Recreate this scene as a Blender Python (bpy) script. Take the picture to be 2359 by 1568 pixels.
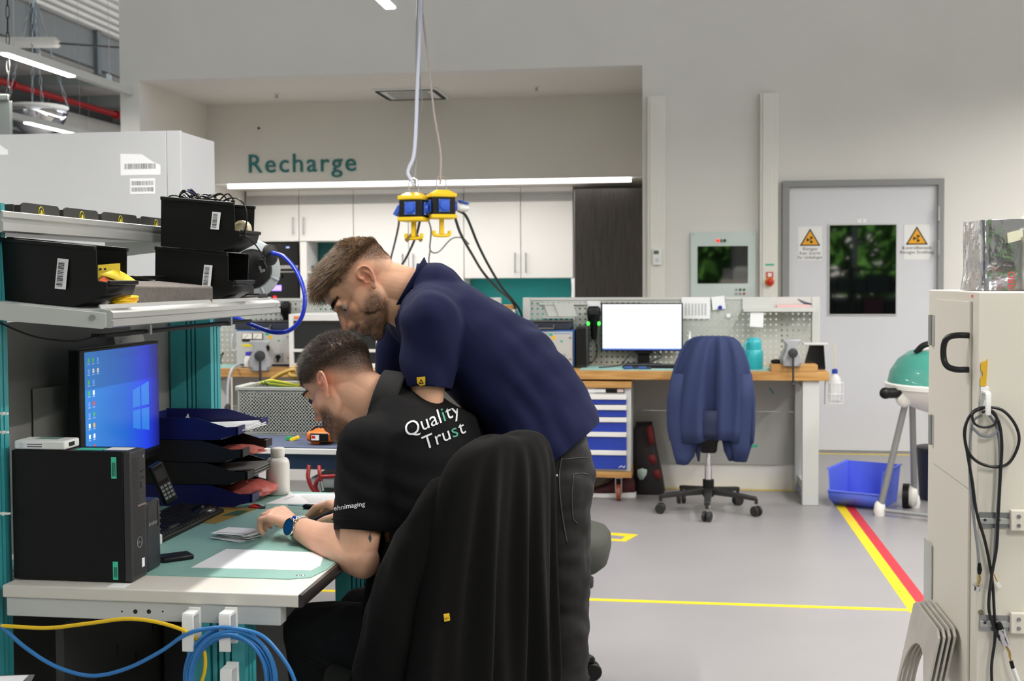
import bpy, bmesh, math, random
import numpy as np
from mathutils import Vector as V, Matrix, noise
from mathutils.bvhtree import BVHTree

for o in list(bpy.data.objects):
    bpy.data.objects.remove(o)
S = bpy.context.scene
COL = S.collection
R_ = math.radians
random.seed(7)

# ------------------------------------------------------------------ camera
FPX, CAMH, CX, CY, SHY = 2700.0, 1.43, 1179.5, 784.0, 48.0
CROT = (Matrix.Rotation(R_(8.0), 3, 'Z') @ Matrix.Rotation(R_(88.0), 3, 'X') @ Matrix.Rotation(R_(-0.3), 3, 'Z'))
CAMP = V((0, 0, CAMH))
cd = bpy.data.cameras.new('camera')
cam = bpy.data.objects.new('camera', cd)
COL.objects.link(cam)
cam.matrix_world = Matrix.Translation(CAMP) @ CROT.to_4x4()
cd.sensor_width = 36.0
cd.lens = FPX / 2359.0 * 36.0
cd.shift_y = -SHY / 2359.0
cd.clip_start = 0.05
cd.clip_end = 200
cd.dof.use_dof = True
cd.dof.focus_distance = 2.85
cd.dof.aperture_fstop = 7.0
S.camera = cam

# survey helpers: a sight line through a point of the photograph, cut with a real plane of the room
def ray(px, py):
    return CROT @ V(((px - CX) / FPX, -(py - (CY - SHY)) / FPX, -1.0))
def aY(px, py, y):
    d = ray(px, py); return CAMP + d * (y / d.y)
def aZ(px, py, z):
    d = ray(px, py); return CAMP + d * ((z - CAMH) / d.z)
def aX(px, py, x):
    d = ray(px, py); return CAMP + d * (x / d.x)

# ------------------------------------------------------------------ view, world, daylight
S.view_settings.view_transform = 'Standard'
S.view_settings.look = 'None'
S.view_settings.gamma = 1
S.view_settings.use_curve_mapping = False
S.view_settings.exposure = 0.12
wd = bpy.data.worlds.new('sky'); S.world = wd; wd.use_nodes = True
nt = wd.node_tree
sky = nt.nodes.new('ShaderNodeTexSky')
sky.sky_type = 'NISHITA'; sky.sun_disc = False
sky.sun_elevation = R_(48); sky.sun_rotation = R_(200)
hs = nt.nodes.new('ShaderNodeHueSaturation'); hs.inputs['Saturation'].default_value = 0.35
nt.links.new(sky.outputs[0], hs.inputs['Color']); nt.links.new(hs.outputs[0], nt.nodes['Background'].inputs[0])
nt.nodes['Background'].inputs[1].default_value = 0.42
sd = bpy.data.lights.new('sun', 'SUN'); sd.energy = 12.0; sd.angle = R_(0.6); sd.color = (1.0, 0.95, 0.86)
sun = bpy.data.objects.new('sun', sd); COL.objects.link(sun)
sun.rotation_euler = V((0.25, -0.62, -0.74)).to_track_quat('-Z', 'Y').to_euler()
LAMP_W = 46.0        # each 1.5 m length of linear lamp

# ------------------------------------------------------------------ materials
def lin(c):
    return tuple(((v / 255) / 12.92 if v / 255 <= 0.04045 else ((v / 255 + 0.055) / 1.055) ** 2.4) for v in c)
MATS = {}
def mat(name, rgb, rough=0.5, metal=0.0, var=0.0, vs=8.0, bump=0.0, bs=60.0, emit=0.0, spec=0.5, trans=0.0, coat=0.0, stretch=None, sheen=0.0, rgb2=None, alpha=1.0):
    if name in MATS: return MATS[name]
    m = bpy.data.materials.new(name); m.use_nodes = True
    n = m.node_tree.nodes; l = m.node_tree.links
    p = n['Principled BSDF']
    c = lin(rgb) + (1,)
    p.inputs['Base Color'].default_value = c
    p.inputs['Roughness'].default_value = rough
    p.inputs['Metallic'].default_value = metal
    p.inputs['Specular IOR Level'].default_value = spec
    p.inputs['Transmission Weight'].default_value = trans
    p.inputs['Coat Weight'].default_value = coat
    p.inputs['Sheen Weight'].default_value = sheen
    p.inputs['Alpha'].default_value = alpha
    if emit:
        p.inputs['Emission Color'].default_value = c
        p.inputs['Emission Strength'].default_value = emit
    if var or bump:
        tc = n.new('ShaderNodeTexCoord'); mp = n.new('ShaderNodeMapping')
        l.new(tc.outputs['Object'], mp.inputs[0])
        if stretch: mp.inputs['Scale'].default_value = stretch
    if var:
        t = n.new('ShaderNodeTexNoise'); t.inputs['Scale'].default_value = vs; t.inputs['Detail'].default_value = 5
        l.new(mp.outputs[0], t.inputs[0])
        r = n.new('ShaderNodeValToRGB'); r.color_ramp.elements[0].position = 0.3; r.color_ramp.elements[1].position = 0.7
        a = lin(rgb2) if rgb2 else tuple(v * (1 - var) for v in c[:3])
        b = c[:3] if rgb2 else tuple(min(1, v * (1 + var)) for v in c[:3])
        r.color_ramp.elements[0].color = a + (1,); r.color_ramp.elements[1].color = tuple(b) + (1,)
        l.new(t.outputs[0], r.inputs[0]); l.new(r.outputs[0], p.inputs['Base Color'])
    if bump:
        t2 = n.new('ShaderNodeTexNoise'); t2.inputs['Scale'].default_value = bs; t2.inputs['Detail'].default_value = 3
        l.new(mp.outputs[0], t2.inputs[0])
        bn = n.new('ShaderNodeBump'); bn.inputs['Strength'].default_value = bump; bn.inputs['Distance'].default_value = 0.004
        l.new(t2.outputs[0], bn.inputs['Height']); l.new(bn.outputs[0], p.inputs['Normal'])
    MATS[name] = m
    return m

white_wall = mat('white_wall_paint', (226, 224, 219), 0.85, var=0.02, vs=1.5, bump=0.05, bs=200)
warm_white = mat('alcove_paint', (226, 222, 214), 0.85, var=0.015, vs=1.5)
lam_white = mat('white_laminate', (236, 234, 231), 0.35, var=0.01, vs=3)
grey_frame = mat('grey_door_frame', (142, 143, 143), 0.5)
door_white = mat('door_leaf_paint', (216, 217, 222), 0.45, var=0.01, vs=2)
floor_m = mat('grey_vinyl_floor', (150, 148, 150), 0.36, var=0.035, vs=2.2, bump=0.03, bs=120)
yellow_tape = mat('yellow_floor_tape', (236, 208, 30), 0.5, var=0.03, vs=20)
red_tape = mat('red_floor_tape', (196, 48, 60), 0.5, var=0.05, vs=20)
teal_wall = mat('teal_backsplash', (32, 160, 160), 0.35)
teal_dark = mat('teal_niche', (16, 98, 98), 0.5)
teal_sign = mat('teal_sign', (14, 112, 112), 0.45)
dark_wood = mat('dark_wood_laminate', (72, 66, 62), 0.55, var=1, vs=6, rgb2=(50, 46, 44), stretch=(14, 14, 0.8))
black_plastic = mat('black_plastic', (6, 6, 7), 0.45, bump=0.05, bs=400, spec=0.35)
black_gloss = mat('black_gloss', (10, 10, 12), 0.12)
dark_grey = mat('dark_grey_plastic', (48, 48, 50), 0.5)
steel = mat('brushed_steel', (180, 180, 182), 0.32, 1.0)
chrome = mat('chrome', (225, 225, 228), 0.07, 1.0)
alu = mat('anodised_aluminium', (196, 197, 194), 0.42, 0.55)
alu_paint = mat('light_grey_powder_coat', (204, 206, 203), 0.5)
white_plastic = mat('white_plastic', (236, 236, 234), 0.4)
glow = mat('led_diffuser', (255, 252, 246), 0.5, emit=12.0)
paper = mat('white_paper', (243, 243, 246), 0.8)
yellow_plastic = mat('yellow_plastic', (240, 200, 22), 0.38)
blue_plastic = mat('blue_plastic', (46, 92, 200), 0.38)
red_plastic = mat('red_plastic', (200, 36, 30), 0.4)
bench_teal = mat('teal_powder_coat', (64, 160, 166), 0.38, var=0.04, vs=14, stretch=(40, 40, 0.6))
bench_white = mat('cream_laminate', (222, 217, 208), 0.4, var=0.01)
beech = mat('beech_worktop', (206, 160, 98), 0.42, var=1, vs=7, rgb2=(176, 124, 62), stretch=(0.7, 9, 9))

# ------------------------------------------------------------------ mesh helpers
ORG = {}
class MB:
    def __init__(s): s.v = []; s.f = []
    def add(s, vs, fs):
        b = len(s.v); s.v += [V(p) for p in vs]; s.f += [tuple(i + b for i in f) for f in fs]; return s
    def box(s, x0, x1, y0, y1, z0, z1):
        return s.add([(x, y, z) for z in (z0, z1) for y in (y0, y1) for x in (x0, x1)],
                     [(0, 2, 3, 1), (4, 5, 7, 6), (0, 1, 5, 4), (2, 6, 7, 3), (0, 4, 6, 2), (1, 3, 7, 5)])
    def obox(s, c, ax, ay, az, hx, hy, hz):
        c = V(c); ax = V(ax) * hx; ay = V(ay) * hy; az = V(az) * hz
        return s.add([c + ax * i + ay * j + az * k for k in (-1, 1) for j in (-1, 1) for i in (-1, 1)],
                     [(0, 2, 3, 1), (4, 5, 7, 6), (0, 1, 5, 4), (2, 6, 7, 3), (0, 4, 6, 2), (1, 3, 7, 5)])
    def ring_loft(s, rings, cap0=True, cap1=True, closed=True):
        n = len(rings[0]); b = len(s.v)
        for r in rings: s.v += [V(p) for p in r]
        for i in range(len(rings) - 1):
            for j in range(n if closed else n - 1):
                k = (j + 1) % n
                s.f.append((b + i * n + j, b + i * n + k, b + (i + 1) * n + k, b + (i + 1) * n + j))
        if cap0: s.f.append(tuple(b + j for j in reversed(range(n))))
        if cap1: s.f.append(tuple(b + (len(rings) - 1) * n + j for j in range(n)))
        return s
    def cyl(s, p0, p1, r0, r1=None, n=16):
        r1 = r0 if r1 is None else r1
        p0 = V(p0); p1 = V(p1); d = (p1 - p0).normalized()
        u = d.orthogonal().normalized(); w = d.cross(u)
        cs = [u * math.cos(2 * math.pi * i / n) + w * math.sin(2 * math.pi * i / n) for i in range(n)]
        return s.ring_loft([[p0 + c * r0 for c in cs], [p1 + c * r1 for c in cs]])
    def tube(s, pts, r, n=8, closed=False):
        pts = [V(p) for p in pts]; m = len(pts)
        rr = r if isinstance(r, (list, tuple)) else [r] * m
        rings = []; u = None
        for i, p in enumerate(pts):
            a = pts[i - 1] if (i or closed) else p
            c = pts[(i + 1) % m] if (i < m - 1 or closed) else p
            d = (c - a).normalized()
            if u is None: u = d.orthogonal().normalized()
            u = (u - d * u.dot(d)).normalized(); w = d.cross(u)
            rings.append([p + (u * math.cos(2 * math.pi * k / n) + w * math.sin(2 * math.pi * k / n)) * rr[i] for k in range(n)])
        if closed: rings.append(rings[0])
        return s.ring_loft(rings, not closed, not closed)
    def lathe(s, prof, c, ax=(0, 0, 1), n=24):
        c = V(c); ax = V(ax).normalized(); u = ax.orthogonal().normalized(); w = ax.cross(u)
        return s.ring_loft([[c + ax * z + (u * math.cos(2 * math.pi * k / n) + w * math.sin(2 * math.pi * k / n)) * max(r, 1e-4) for k in range(n)] for r, z in prof])
    def prism(s, poly, o, u, v, t):
        o = V(o); u = V(u); v = V(v); w = u.cross(v).normalized() * t
        a = [o + u * p[0] + v * p[1] for p in poly]
        return s.ring_loft([a, [p + w for p in a]])
    def sph(s, c, rx, ry=None, rz=None, n=16, m=10, rot=None):
        ry = ry or rx; rz = rz or rx; c = V(c); rings = []
        for i in range(m + 1):
            t = math.pi * (i / m); st = max(math.sin(t), 1e-3)
            ring = [V((rx * st * math.cos(2 * math.pi * k / n), ry * st * math.sin(2 * math.pi * k / n), -rz * math.cos(t))) for k in range(n)]
            if rot: ring = [rot @ q for q in ring]
            rings.append([c + q for q in ring])
        return s.ring_loft(rings)
    def build(s, name, m, parent=None, bevel=0.0, ang=35, seg=2):
        return mobj(name, s.v, s.f, m, parent, bevel, ang, seg)

def rootof(o):
    while o.parent: o = o.parent
    return o
def mobj(name, vs, fs, m, parent=None, bevel=0.0, ang=35, seg=2, smooth=True):
    me = bpy.data.meshes.new(name)
    org = ORG.get(rootof(parent).name, V((0, 0, 0))) if parent else V((0, 0, 0))
    me.from_pydata([tuple(V(p) - org) for p in vs], [], fs)
    me.update()
    bm = bmesh.new(); bm.from_mesh(me); bmesh.ops.recalc_face_normals(bm, faces=bm.faces); bm.to_mesh(me); bm.free()
    if m: me.materials.append(m)
    if smooth:
        me.shade_smooth()
        if ang < 180: me.set_sharp_from_angle(angle=R_(ang))
    o = bpy.data.objects.new(name, me); COL.objects.link(o)
    if parent: o.parent = parent
    if bevel:
        b = o.modifiers.new('bevel', 'BEVEL'); b.width = bevel; b.segments = seg; b.limit_method = 'ANGLE'; b.angle_limit = R_(40)
    return o
def thing(name, label, cat, loc, group=None):
    o = bpy.data.objects.new(name, None); COL.objects.link(o); o.location = loc; o.empty_display_size = 0.05
    ORG[o.name] = V(loc)
    return tag(o, label, cat, group)
def tag(o, label, cat, group=None):
    o['label'] = label; o['category'] = cat
    if group: o['group'] = group
    return o
def struct(o):
    o['kind'] = 'structure'; return o
def copy_tree(o, delta, label=None, group=None):
    c = o.copy(); COL.objects.link(c); c.location = o.location + V(delta)
    if label: c['label'] = label
    if group: c['group'] = group
    for ch in list(o.children):
        d = ch.copy(); COL.objects.link(d); d.parent = c
        for g in list(ch.children):
            e = g.copy(); COL.objects.link(e); e.parent = d
    return c
def cr(pts, k=8, closed=False):
    """Catmull-Rom through pts"""
    pts = [V(p) for p in pts]; n = len(pts); out = []
    for i in range(n if closed else n - 1):
        p0 = pts[i - 1] if (i or closed) else pts[0] * 2 - pts[1]
        p1 = pts[i]; p2 = pts[(i + 1) % n]
        p3 = pts[(i + 2) % n] if (i + 2 < n or closed) else pts[-1] * 2 - pts[-2]
        for j in range(k):
            t = j / k
            out.append(0.5 * ((2 * p1) + (p2 - p0) * t + (2 * p0 - 5 * p1 + 4 * p2 - p3) * t * t + (3 * p1 - p0 - 3 * p2 + p3) * t ** 3))
    if not closed: out.append(pts[-1])
    return out
def cable(name, pts, r, m, parent=None, k=10, n=8):
    return MB().tube(cr(pts, k), r, n).build(name, m, parent, ang=180)
def text_mesh(txt, size=1.0, bold=0.0, align='LEFT', spacing=1.0, line=1.0):
    """2D outline of lettering as (verts2d, faces)"""
    c = bpy.data.curves.new('t', 'FONT'); c.body = txt; c.size = size; c.offset = bold; c.align_x = align
    c.space_character = spacing; c.space_line = line; c.resolution_u = 3
    o = bpy.data.objects.new('t', c); COL.objects.link(o)
    dg = bpy.context.evaluated_depsgraph_get()
    me = bpy.data.meshes.new_from_object(o.evaluated_get(dg))
    vs = [(v.co.x, v.co.y) for v in me.vertices]; fs = [tuple(p.vertices) for p in me.polygons]
    bpy.data.objects.remove(o); bpy.data.curves.remove(c); bpy.data.meshes.remove(me)
    return vs, fs
def text_obj(name, txt, o, u, v, size, m, parent=None, bold=0.0, align='LEFT', lift=0.001, spacing=1.0, line=1.0, thick=0.0):
    """flat lettering in the plane o + u*x + v*y, lifted along u x v"""
    vs, fs = text_mesh(txt, size, bold, align, spacing, line)
    o = V(o); u = V(u); v = V(v); w = u.cross(v).normalized()
    P = [o + u * a + v * b + w * lift for a, b in vs]
    ob = mobj(name, P, fs, m, parent, smooth=False)
    if thick:
        sm = ob.modifiers.new('depth', 'SOLIDIFY'); sm.thickness = thick; sm.offset = 0
    return ob
def barcode(name, o, u, v, w, h, m, parent, seed=1, gap=0.35, lift=0.0006):
    rnd = random.Random(seed); mb = MB(); o = V(o); u = V(u); v = V(v); nrm = u.cross(v).normalized() * lift; x = 0
    while x < w:
        b = rnd.choice((0.008, 0.014, 0.022)) * w
        if x + b > w: break
        q = [o + u * x + nrm, o + u * (x + b) + nrm, o + u * (x + b) + v * h + nrm, o + u * x + v * h + nrm]
        mb.add(q, [(0, 1, 2, 3)])
        x += b + rnd.choice((0.008, 0.014, 0.02)) * w
    return mb.build(name, m, parent)
def sheet(name, o, u, v, w, h, m, parent=None, t=0.0006):
    o = V(o); u = V(u); v = V(v); n = u.cross(v).normalized()
    return MB().prism([(0, 0), (w, 0), (w, h), (0, h)], o, u, v, t).build(name, m, parent)
X_, Y_, Z_ = V((1, 0, 0)), V((0, 1, 0)), V((0, 0, 1))
# ================================================================== the setting
YW, YB, YK = 9.82, 11.3, 12.3           # door wall, bulkhead, kitchen fronts
ROOF = 4.9
struct(MB().box(-16, 6, -5, 30, -0.1, 0).build('floor', floor_m))
# partition block: door wall with the kitchen alcove in it
w = MB()
w.box(-4.86, -4.68, YW, YW + 0.2, 0, ROOF).box(-4.68, -0.28, YW, YW + 0.2, 3.19, ROOF).box(-0.28, 6, YW, YW + 0.2, 0, ROOF)
struct(w.build('wall_back', white_wall))
struct(MB().box(-4.88, -4.68, YW + 0.2, 13.2, 0, ROOF).build('wall_alcove_left', warm_white))
struct(MB().box(-0.28, -0.1, YW + 0.2, 13.2, 0, ROOF).build('wall_alcove_right', warm_white))
struct(MB().box(-4.68, -0.28, YW + 0.2, 13.2, 3.19, 3.3).build('ceiling_alcove', warm_white))
struct(MB().box(-4.68, -0.28, YB, YB + 0.12, 2.40, 3.19).box(-4.68, -0.28, YB + 0.12, YK + 0.3, 2.40, 2.47).build('wall_bulkhead', warm_white))
struct(MB().box(-4.68, -0.28, 12.95, 13.1, 0, 3.19).build('wall_alcove_back', warm_white))
# side and rear walls, roof of the hall
struct(MB().box(6, 6.2, -5, 10.02, 0, ROOF).build('wall_right', white_wall))
hall_grey = mat('grey_steel_cladding', (112, 116, 116), 0.6, var=0.05, vs=2, stretch=(6, 6, 0.3))
deck_m = mat('galvanised_roof_deck', (196, 195, 192), 0.5, 0.1, var=0.06, vs=3)
deckbm = MB()
for i in range(110):
    x = -16 + i * 0.2
    deckbm.add([(x, -5, ROOF), (x, 30, ROOF), (x + 0.1, 30, ROOF), (x + 0.1, -5, ROOF), (x + 0.13, -5, ROOF + 0.05), (x + 0.13, 30, ROOF + 0.05), (x + 0.2, 30, ROOF + 0.05), (x + 0.2, -5, ROOF + 0.05)],
               [(0, 1, 2, 3), (3, 2, 5, 4), (4, 5, 6, 7)])
struct(deckbm.build('ceiling', deck_m, ang=20))
struct(MB().box(-16.2, -16, -5, 30, 0, ROOF).build('wall_left', hall_grey))
struct(MB().box(-16, 6, 30, 30.2, 0, ROOF).build('wall_hall_end', hall_grey))
# rear wall behind the camera: sill, lintel and piers leave a long window band
rw = MB().box(-16, 6, -5.2, -5, 0, 0.95).box(-16, 6, -5.2, -5, 3.4, ROOF)
PIERS = [-16, -12.6, -9.3, -6.0, -2.4, 1.2, 5.7]
for x in PIERS: rw.box(x, x + 0.3, -5.2, -5, 0.95, 3.4)
struct(rw.build('wall_rear', white_wall))
winf = mat('window_frame', (190, 198, 202), 0.5)
clear = mat('window_glass', (245, 250, 248), 0.0, trans=1.0)
for i in range(len(PIERS) - 1):
    a, b = PIERS[i] + 0.3, PIERS[i + 1]
    if b - a < 0.5: continue
    m_ = (a + b) / 2
    f = MB().box(a, b, -5.14, -5.06, 0.95, 1.02).box(a, b, -5.14, -5.06, 3.33, 3.4).box(a, a + 0.07, -5.14, -5.06, 1.02, 3.33).box(b - 0.07, b, -5.14, -5.06, 1.02, 3.33).box(m_ - 0.05, m_ + 0.05, -5.14, -5.06, 1.02, 3.33)
    struct(f.build('window_%d' % (i + 1), winf))

# floor markings: thin adhesive tape on the vinyl
def tape(name, x0, x1, y0, y1, m, label):
    return tag(MB().box(x0, x1, y0, y1, 0.0, 0.0012).build(name, m), label, 'floor tape')
tape('floor_tape', 0.985, 1.04, 4.2, 7.6, yellow_tape, 'wide yellow floor tape stripe beside the red one')
tape('floor_tape', 1.04, 1.095, 4.2, 7.6, red_tape, 'wide red floor tape stripe beside the yellow one')
tape('floor_tape', -3.6, 0.983, 5.155, 5.19, yellow_tape, 'narrow yellow tape line crossing the floor behind the stool')
tape('floor_tape', -0.95, 0.86, 7.985, 8.02, yellow_tape, 'yellow tape line on the floor under the wooden workbench')
tape('floor_tape', 0.95, 2.6, 9.70, 9.74, yellow_tape, 'yellow tape line on the floor in front of the door')
lt = MB()
P = [aZ(*p, 0.0) for p in ((1384, 1225), (1470, 1231), (1441, 1247), (1390, 1244), (1394, 1240), (1431, 1242), (1441, 1235), (1386, 1230))]
lt.ring_loft([P, [p + Z_ * 0.0012 for p in P]])
tag(lt.build('corner_tape', yellow_tape), 'angled yellow corner mark taped to the grey floor', 'floor tape')

# ------------------------------------------------------------------ linear lamps (with an added upward lamp and one added row)
def linear_light(x, y0, y1, z, lit, label, up=0.0):
    t = thing('linear_light', label, 'ceiling light', (x, (y0 + y1) / 2, z), 'suspended linear lamps')
    MB().box(x - 0.035, x + 0.035, y0, y1, z + 0.012, z + 0.075).build('housing', alu_paint, t, 0.006)
    for a, b in lit:
        MB().box(x - 0.033, x + 0.033, a, b, z, z + 0.014).build('diffuser', glow, t, 0.008)
        ld = bpy.data.lights.new('lamp', 'AREA'); ld.shape = 'RECTANGLE'; ld.size = 0.06; ld.size_y = b - a
        ld.energy = LAMP_W * (b - a) / 1.5; ld.color = (1.0, 0.965, 0.91); ld.spread = R_(170)
        lo = bpy.data.objects.new('lamp', ld); COL.objects.link(lo); lo.parent = t
        lo.location = V((0, (a + b) / 2 - (y0 + y1) / 2, -0.004))
    if up:  # upward lamp added only to brighten the hall ceiling
        ld = bpy.data.lights.new('added_uplight', 'AREA'); ld.shape = 'RECTANGLE'; ld.size = 0.06; ld.size_y = y1 - y0 - 0.4; ld.energy = up; ld.color = (1.0, 0.97, 0.93)
        lo = bpy.data.objects.new('added_uplight', ld); COL.objects.link(lo); lo.parent = t; lo.location = (0, 0, 0.08); lo.rotation_euler = (math.pi, 0, 0)
    k = int((y1 - y0) / 1.5) + 1
    for i in range(k):
        y = y0 + 0.2 + i * (y1 - y0 - 0.4) / max(1, k - 1)
        MB().cyl((x, y, z + 0.07), (x, y, ROOF), 0.0025, n=6).build('suspension_wire', steel, t)
    return t
linear_light(-1.70, 2.3, 6.95, 3.05, [(2.4, 3.9), (4.15, 4.9), (6.45, 6.93)], 'suspended lamp whose lit end shows at the top of the picture')
linear_light(-4.77, 2.0, 14.0, 3.05, [(3.4, 4.9), (5.6, 7.0), (7.87, 8.82)], 'suspended lamp with a short lit tube at the left of the hall')
linear_light(-6.62, 9.0, 19.0, 3.05, [(11.3, 12.3), (13.0, 14.2), (15, 16.5), (17, 18.5)], 'farther suspended lamp behind the domed mirror', 38)
linear_light(1.40, -1.0, 6.6, 3.05, [(-0.8, 0.6), (1.6, 3.0), (3.3, 4.7), (5.0, 6.5)], 'suspended lamp above the yellow and red floor stripes')
linear_light(3.6, -1.0, 8.9, 3.05, [(-0.8, 0.6), (4.0, 5.5), (5.8, 7.2), (7.4, 8.8)], 'added suspended lamp out of view beyond the beige cabinet')  # unseen row, added to light the door wall and the cabinet front

# ------------------------------------------------------------------ door, conduits, wall panels
dr = struct(MB().box(0.903, 2.072, YW - 0.02, YW + 0.05, 0.015, 2.163).build('door_1', door_white, None, 0.004))
f = MB().box(0.852, 0.908, YW - 0.06, YW + 0.02, 0, 2.165).box(2.067, 2.115, YW - 0.06, YW + 0.02, 0, 2.165).box(0.852, 2.115, YW - 0.06, YW + 0.02, 2.16, 2.212)
f.build('door_frame', grey_frame, dr, 0.004)
glass_dark = mat('dark_glazing', (6, 9, 9), 0.03, spec=1.0, coat=1.0)
MB().box(1.218, 1.762, YW - 0.032, YW - 0.02, 1.118, 1.860).build('glazing_bead', alu_paint, dr, 0.002)
MB().box(1.230, 1.750, YW - 0.036, YW - 0.024, 1.130, 1.848).build('window_pane', glass_dark, dr)
for z in (1.93, 1.66, 0.4):
    MB().cyl((2.072, YW - 0.07, z - 0.06), (2.072, YW - 0.07, z + 0.06), 0.012).build('hinge', steel, dr)
MB().box(0.95, 1.0, YW - 0.07, YW - 0.02, 0.98, 1.02).box(0.95, 1.07, YW - 0.085, YW - 0.065, 0.99, 1.01).build('door_handle', steel, dr, 0.004)
sign_y = mat('warning_yellow', (240, 170, 14), 0.5)
ink = mat('black_ink', (22, 22, 24), 0.6)
grey_ink = mat('grey_ink', (70, 70, 74), 0.6)
def radiation_sign(x0, x1, z0, z1, lines, label):
    t = thing('warning_sign', label, 'sign', (x0, YW - 0.025, z0))
    y = YW - 0.0205
    MB().box(x0, x1, y - 0.002, y, z0, z1).build('sign_plate', white_plastic, t)
    cx = (x0 + x1) / 2; w_ = (x1 - x0) * 0.43; zb = z1 - (z1 - z0) * 0.57; h_ = w_ * 1.72
    tri = lambda k, dz: [(cx - w_ * k, zb + dz), (cx + w_ * k, zb + dz), (cx, zb + dz + h_ * k)]
    MB().prism([(a, b) for a, b in tri(1, 0)], (0, y - 0.0022, 0), X_, Z_, 0.0006).build('triangle_border', ink, t)
    MB().prism([(a, b) for a, b in tri(0.80, h_ * 0.065)], (0, y - 0.0029, 0), X_, Z_, 0.0006).build('triangle', sign_y, t)
    c = V((cx, y - 0.0045, zb + h_ * 0.34)); tre = MB()
    for a0 in (60, 180, 300):
        a0 -= 30
        pts = [c + V((math.cos(R_(a)), 0, math.sin(R_(a)))) * r for r, rng in ((h_ * 0.07, (a0 + 60, a0)), (h_ * 0.2, (a0, a0 + 60))) for a in np.linspace(rng[0], rng[1], 6)]
        tre.ring_loft([pts, [p + V((0, 0.0006, 0)) for p in pts]])
    tre.cyl(c, c + V((0, 0.0006, 0)), h_ * 0.045, n=12)
    tre.build('trefoil', ink, t)
    text_obj('lettering', '\n'.join(lines), (cx, y - 0.0022, zb - (z1 - z0) * 0.13), X_, Z_, (z1 - z0) * 0.125, grey_ink, t, align='CENTER', line=1.0)
radiation_sign(0.980, 1.171, 1.566, 1.842, ['Röntgen', 'Kein Zutritt', 'für Unbefugte'], 'radiation warning sign with three text lines, left of the door window')
radiation_sign(1.812, 2.012, 1.566, 1.846, ['Kontrollbereich', 'Röntgen Strahlung'], 'radiation warning sign with two text lines, right of the door window')
t = thing('number_label', 'small white number label above the door window', 'label', (1.485, YW - 0.022, 1.87))
MB().box(1.45, 1.52, YW - 0.0225, YW - 0.0205, 1.868, 1.898).build('label_card', paper, t)
text_obj('lettering', '1', (1.479, YW - 0.0226, 1.872), X_, Z_, 0.03, ink, t)

cream = mat('cream_trunking', (232, 230, 222), 0.5)
for x0, x1, lab in ((-0.237, -0.094, 'tall cream cable trunking beside the dark wood panel'), (0.672, 0.815, 'tall cream cable trunking beside the grey door frame')):
    t = thing('cable_trunking', lab, 'cable trunking', (x0, YW - 0.04, 0.0))
    MB().box(x0, x1, YW - 0.07, YW, 0.05, 2.925).build('channel', cream, t, 0.004)
    MB().box(x0 + 0.02, x0 + 0.095, YW - 0.078, YW - 0.07, 0.05, 2.92).build('cover', cream, t, 0.003)
t = thing('room_thermostat', 'small white wall thermostat on the left trunking', 'thermostat', (-0.156, YW - 0.09, 1.53))
MB().box(-0.197, -0.122, YW - 0.105, YW - 0.078, 1.535, 1.668).build('case', white_plastic, t, 0.006)
MB().box(-0.187, -0.145, YW - 0.1065, YW - 0.105, 1.625, 1.655).build('display', mat('lcd_green', (90, 110, 84), 0.3), t)
MB().cyl((-0.16, YW - 0.1065, 1.575), (-0.16, YW - 0.105, 1.575), 0.017).build('dial', mat('pale_grey', (214, 214, 214), 0.5), t)

pale_glass = mat('pale_green_glass', (214, 226, 222), 0.12, coat=0.4)
t = thing('control_panel', 'pale glass control panel with a dark screen on the wall', 'control panel', (0.38, YW - 0.02, 1.0))
MB().box(0.115, 0.642, YW - 0.03, YW, 1.02, 1.806).build('glass_plate', pale_glass, t, 0.003)
MB().box(0.172, 0.578, YW - 0.0345, YW - 0.03, 1.383, 1.688).build('screen', glass_dark, t)
for i, (x, c) in enumerate(((0.335, (235, 40, 36)), (0.365, (120, 130, 126)), (0.392, (40, 90, 60)))):
    MB().cyl((x, YW - 0.036, 1.733), (x, YW - 0.03, 1.733), 0.013).build('indicator', mat('indicator_%d' % i, c, 0.3, emit=1.5 if i == 0 else 0), t)
for i in range(6):
    x = 0.485 + (i % 3) * 0.032; z = 1.33 - (i // 3) * 0.032
    MB().cyl((x, YW - 0.036, z), (x, YW - 0.03, z), 0.010).build('button', mat('button_%d' % i, [(150, 156, 154), (50, 70, 60), (40, 90, 64), (160, 160, 160), (150, 150, 150), (190, 60, 60)][i], 0.4), t)
for x in (0.135, 0.622):
    for z in (1.785,):
        MB().cyl((x, YW - 0.034, z), (x, YW - 0.03, z), 0.006).build('screw', steel, t)
t = thing('emergency_button', 'round red and orange emergency button on the right trunking', 'emergency switch', (0.749, YW - 0.08, 1.35))
MB().box(0.722, 0.778, YW - 0.084, YW - 0.078, 1.425, 1.475).build('label_plate', mat('red_label', (214, 84, 60), 0.5), t)
MB().box(0.735, 0.765, YW - 0.0855, YW - 0.084, 1.435, 1.465).build('label_symbol', paper, t)
MB().cyl((0.749, YW - 0.1, 1.393), (0.749, YW - 0.078, 1.393), 0.036, n=24).build('collar', mat('orange_plastic', (216, 130, 30), 0.4), t)
MB().lathe([(0.012, 0), (0.012, 0.02), (0.026, 0.024), (0.026, 0.038), (0.018, 0.044), (0, 0.045)], (0.749, YW - 0.1, 1.393), (0, -1, 0)).build('push_button', red_plastic, t)
MB().box(0.715, 0.785, YW - 0.0795, YW - 0.078, 1.525, 1.54).build('tape_strip', mat('green_tape', (70, 186, 150), 0.5), t)

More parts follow.
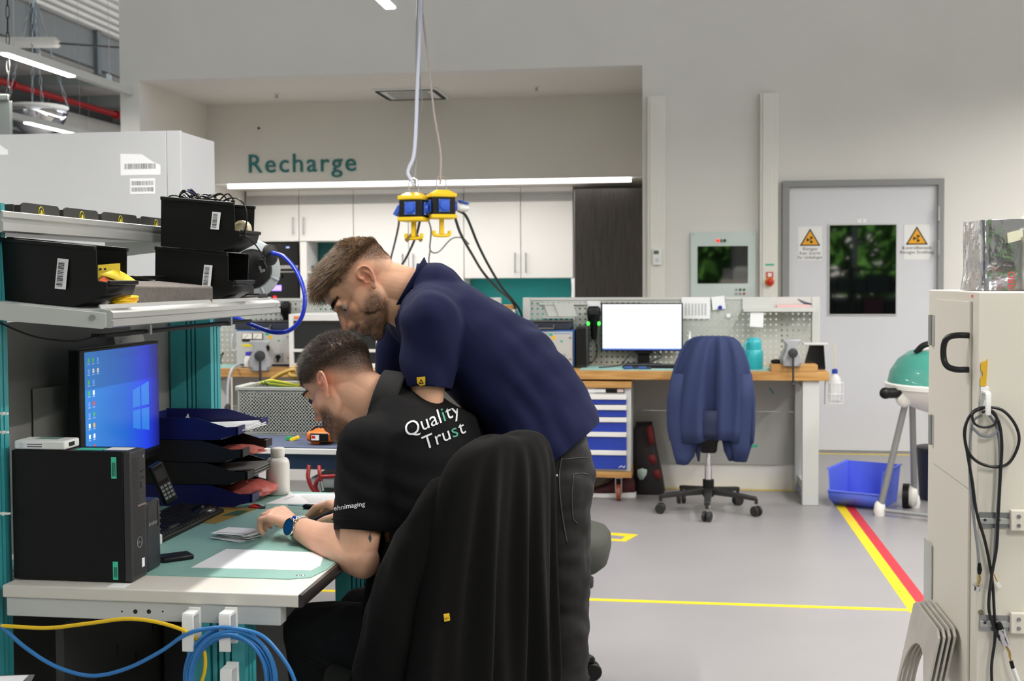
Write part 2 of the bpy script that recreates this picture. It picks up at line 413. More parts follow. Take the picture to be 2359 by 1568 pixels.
# ------------------------------------------------------------------ alcove fittings
text = text_obj('wall_lettering', 'Recharge', aY(570, 398, YB), X_, Z_, 0.262, teal_sign, None, bold=0.001, lift=0.008, spacing=1.16, thick=0.014)
tag(text, 'teal raised lettering reading Recharge on the alcove wall', 'sign')
MB_ = MB().box(-4.46, -0.43, YB - 0.012, YB + 0.05, 2.352, 2.392)
t = thing('strip_light', 'long glowing strip light under the lettering wall', 'strip light', (-2.45, YB, 2.35))
MB().box(-4.66, -0.3, YB - 0.01, YB + 0.06, 2.393, 2.3995).build('mounting_rail', white_plastic, t)
MB_.build('diffuser', mat('strip_diffuser', (255, 252, 248), 0.5, emit=4.0), t)
ld = bpy.data.lights.new('lamp', 'AREA'); ld.shape = 'RECTANGLE'; ld.size = 3.2; ld.size_y = 0.05; ld.energy = 36; ld.color = (1, 0.97, 0.93)
lo = bpy.data.objects.new('lamp', ld); COL.objects.link(lo); lo.parent = t; lo.location = (-0.38, 0.03, -0.002)
# a second run of the same strip lights the fronts from behind the bulkhead edge
vent_m = mat('vent_grey', (170, 170, 168), 0.5)
dark_slot = mat('vent_shadow', (46, 45, 44), 0.8)
t = thing('ceiling_cassette', 'square air conditioning cassette in the alcove ceiling', 'air conditioner', (-2.49, 11.0, 3.19))
MB().box(-2.80, -2.18, 10.62, 11.24, 3.172, 3.192).build('panel', white_plastic, t, 0.004)
for x0, x1, y0, y1 in ((-2.77, -2.21, 10.64, 10.68), (-2.77, -2.21, 11.18, 11.22), (-2.78, -2.74, 10.7, 11.16), (-2.24, -2.20, 10.7, 11.16)):
    MB().box(x0, x1, y0, y1, 3.168, 3.1725).build('outlet_slot', dark_slot, t)
MB().box(-2.68, -2.30, 10.75, 11.13, 3.166, 3.1725).build('intake_frame', vent_m, t)
for i in range(9):
    y = 10.77 + i * 0.041
    MB().box(-2.67, -2.31, y, y + 0.02, 3.162, 3.166).build('grille_bar', mat('grille_grey', (200, 198, 194), 0.5), t)
for x, y, lab in ((-3.74, 10.72, 'small ceiling sprinkler left of the air conditioner'), (-1.27, 10.72, 'small ceiling sprinkler right of the air conditioner')):
    t = thing('sprinkler', lab, 'sprinkler', (x, y, 3.14))
    MB().cyl((x, y, 3.15), (x, y, 3.19), 0.012).build('stem', steel, t)
    MB().cyl((x, y, 3.178), (x, y, 3.189), 0.03).build('rosette', white_plastic, t)
    MB().cyl((x, y, 3.146), (x, y, 3.15), 0.018).build('deflector', steel, t)
tag(MB().cyl((-4.13, YB - 0.01, 2.945), (-4.13, YB, 2.945), 0.012).sph((-4.13, YB - 0.01, 2.945), 0.012).build('wall_stud', dark_grey), 'tiny dark stud on the wall above the lettering', 'stud')

# kitchen: louvre fascia, upper units, tall units, niche
seams = [-4.66, -4.058, -3.45, -2.845, -2.242, -1.632, -1.078]
labs = ['white kitchen wall cupboard with a louvre above it, nearest the left alcove wall', 'white kitchen wall cupboard above the teal niche', 'white tall kitchen unit right of the teal niche',
        'white tall kitchen unit behind the hanging power boxes', 'white wall cupboard above the teal splashback, right of the power boxes', 'white wall cupboard beside the dark wood panel']
for i in range(6):
    a, b = seams[i] + 0.003, seams[i + 1] - 0.003
    zb = 1.845 if i < 2 else (0.1 if i < 4 else 1.434)
    t = thing('kitchen_cupboard', labs[i], 'cupboard', ((a + b) / 2, YK, zb), 'white kitchen units in the alcove')
    MB().box(a, b, YK + 0.02, YK + 0.4, zb, 2.398).build('carcass', lam_white, t)
    if i in (2, 3):
        MB().box(a + 0.001, b - 0.001, YK, YK + 0.019, 0.92, 2.243).build('door', lam_white, t, 0.002)
    else:
        MB().box(a + 0.001, b - 0.001, YK, YK + 0.019, zb + 0.004, 2.243).build('door', lam_white, t, 0.002)
    MB().box(a + 0.002, b - 0.002, YK + 0.012, YK + 0.0195, 2.25, 2.342).build('louvre_backing', dark_slot, t)
    for k in range(5):
        z = 2.254 + k * 0.018
        MB().box(a + 0.002, b - 0.002, YK, YK + 0.014, z, z + 0.0105).build('louvre_slat', mat('louvre_grey', (206, 205, 203), 0.5), t)
    hx = (b - 0.055) if i % 2 == 0 else (a + 0.055)
    hz0, hz1 = (1.92, 2.11) if i < 2 else (1.49, 1.705)
    h = MB().cyl((hx, YK - 0.03, hz0), (hx, YK - 0.03, hz1), 0.007)
    for z in (hz0 + 0.02, hz1 - 0.02): h.cyl((hx, YK - 0.03, z), (hx, YK, z), 0.005)
    h.build('handle', steel, t)
tag(MB().box(-2.24, -1.0, 12.70, 12.72, 0.9, 1.434).build('splashback', teal_wall), 'bright teal splashback under the white wall cupboards', 'splashback')
t = thing('open_niche', 'open teal backed kitchen niche beside the oven', 'niche', (-3.7, 12.5, 0.9))
MB().box(-3.97, -3.452, 12.70, 12.72, 0.9, 1.845).build('back_board', teal_dark, t)
MB().box(-4.05, -3.975, YK, 12.7, 0.9, 1.842).build('side_board', lam_white, t)
MB().box(-3.97, -3.452, YK + 0.02, 12.7, 1.5, 1.52).build('shelf_board', lam_white, t)
for a, b, la, lb in ((-4.66, -3.46, 'white kitchen worktop under the oven and niche', 'white kitchen base unit under the oven'), (-2.24, -1.0, 'white kitchen worktop under the teal splashback', 'white kitchen base unit under the teal splashback')):
    tag(MB().box(a, b, YK - 0.02, 12.7, 0.86, 0.9).build('kitchen_worktop', lam_white), la, 'worktop')
    t = thing('kitchen_base_unit', lb, 'cupboard', (a, YK, 0.08))
    MB().box(a, b, YK + 0.05, 12.7, 0.08, 0.86).build('carcass', lam_white, t)
    for k in range(2):
        x0 = a + k * (b - a) / 2
        MB().box(x0 + 0.003, x0 + (b - a) / 2 - 0.003, YK + 0.03, YK + 0.049, 0.1, 0.84).build('door', lam_white, t, 0.002)
t = thing('built_in_oven', 'black built-in microwave oven left of the teal niche', 'oven', (-4.35, YK, 1.545))
MB().box(-4.655, -4.062, YK + 0.0, YK + 0.4, 1.548, 1.832).build('oven_body', black_plastic, t)
MB().box(-4.645, -4.07, YK - 0.012, YK, 1.60, 1.826).build('door_glass', black_gloss, t)
MB().box(-4.645, -4.07, YK - 0.02, YK, 1.548, 1.588).build('trim_strip', steel, t, 0.003)
MB().box(-4.20, -4.165, YK - 0.014, YK - 0.012, 1.775, 1.79).build('clock_display', mat('cool_display', (150, 170, 240), 0.4, emit=1.2), t)
t = thing('coffee_machine', 'black built-in coffee machine with a violet display', 'coffee machine', (-4.35, YK, 1.15))
MB().box(-4.655, -4.062, YK, YK + 0.4, 1.14, 1.54).build('body', black_plastic, t)
MB().box(-4.645, -4.07, YK - 0.012, YK, 1.15, 1.51).build('front_glass', black_gloss, t)
MB().box(-4.655, -4.062, YK - 0.014, YK, 1.512, 1.524).build('trim_strip', steel, t)
p = aY(637, 663, YK); MB().box(p.x - 0.06, p.x + 0.06, YK - 0.016, YK - 0.012, p.z - 0.03, p.z + 0.03).build('display', mat('violet_display', (140, 120, 250), 0.4, emit=2.2), t)
p = aY(634, 685, YK); MB().cyl((p.x, YK - 0.018, p.z), (p.x, YK - 0.012, p.z), 0.02).build('red_light', mat('red_led', (230, 30, 40), 0.4, emit=1.2), t)
p = aY(640, 640, YK); MB().cyl((p.x - 0.05, YK - 0.05, p.z + .02), (p.x + 0.05, YK - 0.05, p.z + .02), 0.02).build('spout', steel, t)
t = thing('dish_stack', 'low stack of white dishes standing in the teal niche', 'dishes', (-3.86, 12.42, 1.5))
for i in range(3):
    MB().lathe([(0.05, 0), (0.11, 0.02), (0.115, 0.024), (0.05, 0.006)], (-3.86, 12.5, 1.52 + i * 0.022)).build('dish', white_plastic, t)
t = thing('tea_towel', 'hanging white tea towel beside the dark wood panel', 'towel', (-1.05, 12.28, 1.1))
tw = MB(); rows = []
for i in range(9):
    z = 1.43 - i * 0.06; rows.append([(-1.10 + k * 0.012 + 0.006 * math.sin(i * .8 + k), 12.30 + 0.012 * math.sin(k * 1.3 + i * .3), z) for k in range(8)])
tw.ring_loft(rows, False, False, closed=False); o = tw.build('towel_cloth', paper, t, ang=180); sm = o.modifiers.new('s', 'SOLIDIFY'); sm.thickness = 0.004
t = thing('tall_cabinet', 'tall cabinet with dark wood grain door at the right end of the kitchen', 'cabinet', (-0.65, YB + 0.1, 0.0))
MB().box(-0.99, -0.285, YB + 0.16, YK + 0.4, 0.0, 2.29).build('carcass', lam_white, t)
MB().box(-0.985, -0.285, YB + 0.13, YB + 0.158, 0.06, 2.30).build('door', dark_wood, t, 0.002)

t = thing('storage_rack', 'dark storage rack under the rear windows behind the viewer', 'rack', (3.6, -4.4, 0))
rk = mat('rack_dark', (52, 54, 54), 0.6)
for x in (1.7, 3.4, 5.2): MB().box(x, x + 0.05, -4.7, -4.2, 0, 1.62).build('upright', rk, t)
for z in (0.1, 0.6, 1.1, 1.55): MB().box(1.7, 5.25, -4.7, -4.2, z, z + 0.04).build('shelf_board', rk, t)
rb = random.Random(2)
for z in (0.14, 0.64, 1.14):
    x = 1.8
    while x < 5.0:
        w_ = rb.uniform(0.25, 0.5)
        MB().box(x, x + w_, -4.65, -4.25, z, z + rb.uniform(0.25, 0.4)).build('crate', mat('crate_%d' % rb.randrange(4), [(40, 60, 66), (60, 58, 54), (90, 40, 60), (30, 34, 36)][rb.randrange(4)], 0.6), t)
        x += w_ + 0.05
# ================================================================== workbenches in the middle distance
def pegboard_material():
    m = bpy.data.materials.new('perforated_grey_steel'); m.use_nodes = True
    n = m.node_tree.nodes; l = m.node_tree.links; p = n['Principled BSDF']
    p.inputs['Base Color'].default_value = lin((186, 190, 184)) + (1,); p.inputs['Roughness'].default_value = 0.5
    tc = n.new('ShaderNodeTexCoord'); sx = n.new('ShaderNodeSeparateXYZ'); l.new(tc.outputs['Object'], sx.inputs[0])
    def frac(sock):
        a = n.new('ShaderNodeMath'); a.operation = 'MULTIPLY'; a.inputs[1].default_value = 1 / 0.0365; l.new(sock, a.inputs[0])
        b = n.new('ShaderNodeMath'); b.operation = 'FRACT'; l.new(a.outputs[0], b.inputs[0])
        c = n.new('ShaderNodeMath'); c.operation = 'SUBTRACT'; c.inputs[1].default_value = 0.5; l.new(b.outputs[0], c.inputs[0])
        d = n.new('ShaderNodeMath'); d.operation = 'MULTIPLY'; l.new(c.outputs[0], d.inputs[0]); l.new(c.outputs[0], d.inputs[1]); return d
    u, v = frac(sx.outputs[0]), frac(sx.outputs[2])
    s_ = n.new('ShaderNodeMath'); s_.operation = 'ADD'; l.new(u.outputs[0], s_.inputs[0]); l.new(v.outputs[0], s_.inputs[1])
    g = n.new('ShaderNodeMath'); g.operation = 'GREATER_THAN'; g.inputs[1].default_value = 0.035; l.new(s_.outputs[0], g.inputs[0])
    l.new(g.outputs[0], p.inputs['Alpha'])
    return m
peg_m = pegboard_material()
grey_panel = mat('grey_bench_panel', (176, 176, 172), 0.6, var=0.02)
mat_teal = mat('pale_green_bench_mat', (150, 190, 182), 0.6, var=0.03, vs=20)
BY0, BY1, BZ = 7.47, 8.03, 0.84
def workbench(x0, x1, label):
    t = thing('workbench', label, 'workbench', ((x0 + x1) / 2, BY0 + 0.28, 0))
    MB().box(x0, x1, BY0, BY1, BZ - 0.056, BZ).build('worktop', beech, t, 0.003)
    for x in (x0 + 0.04, x1 - 0.16):
        leg = MB().box(x, x + 0.10, BY0 + 0.02, BY0 + 0.07, 0.0, BZ - 0.057).box(x + 0.02, x + 0.08, BY0 + 0.07, BY1 - 0.05, 0.06, 0.11).box(x + 0.02, x + 0.08, BY0 + 0.07, BY1 - 0.05, BZ - 0.12, BZ - 0.058).box(x, x + 0.10, BY1 - 0.06, BY1 - 0.02, 0, BZ - 0.057)
        leg.build('leg', alu_paint, t, 0.003)
    MB().box(x0 + 0.15, x1 - 0.05, BY1 - 0.015, BY1 + 0.0, 0.53, BZ - 0.058).build('back_panel', grey_panel, t)
    MB().box(x0 + 0.15, x1 - 0.05, BY1 - 0.015, BY1 + 0.0, 0.17, 0.526).build('back_panel', grey_panel, t)
    MB().box(x0 + 0.15, x1 - 0.05, BY1 + 0.005, BY1 + 0.03, 0.0, 0.18).build('plinth', lam_white, t)
    MB().box(x0 + 0.05, x1 - 0.05, BY1 - 0.03, BY1 - 0.028, BZ, 1.295).build('pegboard', peg_m, t)
    for x in (x0, x1 - 0.05):
        MB().box(x, x + 0.05, BY1 - 0.055, BY1 - 0.005, BZ, 1.30).build('upright', alu_paint, t, 0.003)
    MB().box(x0 + 0.05, x1 - 0.05, BY1 - 0.035, BY1 - 0.02, 1.282, 1.30).build('top_rail', alu_paint, t)
    return t
workbench(-1.045, 0.94, 'beech topped workbench with grey pegboard behind the blue jacket chair')
workbench(-3.3, -1.2, 'beech topped workbench with pegboard seen past the hose reel')
tag(MB().box(-0.62, 0.62, BY0 + 0.04, BY0 + 0.42, BZ, BZ + 0.003).build('bench_mat', mat_teal, None, 0.001), 'pale green mat on the worktop under the white screen', 'mat')
tag(MB().box(-3.2, -2.95, BY0 + 0.04, BY0 + 0.42, BZ, BZ + 0.003).build('bench_mat', mat_teal, None, 0.001), 'pale green mat on the worktop left of the left vise', 'mat')
# pieces of tape on the panel below
tag(MB().box(0.43, 0.54, BY1 - 0.017, BY1 - 0.0152, 0.285, 0.305).build('tape_piece', mat('green_tape', (70, 186, 150), 0.5)), 'green tape strip low on the grey bench panel', 'tape')
o = MB().obox((0.63, BY1 - 0.016, 0.67), V((.6, 0, -.8)), Y_, V((.8, 0, .6)), 0.025, 0.001, 0.006).build('tape_piece', mat('teal_tape', (70, 150, 150), 0.5))
tag(o, 'short slanted teal tape scrap below the right vise', 'tape')

# power supplies -------------------------------------------------------------
inst_grey = mat('instrument_grey', (196, 196, 194), 0.45)
inst_blue = mat('instrument_blue', (52, 104, 176), 0.45)
dial_face = mat('meter_face', (240, 238, 228), 0.5)
lab_yellow = mat('yellow_label', (236, 216, 20), 0.6)
lab_green = mat('green_label', (50, 180, 140), 0.6)
def power_supply(x0, x1, label, side):
    z0, z1, y0 = BZ + 0.004, 1.088, 7.7
    t = thing('power_supply', label, 'power supply', ((x0 + x1) / 2, y0 + 0.12, z0))
    MB().box(x0, x1 + 0.005, y0 + 0.012, y0 + 0.26, z0, z1 - 0.0).build('housing', inst_blue, t, 0.004)
    MB().box(x0 + 0.004, x1 - 0.008, y0, y0 + 0.012, z0 + 0.01, z1 - 0.01).build('front_panel', inst_grey, t, 0.002)
    w_ = x1 - x0
    fx = lambda u: x0 + w_ * u
    fz = lambda v: z0 + (z1 - z0) * v
    MB().box(fx(0.12), fx(0.49), y0 - 0.008, y0, fz(0.68), fz(0.92)).build('meter_frame', black_plastic, t, 0.002)
    for a, b in ((0.13, 0.30), (0.32, 0.48)):
        mf = MB().box(fx(a), fx(b), y0 - 0.010, y0 - 0.008, fz(0.75), fz(0.91)).build('meter', dial_face, t)
        MB().obox((fx((a + b) / 2 - 0.02), y0 - 0.0106, fz(0.81)), V((.7, 0, .7)), Y_, V((-.7, 0, .7)), 0.02, 0.0004, 0.0012).build('needle', ink, mf)
    MB().box(fx(0.12), fx(0.47), y0 - 0.0015, y0, fz(0.53), fz(0.60)).build('warning_label', lab_yellow, t)
    MB().lathe([(0.024, 0), (0.022, 0.025), (0, 0.026)], (fx(0.55), y0, fz(0.50)), (0, -1, 0), 20).build('control_knob', black_plastic, t)
    MB().box(fx(0.68), fx(0.85), y0 - 0.006, y0, fz(0.10), fz(0.36)).build('switch_plate', mat('switch_grey', (160, 162, 162), 0.4), t, 0.002)
    MB().lathe([(0.016, 0), (0.014, 0.02), (0, 0.021)], (fx(0.765), y0 - 0.006, fz(0.25)), (0, -1, 0), 16).obox((fx(0.765), y0 - 0.02, fz(0.20)), X_, Y_, Z_, 0.005, 0.008, 0.02).build('rotary_switch', black_plastic, t)
    MB().cyl((fx(0.62), y0 - 0.0015, fz(0.80)), (fx(0.62), y0, fz(0.80)), 0.014).build('round_sticker', mat('amber_label', (244, 190, 30), 0.6), t)
    MB().box(fx(0.53), fx(0.60), y0 - 0.0015, y0, fz(0.85), fz(0.92)).build('sticker', lab_green, t)
    MB().box(fx(0.75), fx(0.79), y0 - 0.0015, y0, fz(0.68), fz(0.73)).build('sticker', lab_green, t)
    MB().box(fx(0.62), fx(0.95), y0 - 0.001, y0, fz(0.9), fz(0.935)).build('name_strip', mat('faded_print', (150, 166, 196), 0.6), t)
    for u in (0.93,):
        for v in (0.22, 0.8):
            MB().cyl((fx(u), y0 - 0.003, fz(v)), (fx(u), y0, fz(v)), 0.007, n=10).build('screw', steel, t)
    # dark carrying case on top
    c = thing('tool_case', label.replace('power supply', 'flat tool case on the power supply'), 'case', ((x0 + x1) / 2, y0 + 0.1, z1))
    c['label'] = 'flat dark tool case lying on the ' + ('right' if side else 'left') + ' power supply'
    MB().box(x0 - 0.01, x1 - 0.02, y0 + 0.01, y0 + 0.24, z1 + 0.001, z1 + 0.05).build('case_body', mat('navy_case', (38, 42, 58), 0.5), c, 0.008)
    MB().box(x0 - 0.012, x1 - 0.018, y0 + 0.008, y0 + 0.242, z1 + 0.05, z1 + 0.06).build('case_lid', dark_grey, c, 0.004)
    MB().tube([(fx(0.3), y0 + 0.008, z1 + 0.035), (fx(0.3), y0 - 0.008, z1 + 0.012), (fx(0.62), y0 - 0.008, z1 + 0.012), (fx(0.62), y0 + 0.008, z1 + 0.035)], 0.005).build('carry_handle', mat('grey_handle', (110, 108, 106), 0.4), c)
    return t
power_supply(-1.02, -0.672, 'grey and blue bench power supply beside the handheld scanner', 1)
power_supply(-3.0, -2.60, 'grey and blue bench power supply behind the left vise', 0)
t = thing('speaker_box', 'black upright box right of the right power supply', 'box', (-0.62, 7.85, BZ + .004))
MB().box(-0.655, -0.585, 7.68, 7.95, BZ + 0.004, 1.112).build('case', mat('dark_green_black', (30, 34, 34), 0.5), t, 0.004)
MB().box(-0.652, -0.588, 7.676, 7.68, BZ + 0.02, 1.10).build('front_panel', black_plastic, t)

# slanted document holder on the pegboard
t = thing('document_holder', 'pale slanted wall pocket on the pegboard above the power supply', 'holder', (-0.8, 7.98, 1.15))
for k, x in enumerate((-0.905, -0.83)):
    MB().prism([(0, 0.105), (0.13, 0.105), (0.16, 0.015), (0.035, 0.015)], (x, 7.99 - k * 0.012, 1.155), X_, Z_, -0.004).build('pocket_plate', alu_paint, t)
MB().box(-0.905, -0.69, 7.955, 7.995, 1.158, 1.166).build('ledge', alu_paint, t)
MB().box(-0.93, -0.60, 7.985, 7.998, 1.25, 1.262).build('hanging_rail', alu_paint, t)

# handheld scanner with its stand card
def scanner(c, s, label, leds):
    c = V(c)
    t = thing('barcode_scanner', label, 'scanner', c - Z_ * 0.1 * s)
    MB().ring_loft([[c + V((a * w_, -d0 + b * dd, z)) * s for a, b in ((-.8, -1), (.8, -1), (1, -.5), (1, .6), (.7, 1), (-.7, 1), (-1, .6), (-1, -.5))] for z, w_, d0, dd in
                    ((-0.115, 0.018, 0, 0.014), (-0.11, 0.02, 0, 0.016), (-0.02, 0.026, 0.0, 0.02), (0.02, 0.04, 0.012, 0.03), (0.07, 0.047, 0.02, 0.038), (0.10, 0.042, 0.022, 0.034), (0.112, 0.03, 0.022, 0.024))]).build('body', black_plastic, t, ang=60)
    MB().obox(c + V((0, -0.055, 0.075)) * s, X_, V((0, 1, .2)).normalized(), V((0, -.2, 1)).normalized(), 0.03 * s, 0.006 * s, 0.018 * s).build('scan_window', mat('smoked_window', (40, 40, 44), 0.15), t, 0.003)
    for x in leds:
        MB().sph(c + V((x, -0.03, -0.005)) * s, 0.010 * s, 0.008 * s, 0.014 * s, 10, 8).build('status_light', mat('green_led', (60, 240, 70), 0.4, emit=2.5), t)
    return t
scanner((-0.555, 7.93, 1.13), 1.0, 'black handheld scanner with two green lights on the pegboard', (-0.036, 0.036))
cable('scanner_cable', [(-0.555, 7.93, 1.02), (-0.535, 7.94, 0.96), (-0.545, 7.93, 0.89), (-0.58, 7.9, 0.856), (-0.65, 7.93, 0.852)], 0.004, black_plastic).name = 'scanner_cable'
tag(bpy.data.objects['scanner_cable'], 'thin black cable hanging from the scanner with green lights', 'cable')
tag(MB().box(-0.603, -0.515, 7.996, 7.999, 1.19, 1.275).build('paper_note', paper), 'white card pinned above the handheld scanner', 'note')
p = aY(659, 725, 7.95)
scanner((p.x, 7.95, p.z), 0.85, 'black handheld scanner with red label on the left pegboard', ())
s_ = bpy.data.objects['barcode_scanner.001']
MB().obox((p.x, 7.922, p.z - 0.085), X_, Y_, Z_, 0.03, 0.004, 0.012).build('red_label', red_plastic, s_)
MB().sph((p.x - 0.012, 7.915, p.z + 0.083), 0.008).build('status_light', MATS['green_led'], s_)

# monitor on the bench
scr = mat('white_screen', (228, 233, 246), 0.3, emit=0.42)
t = thing('monitor', 'flat monitor showing a white window on the beech bench', 'monitor', (-0.23, 7.9, BZ + 0.004))
MB().box(-0.505, 0.042, 7.895, 7.925, 0.94, 1.262).build('case', black_plastic, t, 0.004)
sc = MB().box(-0.494, 0.032, 7.892, 7.895, 0.957, 1.255).build('screen', scr, t)
MB().box(-0.494, 0.032, 7.8912, 7.892, 0.948, 0.957).build('task_bar', mat('screen_blue', (60, 90, 170), 0.3, emit=0.7), sc)
MB().box(-0.48, 0.02, 7.8912, 7.892, 1.226, 1.238).build('title_line', mat('screen_pale', (206, 220, 246), 0.3, emit=0.8), sc)
MB().box(-0.48, -0.33, 7.8912, 7.892, 0.99, 1.0).build('text_block', MATS['screen_pale'], sc)
MB().box(-0.26, -0.18, 7.925, 7.95, 0.86, 1.0).box(-0.28, -0.16, 7.90, 7.94, 0.925, 0.945).build('stand_neck', black_plastic, t)
MB().box(-0.34, -0.10, 7.82, 7.98, BZ + 0.003, BZ + 0.016).build('stand_foot', black_plastic, t, 0.004)
t = thing('keyboard', 'thin black keyboard in front of the white screen', 'keyboard', (-0.1, 7.72, BZ + .004))
MB().box(-0.35, 0.12, 7.66, 7.79, BZ + 0.003, BZ + 0.02).build('base', black_plastic, t, 0.004)
for r in range(4):
    MB().box(-0.34, 0.11, 7.67 + r * 0.028, 7.69 + r * 0.028, BZ + 0.02, BZ + 0.025).build('key_row', dark_grey, t, 0.001)
c = cable('monitor_cable', [(-0.28, 7.89, 0.945), (-0.33, 7.85, 0.90), (-0.36, 7.80, 0.858), (-0.42, 7.72, 0.85), (-0.5, 7.62, 0.85)], 0.004, black_plastic)
tag(c, 'black cable hanging left below the white screen', 'cable')
c = cable('monitor_cable', [(-0.15, 7.89, 0.945), (-0.10, 7.84, 0.91), (-0.16, 7.80, 0.88), (-0.24, 7.70, 0.85), (-0.3, 7.6, 0.85)], 0.004, black_plastic)
tag(c, 'black cable hanging right below the white screen', 'cable')
for i, x in enumerate((-0.31, -0.22)):
    t = thing('small_clip', ['blue tool clip lying left on the mat below the screen', 'blue tool clip lying right on the mat below the screen'][i], 'clip', (x, 7.58, BZ + .003))
    MB().obox((x, 7.58, BZ + 0.012), V((.9, .4, 0)).normalized(), V((-.4, .9, 0)).normalized(), Z_, 0.03, 0.012, 0.008).build('jaw', mat('clip_blue', (40, 80, 150), 0.4), t, 0.004)
    MB().obox((x + 0.03, 7.6, BZ + 0.01), V((.9, -.4, 0)).normalized(), V((.4, .9, 0)).normalized(), Z_, 0.03, 0.008, 0.006).build('grip', dark_grey, t, 0.003)

# papers, shelf and notes on the right part of the pegboard
def note(px0, py0, px1, py1, label, tilt=0.0, y=7.985, pin=None):
    a = aY(px0, py1, y); b = aY(px1, py0, y); w_, h_ = b.x - a.x, b.z - a.z
    u = V((math.cos(tilt), 0, math.sin(tilt))); v = V((-math.sin(tilt), 0, math.cos(tilt)))
    t = thing('paper_note', label, 'note', (a.x, y, a.z))
    sheet('sheet', a, u, v, w_, h_, paper, t, 0.0008)
    if pin: MB().lathe([(0.014, 0), (0.014, 0.01), (0, 0.012)], aY(*pin, y - 0.002), (0, -1, 0), 14).build('magnet', mat('pin_blue', (34, 50, 170), 0.4), t)
    return t
t = note(1570, 684, 1636, 734, 'printed table sheet on the pegboard right of the white screen')
for k in range(7):
    a = aY(1578 + k * 7.5, 726, 7.983); MB().box(a.x, a.x + 0.012, 7.9825, 7.9835, a.z, a.z + 0.08).build('print_column', mat('print_grey', (196, 198, 200), 0.7), t)
note(1642, 684, 1672, 714, 'small white note held by a round blue magnet', 0.12, pin=(1659, 708))
note(1727, 718, 1758, 752, 'white paper slip hanging below the pegboard shelf', -0.05, y=7.86)
t = thing('round_magnet', 'white round magnet on the pegboard near the blue magnet', 'magnet', aY(1678, 727, 7.98))
MB().lathe([(0.016, 0), (0.016, 0.01), (0, 0.012)], aY(1678, 727, 7.995), (0, -1, 0), 14).build('magnet_disc', white_plastic, t)
t = thing('wall_shelf', 'small white metal shelf at the right end of the pegboard', 'shelf', (0.66, 7.93, 1.21))
MB().box(0.436, 0.90, 7.85, 7.99, 1.213, 1.222).build('shelf_plate', alu_paint, t, 0.002)
MB().box(0.436, 0.90, 7.848, 7.852, 1.205, 1.232).build('front_lip', alu_paint, t)
MB().box(0.436, 0.90, 7.985, 7.99, 1.222, 1.298).build('back_plate', alu_paint, t)
t = thing('notebook', 'pink and blue notepad lying on the pegboard shelf', 'notebook', (0.76, 7.9, 1.223))
MB().box(0.66, 0.87, 7.86, 7.97, 1.223, 1.232).build('cover', mat('pad_blue', (70, 110, 190), 0.5), t)
MB().box(0.655, 0.865, 7.862, 7.97, 1.232, 1.248).build('pages', mat('pad_pink', (238, 190, 190), 0.7), t)
tag(MB().tube([(0.79, 7.90, 1.285), (0.83, 7.89, 1.262), (0.88, 7.90, 1.252)], [0.003, 0.009, 0.005]).build('pen', mat('pen_navy', (50, 52, 80), 0.4)), 'dark pen leaning on the pink notepad', 'pen')
t = thing('spray_nozzle', 'small white nozzle tube standing left of the blue jacket', 'nozzle', (0.07, 7.8, BZ + .003))
a = aY(1589, 780, 7.8)
MB().lathe([(0.018, -0.12), (0.018, -0.04), (0.012, -0.02), (0.006, 0.03), (0.004, 0.05)], (a.x, 7.8, a.z - 0.0), n=12).build('tube', white_plastic, t)
MB().lathe([(0.019, -0.09), (0.019, -0.075)], (a.x, 7.8, a.z), n=12).build('blue_band', mat('pin_blue', (34, 50, 170), 0.4), t)
# thermos
t = thing('thermos_flask', 'turquoise thermos flask standing on the worktop', 'flask', (0.49, 7.66, BZ + .003))
thm = mat('turquoise_plastic', (46, 170, 180), 0.35)
MB().lathe([(0.055, 0.0), (0.06, 0.006), (0.06, 0.11), (0.052, 0.125)], (0.49, 7.66, BZ + 0.003)).build('body', thm, t, ang=50)
MB().lathe([(0.05, 0.126), (0.05, 0.165), (0.044, 0.19), (0.03, 0.2), (0, 0.203)], (0.49, 7.66, BZ + 0.003)).build('cup_lid', thm, t, ang=50)
MB().tube(cr([(0.44, 7.62, 0.93), (0.425, 7.60, 0.97), (0.43, 7.60, 1.0), (0.45, 7.62, 1.02)], 5), 0.007).build('carry_handle', thm, t)

